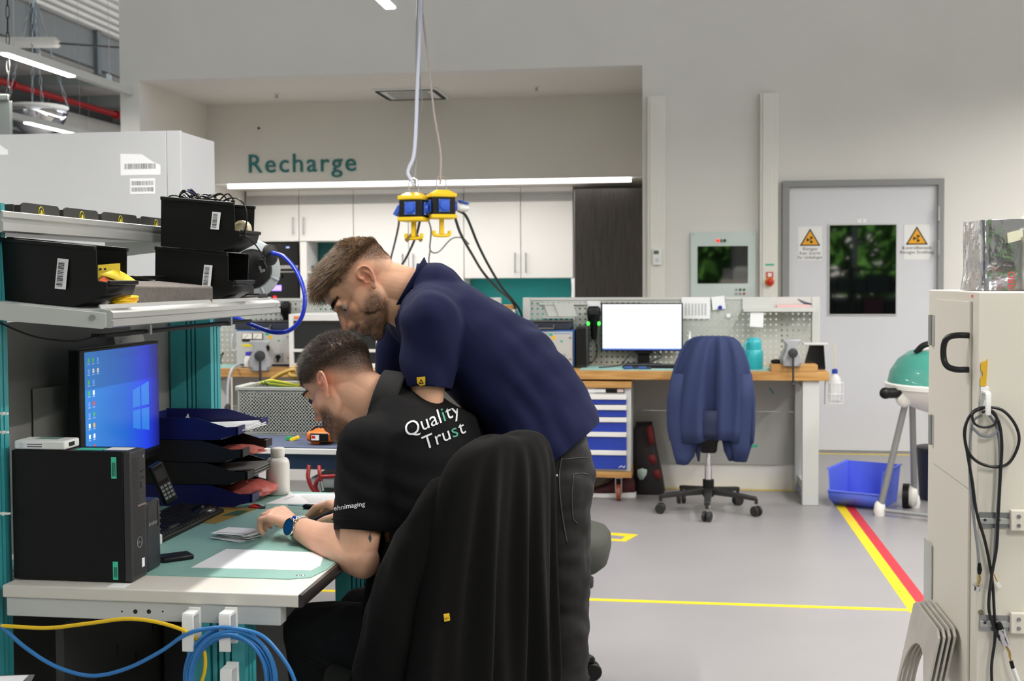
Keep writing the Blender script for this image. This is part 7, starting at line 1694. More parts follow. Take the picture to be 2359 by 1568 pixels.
class Head:
    """local frame f (forward), l (left), u (up); origin midway between the ear canals"""
    def __init__(s, o, F, U, sf=1.0):
        s.sf = sf
        s.F = V(F).normalized(); U = V(U); s.U = (U - s.F * U.dot(s.F)).normalized(); s.L = s.U.cross(s.F); s.o = V(o)
        s.M = np.array([s.F, s.L, s.U])
    def P(s, f, l, u): return s.o + s.F * (f * s.sf if f > 0 else f) + s.L * l + s.U * u
    def loc(s, co):
        q = (co - np.array(s.o)) @ s.M.T; q[:, 0] = np.where(q[:, 0] > 0, q[:, 0] / s.sf, q[:, 0]); return q
    def add(s, mb, beard=0.0):
        A = (s.F, s.L, s.U)
        E_ = lambda c, r: ell(mb, s.P(*c), A, (r[0] * (1 + (s.sf - 1) * .7), r[1], r[2]))
        C_ = lambda a, b, r0, r1: cap(mb, s.P(*a), s.P(*b), r0, r1, 14)
        E_((-0.006, 0, .052), (.098, .077, .083)); E_((.034, 0, .055), (.062, .062, .058)); E_((-.045, 0, .018), (.055, .06, .055))
        E_((.05, 0, -.012), (.045, .052, .058)); E_((.042, 0, -.066), (.05, .046, .036))
        for k in (-1, 1):
            E_((.054, .040 * k, -.014), (.026, .019, .022)); E_((.02, .050 * k, -.022), (.042, .018, .050))
            C_((.006, .045 * k, -.052), (.076, .013 * k, -.097), .0165, .018)
            C_((.082, .040 * k, .030), (.090, .010 * k, .030), .010, .011)
            E_((.104, .0125 * k, -.027), (.010, .0075, .008))
            C_((.098, .018 * k, -.057), (.1035, .002 * k, -.0535), .0042, .0062); C_((.096, .016 * k, -.067), (.101, .002 * k, -.069), .0045, .0065)
        E_((.080, 0, -.098), (.018, .024, .018)); E_((.080, 0, -.06), (.023, .030, .032))
        C_((.090, 0, .022), (.110, 0, -.012), .0085, .0105); E_((.114, 0, -.021), (.013, .0115, .0115))
        C_((.104, 0, -.03), (.099, 0, -.048), .005, .006)
        C_((.080, 0, .018), (.092, 0, -.03), .013, .015); C_((.092, .006, -.012), (.098, .008, -.028), .008, .009); C_((.092, -.006, -.012), (.098, -.008, -.028), .008, .009)
        for k in (-1, 1):
            E_((.0715, .031 * k, .0165), (.0135, .0155, .0105)); s.ear(mb, k)
    def ear(s, mb, k):
        # ear plane: back (b) and up (a), leaning out towards the back
        ca = V((0, 0, 0)); tilt = R_(14)
        up = s.U * math.cos(tilt) - s.F * math.sin(tilt); bk = -s.F * math.cos(tilt) - s.U * math.sin(tilt)
        out = s.L * k; bk2 = (bk * 0.96 + out * 0.28).normalized(); nrm = up.cross(bk2).normalized()
        if nrm.dot(out) < 0: nrm = -nrm
        c = s.P(-.010, .0735 * k, .002)
        E = lambda a, b, n_=0.0: c + up * a + bk2 * b + nrm * n_
        ell(mb, E(.004, .008, 0.001), (up, bk2, nrm), (.029, .0165, .0032))
        hx = [E(.004, -.004, .006), E(.012, -.011, .006), E(.026, -.009, .005), E(.034, .003, .005), E(.032, .017, .006), E(.020, .026, .007), E(.002, .0255, .006), E(-.014, .018, .004), E(-.024, .009, .003)]
        mb.tube(cr(hx, 4), [0.0036] * (len(cr(hx, 4))), 8)
        ah = [E(.022, .008, .003), E(.012, .0155, .006), E(-.002, .0165, .0065), E(-.012, .011, .006)]
        mb.tube(cr(ah, 4), 0.0036, 8)
        ell(mb, E(-.026, .004, .0015), (up, bk2, nrm), (.010, .0085, .0048))
        ell(mb, E(-.003, -.007, .004), (up, bk2, nrm), (.007, .004, .004))
    def sculpt(s, co, nr):
        q = s.loc(co); d = np.zeros(len(co))
        for k in (-1, 1):
            d -= 0.0075 * gauss(q, (.090, .031 * k, .012), .011)
            d += 0.003 * gauss(q, (.088, .033 * k, .000), .012)
            d -= 0.004 * gauss(q, (.052, .060 * k, .03), .02)
            d -= 0.006 * gauss(q, (-.012, .079 * k, -.001), .0055)      # ear canal
            d -= 0.0022 * gauss(q, (.1085, .0085 * k, -.033), .0035)     # nostril
        d -= 0.0022 * np.exp(-((q[:, 2] + .0615) / .0022) ** 2) * np.exp(-(q[:, 1] / .019) ** 2) * (q[:, 0] > .088)
        return co + nr * d[:, None], q

def strands(pts, dirs, rad, cols, seg=4, droop=None):
    """pts (n,3) roots, dirs: list of per-strand polylines offsets -> mesh arrays"""
    vs, fs, cc = [], [], []
    for i in range(len(pts)):
        line = dirs[i]; m_ = len(line); b = len(vs)
        d = (line[-1] - line[0]); u = d.cross(V((0.3, 0.5, 0.8))).normalized(); w_ = d.cross(u).normalized()
        for j, p in enumerate(line):
            r = rad * (1 - 0.85 * j / (m_ - 1))
            for a in (0, 2.094, 4.189):
                vs.append(p + (u * math.cos(a) + w_ * math.sin(a)) * r); cc.append(cols[i])
        for j in range(m_ - 1):
            for k in range(3):
                k2 = (k + 1) % 3; fs.append((b + 3 * j + k, b + 3 * j + k2, b + 3 * j + 3 + k2, b + 3 * j + 3 + k))
    return np.array([tuple(v) for v in vs]), fs, np.array(cc)
def face_samples(co, nr, fs, mask_v, n, rnd):
    idx = [f for f in fs if mask_v[f[0]] > 0.02]
    w_ = np.array([mask_v[f[0]] for f in idx]); w_ = w_ / w_.sum()
    ch = rnd.choice(len(idx), n, p=w_); out = []
    for i in ch:
        f = idx[i]; a, b = rnd.random(2); p = co[f[0]] * (1 - a) * (1 - b) + co[f[1]] * a * (1 - b) + co[f[2]] * a * b + co[f[3 % len(f)]] * (1 - a) * b
        out.append((V(p), V(nr[f[0]]), mask_v[f[0]]))
    return out
def project(px_pts, bvh, off=0.0012, dmax=8.0):
    """lay points that are given in the photograph onto a surface that stands in the room"""
    out = []
    for x, y in px_pts:
        d = ray(x, y).normalized(); h = bvh.ray_cast(CAMP, d, dmax)
        if h[0] is None: return None
        n = h[1]
        if n.dot(d) > 0: n = -n
        out.append(h[0] + n * off)
    return out
def decal(name, vs, fs, bvh, m, parent, off=0.0012, cuts=2):
    bm = bmesh.new(); vv = [bm.verts.new((x, y, 0)) for x, y in vs]
    for f in fs:
        try: bm.faces.new([vv[i] for i in f])
        except ValueError: pass
    if cuts:
        bmesh.ops.triangulate(bm, faces=bm.faces); bmesh.ops.subdivide_edges(bm, edges=bm.edges, cuts=cuts, use_grid_fill=True)
    bm.verts.index_update(); P = []; ok = []
    for v in bm.verts:
        q = project([(v.co.x, v.co.y)], bvh, off); ok.append(q is not None); P.append(q[0] if q else V((0, 0, 0)))
    F_ = [tuple(v.index for v in f.verts) for f in bm.faces if all(ok[v.index] for v in f.verts)]
    bm.free()
    used = sorted({i for f in F_ for i in f}); ix = {o_: i for i, o_ in enumerate(used)}
    return mobj(name, [P[i] for i in used], [tuple(ix[i] for i in f) for f in F_], m, parent)
def bvh_of(co, fs): return BVHTree.FromPolygons([V(p) for p in co], fs)
def garment(name, mb, voxel, it, cuts, m, parent, fold=None, thick=0.003):
    """cuts: (point, outward normal, radius) openings made with a clean plane"""
    co, nr, fs = remesh(mb, voxel, it)
    if fold is not None: co = co + nr * fold(co, nr)[:, None]
    org = ORG.get(rootof(parent).name, V((0, 0, 0)))
    me = bpy.data.meshes.new(name); me.from_pydata((co).tolist(), [], fs); me.update()
    bm = bmesh.new(); bm.from_mesh(me); bm.normal_update()
    for p, n, r in cuts:
        p = V(p); n = V(n).normalized()
        g = []
        for f in bm.faces:
            c = f.calc_center_median() - p; h = c.dot(n)
            if -0.03 < h < (0.08 if r < 0.08 else 0.2) and (c - n * h).length < r and (r > 0.08 or f.normal.dot((c + n * 0.018).normalized()) > 0.35): g.append(f)
        geo = list({v for f in g for v in f.verts}) + list({e for f in g for e in f.edges}) + g
        bmesh.ops.bisect_plane(bm, geom=geo, plane_co=p, plane_no=n, clear_outer=True)
    bm.normal_update(); bm.verts.index_update()
    co2 = np.array([tuple(v.co) for v in bm.verts]); fs2 = [tuple(v.index for v in f.verts) for f in bm.faces]
    bmesh.ops.translate(bm, verts=bm.verts, vec=-org); bm.to_mesh(me); bm.free(); me.shade_smooth(); me.materials.append(m)
    o = bpy.data.objects.new(name, me); COL.objects.link(o); o.parent = parent
    sm = o.modifiers.new('cloth', 'SOLIDIFY'); sm.thickness = thick; sm.offset = -1
    return o, co2, fs2
def hand(mb, wrist, d, r_thumb, up, joints, thumb, rs=(0.0085, 0.0078, 0.0065), pw=0.040):
    """palm slab plus four finger chains and a thumb given as world points"""
    wrist = V(wrist)
    mcps = [V(j[0]) for j in joints]
    for m_ in mcps: cap(mb, wrist + (m_ - wrist) * 0.12, m_, 0.017, 0.0125, 14)
    for a, b in zip(mcps[:-1], mcps[1:]): cap(mb, a, b, 0.0115, 0.0115, 12)
    for j in joints:
        for i in range(len(j) - 1):
            cap(mb, j[i], j[i + 1], (0.0105, rs[0], rs[1], rs[2])[i], (rs[0], rs[1], rs[2], rs[2])[i], 12)
    for i in range(len(thumb) - 1): cap(mb, thumb[i], thumb[i + 1], (0.016, 0.012, 0.0105, 0.009)[i], (0.012, 0.0105, 0.009, 0.008)[i], 12)

SK1 = np.array(lin((226, 174, 146))); SK2 = np.array(lin((222, 172, 142)))
def skin_colors(q, co, base, seed):
    n = len(co); c = np.tile(base, (n, 1))
    v = 1 + 0.10 * nz(co[:, :], 28, seed)
    c = c * v[:, None]
    red = np.zeros(n)
    for k in (-1, 1): red += gauss(q, (-.012, .085 * k, .008), .022)
    red += 0.8 * gauss(q, (.115, 0, -.022), .014)
    for k in (-1, 1): red += 0.35 * gauss(q, (.07, .05 * k, -.02), .02)
    red = np.clip(red, 0, 1)[:, None]
    c = c * (1 - red) + c * np.array((1.04, 0.74, 0.70)) * red
    lips = (np.exp(-((q[:, 2] + .0615) / .0085) ** 2) * np.exp(-(q[:, 1] / .021) ** 2) * sstep(q[:, 0], .088, .094))[:, None]
    return c * (1 - lips) + np.array(lin((170, 96, 90))) * lips

# ------------------------------------------------------------------ seated man
E1 = aY(741, 894, 2.85)
ca_, sa_ = math.cos(R_(28)), math.sin(R_(28)); pp = R_(35)
F1 = V((-ca_ * math.cos(pp), sa_ * math.cos(pp), -math.sin(pp))); L1 = V((-sa_, -ca_, 0)); U1 = F1.cross(L1)
H1 = Head(E1 - L1 * 0.074, F1, U1, 1.06)
LT1 = V((-0.45, -0.89, 0)).normalized(); FT1 = V((-0.89, 0.45, 0)).normalized()
man1 = thing('person', 'seated person in a black polo shirt writing at the bench', 'person', (-0.55, 2.85, 0))
S1 = [(aY(990, 1450, 2.80), .165, .13, .12), (aY(990, 1380, 2.81), .17, .13, .125), (aY(995, 1290, 2.83), .165, .125, .125), (aY(992, 1190, 2.85), .175, .13, .12), (aY(976, 1095, 2.87), .185, .115, .12), (aY(968, 1003, 2.885), .18, .110, .11), (aY(923, 960, 2.90), .125, .078, .085), (aY(896, 930, 2.91), .08, .06, .065)]
sh1n = aY(846, 1030, 2.745); el1n = aY(826, 1283, 2.675); wr1n = V((-0.955, 2.862, 0.799))
sh1f = S1[5][0] - LT1 * 0.165 + V((0, 0, -0.02)); el1f = aY(905, 1240, 3.17); wr1f = aY(792, 1180, 3.115)
b = MB(); H1.add(b)
nb = S1[7][0]
cap(b, H1.P(-.022, 0, -.02), nb + V((0, 0, -0.01)), 0.056, 0.066, 28)
cap(b, H1.P(-.042, 0, -.005), nb + V((0.025, -.01, -0.015)), 0.045, 0.055, 24)
cap(b, H1.P(.01, 0, -.06), nb + FT1 * 0.03 - Z_ * 0.03, 0.042, 0.055, 24)
torso_loft(b, S1[:7], LT1, grow=-0.04)
for sh, el in ((sh1n, el1n), (sh1f, el1f)):
    cap(b, S1[5][0] + (sh - S1[5][0]) * 0.4, sh, 0.06, 0.062)
    chain_caps(b, [sh, sh + (el - sh) * 0.5, el], [0.062, 0.055, 0.044])
dE = (el1n - sh1n).normalized()
ell(b, el1n + V((0.012, -0.004, -0.008)), (X_, Y_, Z_), (0.040, 0.040, 0.042))
chain_caps(b, [el1n, el1n + (wr1n - el1n) * 0.28 + Z_ * 0.012, el1n + (wr1n - el1n) * 0.65, wr1n], [0.046, 0.049, 0.038, 0.029])
chain_caps(b, [el1f, el1f + (wr1f - el1f) * 0.3, wr1f], [0.045, 0.046, 0.028])
dH = V((-0.90, 0.43, 0.03)).normalized(); rH = V((0.43, 0.90, 0)).normalized()
Js = []
for lat, adv, zt in ((-0.030, 0.070, 0.0), (-0.011, 0.080, 0.004), (0.010, 0.086, 0.006), (0.031, 0.084, 0.006)):
    m_ = wr1n + dH * adv + rH * lat + Z_ * (0.020 + zt * 1.5)
    p_ = m_ + dH * 0.032 - Z_ * 0.008 + rH * lat * 0.1; i_ = p_ + dH * 0.002 - Z_ * 0.024; e_ = i_ - dH * 0.010 - Z_ * 0.012
    e_.z = max(e_.z, 0.7795); i_.z = max(i_.z, 0.784); Js.append([m_, p_, i_, e_])
Th = [wr1n + rH * 0.02 + dH * 0.02 - Z_ * 0.008, wr1n + rH * 0.045 + dH * 0.05 - Z_ * 0.016, wr1n + rH * 0.045 + dH * 0.082 - Z_ * 0.012, wr1n + rH * 0.036 + dH * 0.105 - Z_ * 0.012]
hand(b, wr1n, dH, rH, Z_, Js, Th)
# far hand holding a pen
mI = aY(757, 1160, 3.125)
Jf = [[mI, aY(726, 1168, 3.13), aY(708, 1187, 3.14), aY(698, 1203, 3.15)],
      [aY(766, 1161, 3.14), aY(738, 1166, 3.15), aY(722, 1184, 3.155), aY(716, 1196, 3.155)],
      [aY(776, 1163, 3.155), aY(750, 1168, 3.17), aY(736, 1184, 3.17), aY(732, 1193, 3.165)],
      [aY(786, 1166, 3.17), aY(764, 1172, 3.185), aY(752, 1184, 3.18), aY(750, 1190, 3.175)]]
Tf = [aY(785, 1185, 3.10), aY(768, 1192, 3.085), aY(750, 1196, 3.08), aY(735, 1203, 3.09)]
hand(b, wr1f, None, None, Z_, Jf, Tf)
for s, k in ((1, -0.10), (-1, 0.10)):
    hip = S1[0][0] + LT1 * 0.09 * s - Z_ * 0.02; kn = V((-0.965, 2.98, 0.50)) - LT1 * (0.0 if s > 0 else 0.20)
    if s < 0: kn = kn + V((0, 0.02, 0))
    ft = V((kn.x + 0.02, kn.y + 0.02, 0.09))
    chain_caps(b, [hip, kn, ft], [0.075, 0.05, 0.035])
co, nr, fs = remesh(b, 0.0027, 6)
co, q = H1.sculpt(co, nr)
col = skin_colors(q, co, SK1, 2.0)
nf = nz(co, 60, 3)
# cropped hair tone: sides fade down towards the ear and nape
up_ = q[:, 2] + 0.10 * np.clip(-q[:, 0] - 0.0, 0, 1) * 0
hairline = 0.020 + 0.035 * sstep(q[:, 0], 0.01, 0.075) - 0.045 * sstep(-q[:, 0], 0.02, 0.10)
hm1 = sstep(q[:, 2] - hairline, -0.012, 0.042) * (1 - sstep(q[:, 0], 0.086, 0.098))
earm = np.zeros(len(co))
for k in (-1, 1): earm += (np.abs(q[:, 1] * k - 0.088) < 0.012) * (np.abs(q[:, 0] + .012) < .034) * (np.abs(q[:, 2]) < .042)
hm1 = hm1 * (1 - np.clip(earm, 0, 1)); hm1[q[:, 2] < -0.06] = 0
hc1 = np.array(lin((58, 46, 40)))
m_ = np.clip(hm1 * 0.86, 0, 1)[:, None]; col = col * (1 - m_) + hc1 * m_
# beard
bd1 = sstep(-q[:, 2], 0.022, 0.05) * sstep(q[:, 0], 0.002, 0.03) * (q[:, 2] > -0.135) * sstep(q[:, 0], -0.01, 0.02)
bd1 = np.clip(bd1 * (1 - np.exp(-((q[:, 2] + .0615) / .008) ** 2) * (q[:, 0] > .09) * np.exp(-(q[:, 1] / .02) ** 2)), 0, 1); bd1[(q ** 2).sum(1) > 0.03] = 0
hb1 = np.array(lin((74, 52, 40))); m_ = (bd1 * (0.72 + 0.2 * nf))[:, None]; m_ = np.clip(m_, 0, 1); col = col * (1 - m_) + hb1 * m_
# forearm hair
BODY1 = np_obj('body', co, fs, skin_m, man1, col)
bv1 = bvh_of(co, fs)
rng = np.random.default_rng(5)
def hair_tuft(co, nr, fs, mask, n, H, length, flow, rad, colf, parent, name, seg=4, curl=0.0, lift=0.75):
    smp = face_samples(co, nr, fs, mask, n, rng); lines = []; cols = []
    for p, nn_, w_ in smp:
        lq = H.loc(np.array([p]))[0]; Ld = length(lq) * rng.uniform(0.75, 1.15)
        fl = flow(lq); fl = (H.F * fl[0] + H.L * fl[1] + H.U * fl[2]); fl = fl + V(rng.normal(0, 0.16, 3))
        d = (nn_ * lift + fl).normalized(); ln = [p - nn_ * 0.001]; cur = d
        for j in range(seg):
            ln.append(ln[-1] + cur * (Ld / seg)); cur = (cur + fl * 0.35 + V((0, 0, -curl))).normalized()
        lines.append(ln); cols.append(colf(lq))
    v, f, c = strands([l_[0] for l_ in lines], lines, rad, cols)
    o = np_obj(name, v, f, hair_m, parent, c); o['kind'] = 'stuff'; return o
top1 = sstep(q[:, 2], 0.050, 0.085) * (q[:, 0] < 0.095); top1 = np.maximum(top1, 0)
dk1 = lin((46, 38, 35)); md1 = lin((96, 82, 74))
def mixc(a, b, t_): return tuple(a[i] * (1 - t_) + b[i] * t_ for i in range(3))
hair_tuft(co, nr, fs, top1, 6500, H1, lambda l_: (0.016 + 0.006 * max(0, l_[0] / 0.09)) * (0.4 + 0.6 * float(sstep(l_[2], 0.055, 0.095))), lambda l_: (0.35, 0, 0.15), 0.00075, lambda l_: mixc(dk1, md1, rng.random() ** 2), man1, 'hair_top')
side1 = np.clip(hm1, 0, 1) * (1 - np.clip(top1, 0, 1)) * (hm1 > 0.25)
hair_tuft(co, nr, fs, side1, 14000, H1, lambda l_: 0.003 + 0.010 * float(sstep(l_[2], .02, .075)), lambda l_: (-0.35, 0, -0.65), 0.00035, lambda l_: mixc(lin((66, 54, 48)), lin((128, 112, 98)), rng.random() ** 1.5), man1, 'hair_sides', 2)
hair_tuft(co, nr, fs, bd1 * (bd1 > .3), 3500, H1, lambda l_: 0.004, lambda l_: (0.3, 0, -0.9), 0.0004, lambda l_: mixc(lin((60, 42, 34)), lin((110, 80, 58)), rng.random()), man1, 'beard', 2)
# eyebrow
hair_tuft(co, nr, fs, np.exp(-((q[:, 2] - .036) / .004) ** 2) * (np.abs(q[:, 1]) > .012) * (np.abs(q[:, 1]) < .05) * (q[:, 0] > .07), 500, H1, lambda l_: 0.007, lambda l_: (-.1, .9 if l_[1] > 0 else -.9, -.1), 0.0005, lambda l_: dk1, man1, 'eyebrow', 2)
for k in (-1, 1): MB().sph(H1.P(.0785, .031 * k, .012), 0.0118, n=16).build('eyeball', mat('eye_dark', (60, 52, 48), 0.2), man1, ang=180)

def folds(amp, f1, axis=(0, 0, 1), seed=0.0, fine=0.3):
    ax = np.array(axis) / np.linalg.norm(axis)
    def fn(co, nr):
        al = (co @ ax)[:, None] * ax; st = (co - al) * 1.0 + al * 0.35
        d = np.array([noise.noise((p[0] * f1 + seed, p[1] * f1, p[2] * f1 + seed)) for p in st])
        d2 = np.array([noise.noise((p[0] * f1 * 2.7 + seed, p[1] * f1 * 2.7 + 3, p[2] * f1 * 2.7)) for p in st])
        return amp * (d + fine * d2)
    return fn
black_cot = mat('black_pique', (6, 6, 8), 0.9, bump=0.25, bs=900, spec=0.25)
g = MB()
S1s = [(aY(990, 1480, 2.80), .178, .14, .13)] + S1[1:]
torso_loft(g, S1s, LT1, grow=0.006)
cap(g, S1[6][0] + V((0.0, 0, -.01)), nb + (H1.P(-.02, 0, -.03) - nb).normalized() * 0.02, 0.10, 0.076, 28)
hem1n = aY(829, 1222, 2.695); dS = (hem1n - sh1n).normalized(); 
chain_caps(g, [S1[5][0] + (sh1n - S1[5][0]) * 0.25, sh1n + V((0.004, 0, 0.004))], [0.085, 0.076]); chain_caps(g, [sh1n, sh1n + (hem1n - sh1n) * 0.6, hem1n - dS * 0.018], [0.074, 0.070, 0.0685])
hem1f = sh1f + (el1f - sh1f) * 0.72; dSf = (el1f - sh1f).normalized()
chain_caps(g, [S1[5][0] + (sh1f - S1[5][0]) * 0.25, sh1f], [0.085, 0.078]); chain_caps(g, [sh1f, hem1f - dSf * 0.02], [0.074, 0.066])
nd1 = (H1.P(-.02, 0, -.03) - nb).normalized()
def f1(co, nr):
    d = folds(0.010, 8, (0.3, 0.1, 1), 4.0)(co, nr)
    # creases radiating from the armpit and elbow bend
    z = co[:, 2]; s = np.sin(co[:, 2] * 120 + co[:, 0] * 60 + 3 * np.sin(co[:, 1] * 22)) * np.exp(-((z - 0.93) / 0.10) ** 2) * 0.0018
    return d + s
shirt1, sc1, sf1 = garment('polo_shirt', g, 0.0062, 12, [(hem1n, dS, 0.075), (hem1f, dSf, 0.075), (aY(990, 1445, 2.80), V((0.05, 0, -1)), 0.32), (nb + nd1 * 0.012, nd1, 0.085)], black_cot, man1, f1)
bs1 = bvh_of(sc1, sf1)
# ribbed cuff line and collar
ring = [hem1n - dS * 0.022 + (dS.orthogonal().normalized() * math.cos(a) + dS.cross(dS.orthogonal().normalized()) * math.sin(a)) * 0.0685 for a in np.linspace(0, 2 * math.pi, 40, endpoint=False)]
MB().tube(ring, 0.0014, 6, True).build('cuff_seam', black_cot, shirt1, ang=180)
def collar(c, ax, fwd, r0, r1, h, m, parent, name, gap=0.5, flare=0.0, back_lift=0.0, n=44, thick=0.005, fold_h=0.0):
    ax = V(ax).normalized(); fwd = V(fwd); fwd = (fwd - ax * fwd.dot(ax)).normalized(); sd = ax.cross(fwd)
    rows = []
    prof = [(r0 + 0.004, -0.010), (r0, 0.0), (r0 - 0.002, h * 0.5), (r0, h), (r0 + 0.006, h + 0.002)] + ([(r0 + 0.010, h - 0.006), (r1, h - fold_h)] if fold_h else [])
    for rr, z in prof:
        row = []
        for k in range(n):
            a = gap + (2 * math.pi - 2 * gap) * k / (n - 1)
            bk = (1 - math.cos(a)) / 2
            row.append(V(c) + (fwd * math.cos(a) + sd * math.sin(a) * 0.95) * (rr + flare * bk * max(0, z) / h) + ax * (z * (1 + back_lift * bk)))
        rows.append(row)
    o = MB().ring_loft(rows, False, False, closed=False).build(name, m, parent, ang=180)
    sm = o.modifiers.new('s', 'SOLIDIFY'); sm.thickness = thick; sb = o.modifiers.new('u', 'SUBSURF'); sb.levels = 1; sb.render_levels = 1
    return o
collar_m = mat('charcoal_rib_collar', (30, 30, 30), 0.9, bump=0.3, bs=700)
collar(nb + nd1 * 0.0, nd1, FT1, 0.069, 0.095, 0.030, collar_m, shirt1, 'collar', 0.35, 0.012, 0.25, fold_h=0.05)
# lettering on the back and the sleeve
white_print = mat('white_print', (216, 218, 220), 0.7); green_print = mat('green_print', (70, 150, 130), 0.7)
def px_text(txt, o, ux, uy, size, bvh, m, name, parent, bold=0.0, spacing=1.0, skip=None):
    vs, fs = text_mesh(txt, size, bold, spacing=spacing)
    P_ = [(o[0] + ux[0] * x + uy[0] * y, o[1] + ux[1] * x + uy[1] * y) for x, y in vs]
    return decal(name, P_, fs, bvh, m, parent, 0.0024, 1)
def word_run(txts, o, ux, uy, size, bvh, parent, bold):
    x = 0.0
    for s_, m_ in txts:
        vs, fs = text_mesh(s_, size, bold, spacing=1.0)
        w_ = max(v[0] for v in vs); mn = min(v[0] for v in vs)
        oo = (o[0] + ux[0] * x, o[1] + ux[1] * x)
        px_text(s_, oo, ux, uy, size, bvh, m_, 'back_lettering', parent, bold)
        x += w_ + size * 0.07
ux = V((0.93, -0.40)); uy = V((-0.30, -0.95))
word_run([('Qual', white_print), ('i', green_print), ('ty', white_print)], (936, 1008), (0.91, -0.39), (-0.27, -0.93), 46.5, bs1, shirt1, 0.0)
word_run([('Tru', white_print), ('s', green_print), ('t', white_print)], (977, 1037), (0.91, -0.39), (-0.27, -0.93), 46.5, bs1, shirt1, 0.0)
px_text('ehnimaging', (771, 1176), (0.98, -0.16), (0.0, -1.0), 16, bs1, white_print, 'sleeve_lettering', shirt1, 0.1)
# tattoo
tat = mat('tattoo_ink', (70, 78, 82), 0.6)
dia = [(852, 1229), (856, 1238), (853, 1250), (848, 1238)]
decal('tattoo', dia, [(0, 1, 2, 3)], bv1, tat, BODY1, 0.0008, 1)
decal('tattoo', [(853.4, 1212), (854.6, 1212), (853, 1230), (851.8, 1230)], [(0, 1, 2, 3)], bv1, tat, BODY1, 0.0008, 1)
for k in range(2):
    arc = [(853 + (9 - 3 * k) * math.cos(a), 1210 + (9 - 3 * k) * math.sin(a)) for a in np.linspace(0.2, 2.9, 9)]; ar2 = [(853 + (8 - 3 * k) * math.cos(a), 1210 + (8 - 3 * k) * math.sin(a)) for a in np.linspace(2.9, 0.2, 9)]
    decal('tattoo', arc + ar2, [(i, i + 1, 16 - i, 17 - i) for i in range(8)], bv1, tat, BODY1, 0.0008, 0)
# jeans
denim1 = mat('dark_navy_denim', (10, 12, 18), 0.85, var=0.2, vs=40, bump=0.15, bs=700)
g = MB()
torso_loft(g, [(aY(990, 1505, 2.80), .15, .12, .12), (aY(990, 1460, 2.80), .185, .14, .135), (aY(990, 1410, 2.81), .18, .135, .13)], LT1)
for s in (1, -1):
    hip = S1[0][0] + LT1 * 0.09 * s - Z_ * 0.02; kn = V((-0.965, 2.98, 0.50)) - LT1 * (0.0 if s > 0 else 0.20)
    ft = V((kn.x + 0.02, kn.y + 0.02, 0.09))
    chain_caps(g, [hip, hip + (kn - hip) * 0.5, kn], [0.108, 0.092, 0.072]); chain_caps(g, [kn, kn + (ft - kn) * .4, ft], [0.070, 0.066, 0.058])
garment('jeans', g, 0.008, 4, [(V((-0.945, 3.0, 0.08)), -Z_, 0.12), (V((-0.855, 3.18, 0.08)), -Z_, 0.12)], denim1, man1, folds(0.008, 10, (1, -0.5, 0), 9.0, 0.5))
for s in (1, -1):
    kn = V((-0.945, 3.0, 0)) - LT1 * (0.0 if s > 0 else 0.20)
    mbs = MB(); mbs.ring_loft([[kn + FT1 * f_ + LT1 * w_ * math.cos(a) + Z_ * (0.004 + h * (0.5 + 0.5 * math.sin(a))) for a in np.linspace(0, 2 * math.pi, 16, endpoint=False)] for f_, w_, h in ((-.08, .025, .06), (-.06, .036, .085), (0, .04, .09), (.08, .045, .06), (.16, .04, .04), (.19, .02, .025))])
    mbs.build('shoe', black_plastic, man1, ang=180)
# watch
fd = (wr1n - el1n).normalized(); wn = V((-0.52, -0.76, 0.26)); wn = (wn - fd * wn.dot(fd)).normalized(); wt_ = fd.cross(wn)
wc = el1n + (wr1n - el1n) * 0.955
t = thing('wrist_watch', 'silver wrist watch with a blue face on the near wrist', 'watch', wc)
for k in range(22):
    a0 = 0.55 + (2 * math.pi - 1.1) * k / 21; dr_ = wn * math.cos(a0) + wt_ * math.sin(a0)
    MB().obox(wc + dr_ * 0.0312, fd, wt_ * math.cos(a0) - wn * math.sin(a0), dr_, 0.0095, 0.0040, 0.0016).build('bracelet_link', steel, t, 0.001)
cs_ = wc + wn * 0.0265
MB().lathe([(0.0, 0), (0.0215, 0), (0.0235, 0.003), (0.0235, 0.009), (0.021, 0.0115), (0.0185, 0.012), (0, 0.012)], cs_, wn, 40).build('case', chrome, t, ang=40)
MB().lathe([(0.0218, 0.0112), (0.0212, 0.0126), (0.0188, 0.0128), (0.0185, 0.0118)], cs_, wn, 40).build('bezel', mat('bezel_dark', (70, 74, 78), 0.25, 0.8), t)
MB().lathe([(0.0, 0.0122), (0.0185, 0.0122), (0.0186, 0.0124), (0.0, 0.0126)], cs_, wn, 40).build('dial', mat('watch_blue', (16, 70, 120), 0.12), t)
for s in (-1, 1): MB().obox(wc + wn * 0.0295 + wt_ * s * 0.022 - wn * 0.002, fd, (wt_ * s - wn * 0.55).normalized(), (wn + wt_ * s * .55).normalized(), 0.010, 0.008, 0.003).build('lug', chrome, t, 0.002)
# pen-like cutter in the far hand
t = thing('black_cutter', 'black marker held in the far hand over the mat', 'marker', aY(730, 1200, 3.12))
a = aY(702, 1210, 3.135); b_ = aY(770, 1180, 3.105)
MB().cyl(a, b_, 0.0085, n=16).build('barrel', mat('marker_black', (22, 22, 24), 0.3), t)
MB().cyl(a + (a - b_) * 0.10, a, 0.003, 0.0075, 14).build('tip', black_plastic, t)
MB().obox((a + b_) / 2 + V((0, 0, 0.0085)), (b_ - a).normalized(), Y_, Z_, 0.03, 0.002, 0.0012).build('clip', steel, t)

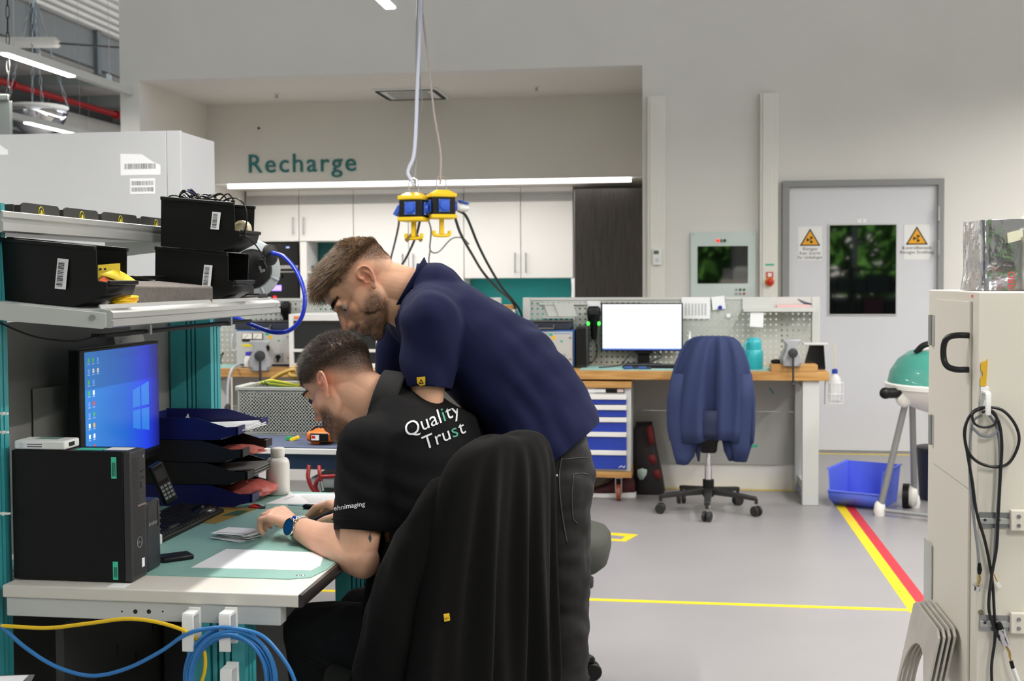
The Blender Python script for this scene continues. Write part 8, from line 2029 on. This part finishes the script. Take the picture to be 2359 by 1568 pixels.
# ------------------------------------------------------------------ standing man, bent over
F2 = V((-0.575, -0.20, -0.79)); U2 = V((-0.80, -0.06, 0.60))
H2 = Head(V((0, 0, 0)), F2, U2, 1.1)
H2.o = aY(841, 651, 3.03) - H2.L * 0.074
LT2 = V((0.30, -0.95, 0)).normalized(); FT2 = V((-0.95, -0.30, 0)).normalized()
man2 = thing('person', 'standing person in a navy shirt bending over the seated one', 'person', (-0.25, 3.1, 0))
S2 = [(aY(1268, 1085, 3.08), .155, .095, .10), (aY(1246, 1035, 3.08), .16, .10, .15), (aY(1186, 945, 3.10), .155, .095, .185), (aY(1118, 850, 3.11), .175, .105, .175), (aY(1050, 768, 3.12), .19, .108, .125), (aY(1003, 722, 3.13), .185, .095, .11), (aY(982, 694, 3.13), .12, .075, .085), (aY(962, 675, 3.13), .075, .06, .07)]
sh2n = aY(992, 742, 2.94); el2n = aY(982, 945, 2.90); wr2n = aY(912, 1110, 3.10)
sh2f = aY(940, 742, 3.30); el2f = aY(900, 905, 3.34); wr2f = aY(870, 1090, 3.38)
nb2 = S2[7][0]
b = MB(); H2.add(b)
cap(b, H2.P(-.022, 0, -.02), nb2, 0.055, 0.066, 28); cap(b, H2.P(-.045, 0, -.005), nb2 + V((0.02, 0, 0.0)), 0.044, 0.056, 24); cap(b, H2.P(.005, 0, -.06), nb2 + V((-.02, -.01, -0.05)), 0.044, 0.058, 24)
torso_loft(b, S2[:7], LT2, grow=-0.026)
for sh, el, wr in ((sh2n, el2n, wr2n), (sh2f, el2f, wr2f)):
    cap(b, S2[5][0] + (sh - S2[5][0]) * 0.4, sh, 0.055, 0.06)
    chain_caps(b, [sh, sh + (el - sh) * 0.5, el, el + (wr - el) * 0.3, wr], [0.060, 0.05, 0.040, 0.041, 0.027])
    dw = (wr - el).normalized(); dh = V((dw.x, dw.y, 0)).normalized(); rh_ = V((dh.y, -dh.x, 0)); Js = []
    base_ = V((wr.x, wr.y, 0.80)); cap(b, wr, base_, 0.027, 0.024)
    sgn = 1 if sh is sh2n else -1
    for lat, adv in ((-0.030, 0.07), (-0.010, 0.08), (0.010, 0.084), (0.030, 0.08)):
        m_ = base_ + dh * adv + rh_ * lat * sgn - Z_ * 0.01; Js.append([m_, m_ + dh * 0.035 - Z_ * 0.004, m_ + dh * 0.058 - Z_ * 0.008, m_ + dh * 0.075 - Z_ * 0.010])
    hand(b, base_, dh, rh_, Z_, Js, [base_ + rh_ * sgn * 0.015 + dh * 0.015, base_ + rh_ * sgn * 0.042 + dh * 0.04 - Z_ * 0.006, base_ + rh_ * sgn * 0.055 + dh * 0.065 - Z_ * 0.01, base_ + rh_ * sgn * 0.058 + dh * 0.085 - Z_ * 0.012])
hips = []
for s in (1, -1):
    hip = S2[0][0] + LT2 * 0.088 * s + V((0, 0, -0.03)); kn = V((hip.x - 0.0 + 0.012, hip.y, 0.50)); ft = V((kn.x - 0.0, kn.y, 0.09)); hips.append((hip, kn, ft))
    chain_caps(b, [hip, kn, ft], [0.07, 0.05, 0.035])
co, nr, fs = remesh(b, 0.0027, 6)
co, q = H2.sculpt(co, nr)
col = skin_colors(q, co, SK2, 5.0)
nf = nz(co, 70, 8)
hairline = 0.036 + 0.045 * sstep(q[:, 0], 0.03, 0.075) - 0.05 * sstep(-q[:, 0], 0.03, 0.10)
hm2 = sstep(q[:, 2] - hairline, -0.012, 0.045) * (1 - sstep(q[:, 0], 0.078, 0.09))
earm = np.zeros(len(co))
for k in (-1, 1): earm += (np.abs(q[:, 1] * k - 0.088) < 0.012) * (np.abs(q[:, 0] + .012) < .034) * (np.abs(q[:, 2]) < .042)
hm2 = hm2 * (1 - np.clip(earm, 0, 1)); hm2[q[:, 2] < -0.07] = 0
m_ = np.clip(hm2 * 0.7, 0, 1)[:, None]; col = col * (1 - m_) + np.array(lin((78, 58, 42))) * m_
lipm = np.exp(-((q[:, 2] + .0615) / .0085) ** 2) * (q[:, 0] > .09) * np.exp(-(q[:, 1] / .02) ** 2)
jawline = -0.018 - 0.03 * sstep(q[:, 0], 0.03, 0.075)
bd2 = sstep(jawline - q[:, 2], -0.006, 0.022) * sstep(q[:, 0], -0.012, 0.016) * (q[:, 2] > -0.125)
must = np.exp(-((q[:, 2] + .046) / .007) ** 2) * (np.abs(q[:, 1]) < .028) * (q[:, 0] > .085)
bd2 = np.clip(np.maximum(bd2 * (1 - np.exp(-((q[:, 2] + .05) / .016) ** 2) * (q[:, 0] > .09) * (np.abs(q[:, 1]) < .02) * 0.5), must) * (1 - lipm), 0, 1)
ujaw = -0.066 - 0.042 * np.clip(q[:, 0] / 0.075, 0, 1); bd2 *= sstep(q[:, 2] - ujaw, -0.022, -0.006)
far_ = (q ** 2).sum(1) > 0.026; bd2[far_] = 0
m_ = np.clip(bd2 * (0.58 + 0.25 * nf), 0, 1)[:, None]; col = col * (1 - m_) + np.array(lin((62, 46, 34))) * m_
brow = np.exp(-((q[:, 2] - .036 - 0.004 * np.sin(np.clip(np.abs(q[:, 1]) / .05, 0, 1) * 3.0)) / .0045) ** 2) * (np.abs(q[:, 1]) > .010) * (np.abs(q[:, 1]) < .052) * (q[:, 0] > .066)
m_ = np.clip(brow * 0.8, 0, 1)[:, None]; col = col * (1 - m_) + np.array(lin((52, 38, 30))) * m_
BODY2 = np_obj('body', co, fs, skin_m, man2, col)
top2 = sstep(q[:, 2], 0.056, 0.085) * (q[:, 0] < 0.076)
b0 = lin((66, 48, 34)); b1 = lin((164, 126, 86))
def len2(l_): return (0.007 + 0.011 * float(sstep(l_[0], -0.09, -0.04)) + 0.034 * float(sstep(l_[0], -0.03, 0.06))) * (0.5 + 0.5 * float(sstep(l_[2], 0.055, 0.09)))
hair_tuft(co, nr, fs, top2, 8500, H2, len2, lambda l_: (0.2 + 0.8 * float(sstep(l_[0], -0.07, -0.02)), 0.08 if l_[1] > 0 else -.08, 0.08 - 0.22 * float(sstep(l_[0], 0.03, 0.08))), 0.0008, lambda l_: mixc(b0, b1, rng.random() ** 2.0), man2, 'hair_top', 6, 0.03, 0.45)
side2 = np.clip(hm2, 0, 1) * (1 - np.clip(top2, 0, 1)) * (hm2 > 0.25)
hair_tuft(co, nr, fs, side2, 14000, H2, lambda l_: 0.003 + 0.014 * float(sstep(l_[2], .045, .085)), lambda l_: (-0.2, 0, -0.7), 0.00035, lambda l_: mixc(lin((70, 52, 38)), lin((150, 118, 86)), rng.random()), man2, 'hair_sides', 2)
hair_tuft(co, nr, fs, bd2 * (bd2 > .25), 7500, H2, lambda l_: 0.004, lambda l_: (0.25, 0, -0.95), 0.00034, lambda l_: mixc(lin((46, 34, 26)), lin((124, 94, 64)), rng.random() ** 1.3), man2, 'beard', 2)
hair_tuft(co, nr, fs, brow, 900, H2, lambda l_: 0.008, lambda l_: (-.1, .9 if l_[1] > 0 else -.9, .1), 0.0005, lambda l_: lin((48, 36, 28)), man2, 'eyebrow', 2)
for k in (-1, 1):
    ey = MB().sph(H2.P(.0735, .031 * k, .011), 0.0122, n=20, m=14).build('eyeball', mat('eye_white', (168, 158, 152), 0.15), man2, ang=180)
    gd = (H2.F * 0.85 - H2.U * 0.38 + H2.L * 0.3).normalized(); c = H2.P(.0735, .031 * k, .011)
    MB().lathe([(0.0, 0.0129), (0.0064, 0.0114), (0.0066, 0.0100)], c, gd, 20).build('iris', mat('iris_brown', (58, 44, 34), 0.1), ey)
    lid = [H2.P(.0745 + .0115 * math.cos(a), .031 * k + .0138 * math.sin(a), .012 - .0045 * math.cos(a)) for a in np.linspace(-1.3, 1.3, 9)]
    MB().tube(lid, 0.0014, 8).build('lower_lid', mat('lid_skin', (186, 130, 106), 0.5), ey, ang=180)
# navy shirt
navy_cot = mat('navy_jersey', (17, 22, 58), 0.9, bump=0.15, bs=900, spec=0.25)
g = MB()
S2s = [(aY(1292, 1085, 3.08), .165, .102, .115), (aY(1250, 1030, 3.08), .17, .108, .16)] + S2[2:7]
torso_loft(g, S2s, LT2, grow=0.008)
cap(g, S2[6][0] + V((.01, 0, .01)), S2[7][0] + (H2.P(-.02, 0, -.03) - nb2).normalized() * 0.02, 0.098, 0.077, 28)
hem2n = aY(986, 895, 2.905); d2 = (hem2n - sh2n).normalized(); hem2f = sh2f + (el2f - sh2f) * 0.82; d2f = (el2f - sh2f).normalized()
for sh, hm, dd in ((sh2n, hem2n, d2), (sh2f, hem2f, d2f)):
    cap(g, S2[5][0] + (sh - S2[5][0]) * 0.3, sh, 0.098, 0.080); chain_caps(g, [sh, sh + (hm - sh) * 0.5, hm - dd * 0.018], [0.079, 0.068, 0.061])
nd2 = (H2.P(-.02, 0, -.03) - nb2).normalized()
def f2(co, nr):
    d = folds(0.012, 7, (-0.6, 0, 0.75), 2.0, 0.5)(co, nr)
    d = d + 0.0035 * np.sin((co[:, 0] * 0.66 - co[:, 2] * 0.75) * 75 + 5 * np.sin(co[:, 1] * 9)) * np.exp(-((co[:, 0] + 0.36) / 0.12) ** 2)
    arm = np.exp(-((co[:, 0] + 0.66) / 0.07) ** 2) * np.exp(-((co[:, 1] - 2.93) / 0.09) ** 2)
    d = d + 0.003 * arm * np.sin(co[:, 2] * 60 + co[:, 0] * 50)
    s = np.sin((co[:, 0] * 0.8 + co[:, 2] * 0.6) * 150 + 4 * np.sin(co[:, 1] * 18)) * np.exp(-((co[:, 0] + 0.32) / 0.10) ** 2) * 0.0022
    return d + s
hemc = aY(1282, 1048, 3.08); hemn = V((0.62, 0, -0.78))
shirt2, sc2, sf2 = garment('navy_shirt', g, 0.0062, 14, [(hem2n, d2, 0.066), (hem2f, d2f, 0.07), (hemc, hemn, 0.30), (nb2 + nd2 * 0.016, nd2, 0.09)], navy_cot, man2, f2)
bs2 = bvh_of(sc2, sf2)
collar(nb2 + nd2 * 0.004 + V((0.0, 0, 0.0)), (nd2 * 0.8 + V((-.1, 0, .5))).normalized(), FT2 - Z_ * 0.6, 0.073, 0.085, 0.022, navy_cot, shirt2, 'collar', 0.25, 0.012, 0.7)
for rr in (0.0, 0.010):
    ring = [hem2n - d2 * (0.016 + rr) + (d2.orthogonal().normalized() * math.cos(a) + d2.cross(d2.orthogonal().normalized()) * math.sin(a)) * 0.0605 for a in np.linspace(0, 2 * math.pi, 40, endpoint=False)]
tagp = [(961, 869), (980, 867), (980, 886), (963, 889)]
tg = decal('sleeve_tag', tagp, [(0, 1, 2, 3)], bs2, mat('tag_yellow', (232, 186, 30), 0.6), shirt2, 0.003, 2)
decal('tag_symbol', [(966, 884), (977, 883), (971, 872)], [(0, 1, 2)], bs2, ink, shirt2, 0.0045, 1)
decal('tag_symbol', [(969.5, 881), (973.5, 881), (971.5, 876)], [(0, 1, 2)], bs2, mat('tag_yellow', (232, 186, 30), 0.6), shirt2, 0.006, 1)
# jeans
denim2 = mat('washed_black_denim', (22, 21, 22), 0.85, var=0.3, vs=14, bump=0.2, bs=700)
g = MB()
torso_loft(g, [(aY(1276, 1150, 3.08), .14, .085, .09), (aY(1272, 1095, 3.08), .160, .098, .105), (aY(1258, 1040, 3.08), .160, .102, .11), (aY(1250, 1010, 3.08), .155, .098, .105)], LT2)
for hip, kn, ft in hips:
    chain_caps(g, [hip, hip + (kn - hip) * 0.35, kn], [0.092, 0.080, 0.066]); chain_caps(g, [kn, kn + (ft - kn) * .4, ft], [0.064, 0.064, 0.058])
jeans2, jc2, jf2 = garment('jeans', g, 0.008, 4, [(aY(1256, 1030, 3.08), V((-0.45, 0, .9)), 0.24), (hips[0][2] - Z_ * 0.01, -Z_, 0.12), (hips[1][2] - Z_ * 0.01, -Z_, 0.12)], denim2, man2, folds(0.010, 12, (1, 0.3, 0.1), 3.0, 0.6))
bj2 = bvh_of(jc2, jf2)
stitch = mat('seam_thread', (74, 72, 72), 0.8)
def seam(px, nm, r=0.0012):
    P_ = []
    for x, y in [(p_.x, p_.y) for p_ in cr([V((x, y, 0)) for x, y in px], 6)]:
        h = project([(x, y)], bj2, 0.001)
        if h: P_.append(h[0])
    if len(P_) > 2: MB().tube(P_, r, 6).build(nm, stitch, jeans2, ang=180)
seam([(1320, 1092), (1340, 1090), (1356, 1093)], 'pocket_seam'); seam([(1321, 1092), (1317, 1140), (1319, 1190), (1330, 1205)], 'pocket_seam'); seam([(1294, 1050), (1288, 1100), (1294, 1180), (1306, 1250)], 'side_seam', 0.0018); seam([(1290, 1058), (1325, 1055), (1356, 1053)], 'waist_seam')
h = project([(1282, 1096)], bj2, 0.002)
if h: MB().sph(h[0], 0.0045).build('rivet', steel, jeans2)
for hip, kn, ft in hips:
    k0 = V((ft.x, ft.y, 0)); mbs = MB(); mbs.ring_loft([[k0 + FT2 * f_ + LT2 * w_ * math.cos(a) + Z_ * (0.004 + h_ * (0.5 + 0.5 * math.sin(a))) for a in np.linspace(0, 2 * math.pi, 16, endpoint=False)] for f_, w_, h_ in ((-.08, .025, .06), (-.06, .036, .085), (0, .04, .09), (.08, .045, .06), (.16, .04, .04), (.19, .02, .025))])
    mbs.build('shoe', black_plastic, man2, ang=180)

# ------------------------------------------------------------------ office chair with a black jacket
CC = V((-0.435, 2.675, 0)); W1 = LT1; B1 = -FT1
t = thing('office_chair', 'black office chair of the seated person', 'chair', (-0.58, 2.80, 0))
seat_c = V((-0.60, 2.81, 0))
rings = []
for z, s_ in ((0.40, 0.8), (0.41, 0.92), (0.44, 1.0), (0.475, 0.98), (0.49, 0.88)):
    rings.append([seat_c + FT1 * 0.23 * s_ * math.copysign(abs(math.cos(a)) ** .6, math.cos(a)) + LT1 * 0.235 * s_ * math.copysign(abs(math.sin(a)) ** .6, math.sin(a)) + Z_ * z for a in np.linspace(0, 2 * math.pi, 36, endpoint=False)])
MB().ring_loft(rings).build('seat', stool_fab, t, ang=60)
rings = []
for z, hw, th, off in ((0.56, .14, .02, 0), (0.62, .19, .03, 0.005), (0.80, .205, .035, 0.015), (0.95, .185, .03, 0.03), (1.03, .13, .022, 0.04), (1.05, .06, .012, 0.042)):
    rings.append([CC + B1 * (off + th * math.sin(a)) + W1 * hw * math.cos(a) + Z_ * z for a in np.linspace(0, 2 * math.pi, 30, endpoint=False)])
MB().ring_loft(rings).build('backrest', black_plastic, t, ang=60)
MB().tube([CC + B1 * 0.02 + Z_ * 0.62, CC + B1 * 0.05 + Z_ * 0.45, seat_c + B1 * 0.05 + Z_ * 0.40], 0.02).build('back_bar', black_plastic, t)
MB().cyl(seat_c + Z_ * 0.08, seat_c + Z_ * 0.40, 0.026).build('gas_column', black_plastic, t)
star_base(t, seat_c, 0.30, 0.075, black_plastic, 0.2)
jk = mat('black_fleece', (5, 4, 4), 0.95, bump=0.2, bs=700, spec=0.25)
t = thing('black_jacket', 'black jacket draped over the foreground chair back', 'jacket', CC + Z_ * 0.45)
prof = [(1.072, .06, .012, .042), (1.069, .105, .03, .042), (1.058, .145, .045, .04), (1.033, .178, .056, .036), (0.985, .205, .064, .03), (0.92, .218, .07, .022), (0.84, .230, .074, .014), (0.76, .240, .078, .006), (0.68, .250, .082, 0.0), (0.60, .258, .084, -.004), (0.52, .266, .086, -.008), (0.44, .272, .086, -.01), (0.37, .276, .086, -.01)]
rings = []; N = 150
for i, (z, hw, th, off) in enumerate(prof):
    f_ = i / (len(prof) - 1); ring = []
    for k in range(N):
        a = 2 * math.pi * k / N; u = math.cos(a); s_ = math.sin(a)
        am = 0.016 * sstep(np.array(f_), 0.12, 0.8)
        fo = am * (math.cos(u * 13 + 0.6 * math.sin(f_ * 4)) + 0.7 * math.cos(u * 22 + 1.3 + f_ * 1.2) + 0.5 * math.cos(u * 7 + 2.4)) * (1 if s_ > 0 else 0.5)
        wid = hw * (1 + 0.02 * math.sin(7 * f_ + 2 * (u > 0)))
        ring.append(CC + W1 * wid * u + B1 * (off + th * math.copysign(abs(s_) ** 0.75, s_) + fo * abs(s_) ** 0.5) + Z_ * (z + 0.004 * math.sin(u * 5)))
    rings.append(ring)
jo = MB().ring_loft(rings, True, True).build('jacket_body', jk, t, ang=180)
sb = jo.modifiers.new('u', 'SUBSURF'); sb.levels = 1; sb.render_levels = 1
bj = BVHTree.FromPolygons([v for r in rings for v in r], [(i * N + k, i * N + (k + 1) % N, (i + 1) * N + (k + 1) % N, (i + 1) * N + k) for i in range(len(rings) - 1) for k in range(N)])
# hanging sleeve on the near side
sl = [CC + W1 * 0.165 + FT1 * 0.0 + Z_ * 0.95, CC + W1 * 0.20 + FT1 * 0.05 + Z_ * 0.84, CC + W1 * 0.235 + FT1 * 0.09 + Z_ * 0.68, CC + W1 * 0.25 + FT1 * 0.125 + Z_ * 0.52, CC + W1 * 0.245 + FT1 * 0.135 + Z_ * 0.38]
g = MB(); chain_caps(g, sl, [0.045, 0.062, 0.066, 0.066, 0.062])
garment('sleeve', g, 0.008, 3, [(sl[-1], -Z_, 0.12)], jk, t, folds(0.014, 11, (0, 0, 1), 6.0, 0.4))
sl = [CC - W1 * 0.20 + FT1 * 0.04 + Z_ * 0.95, CC - W1 * 0.23 + FT1 * 0.05 + Z_ * 0.80, CC - W1 * 0.24 + FT1 * 0.06 + Z_ * 0.62, CC - W1 * 0.24 + FT1 * 0.06 + Z_ * 0.42]
g = MB(); chain_caps(g, sl, [0.04, 0.055, 0.06, 0.058])
garment('sleeve', g, 0.008, 3, [(sl[-1], -Z_, 0.12)], jk, t, folds(0.012, 11, (0, 0, 1), 8.0, 0.4))
tp = [(1019, 1412), (1033, 1410), (1035, 1427), (1021, 1430)]
decal('jacket_tag', tp, [(0, 1, 2, 3)], bj, mat('tag_yellow', (232, 186, 30), 0.6), t, 0.006, 2)
px_text('ESD', (1020, 1425), (0.99, -0.1), (0.1, -0.99), 8, bj, ink, 'tag_lettering', t)
for o in list(bpy.data.objects):
    if o.name.startswith('tag_lettering'): o.location = V((0.0, -0.0065, 0.0))
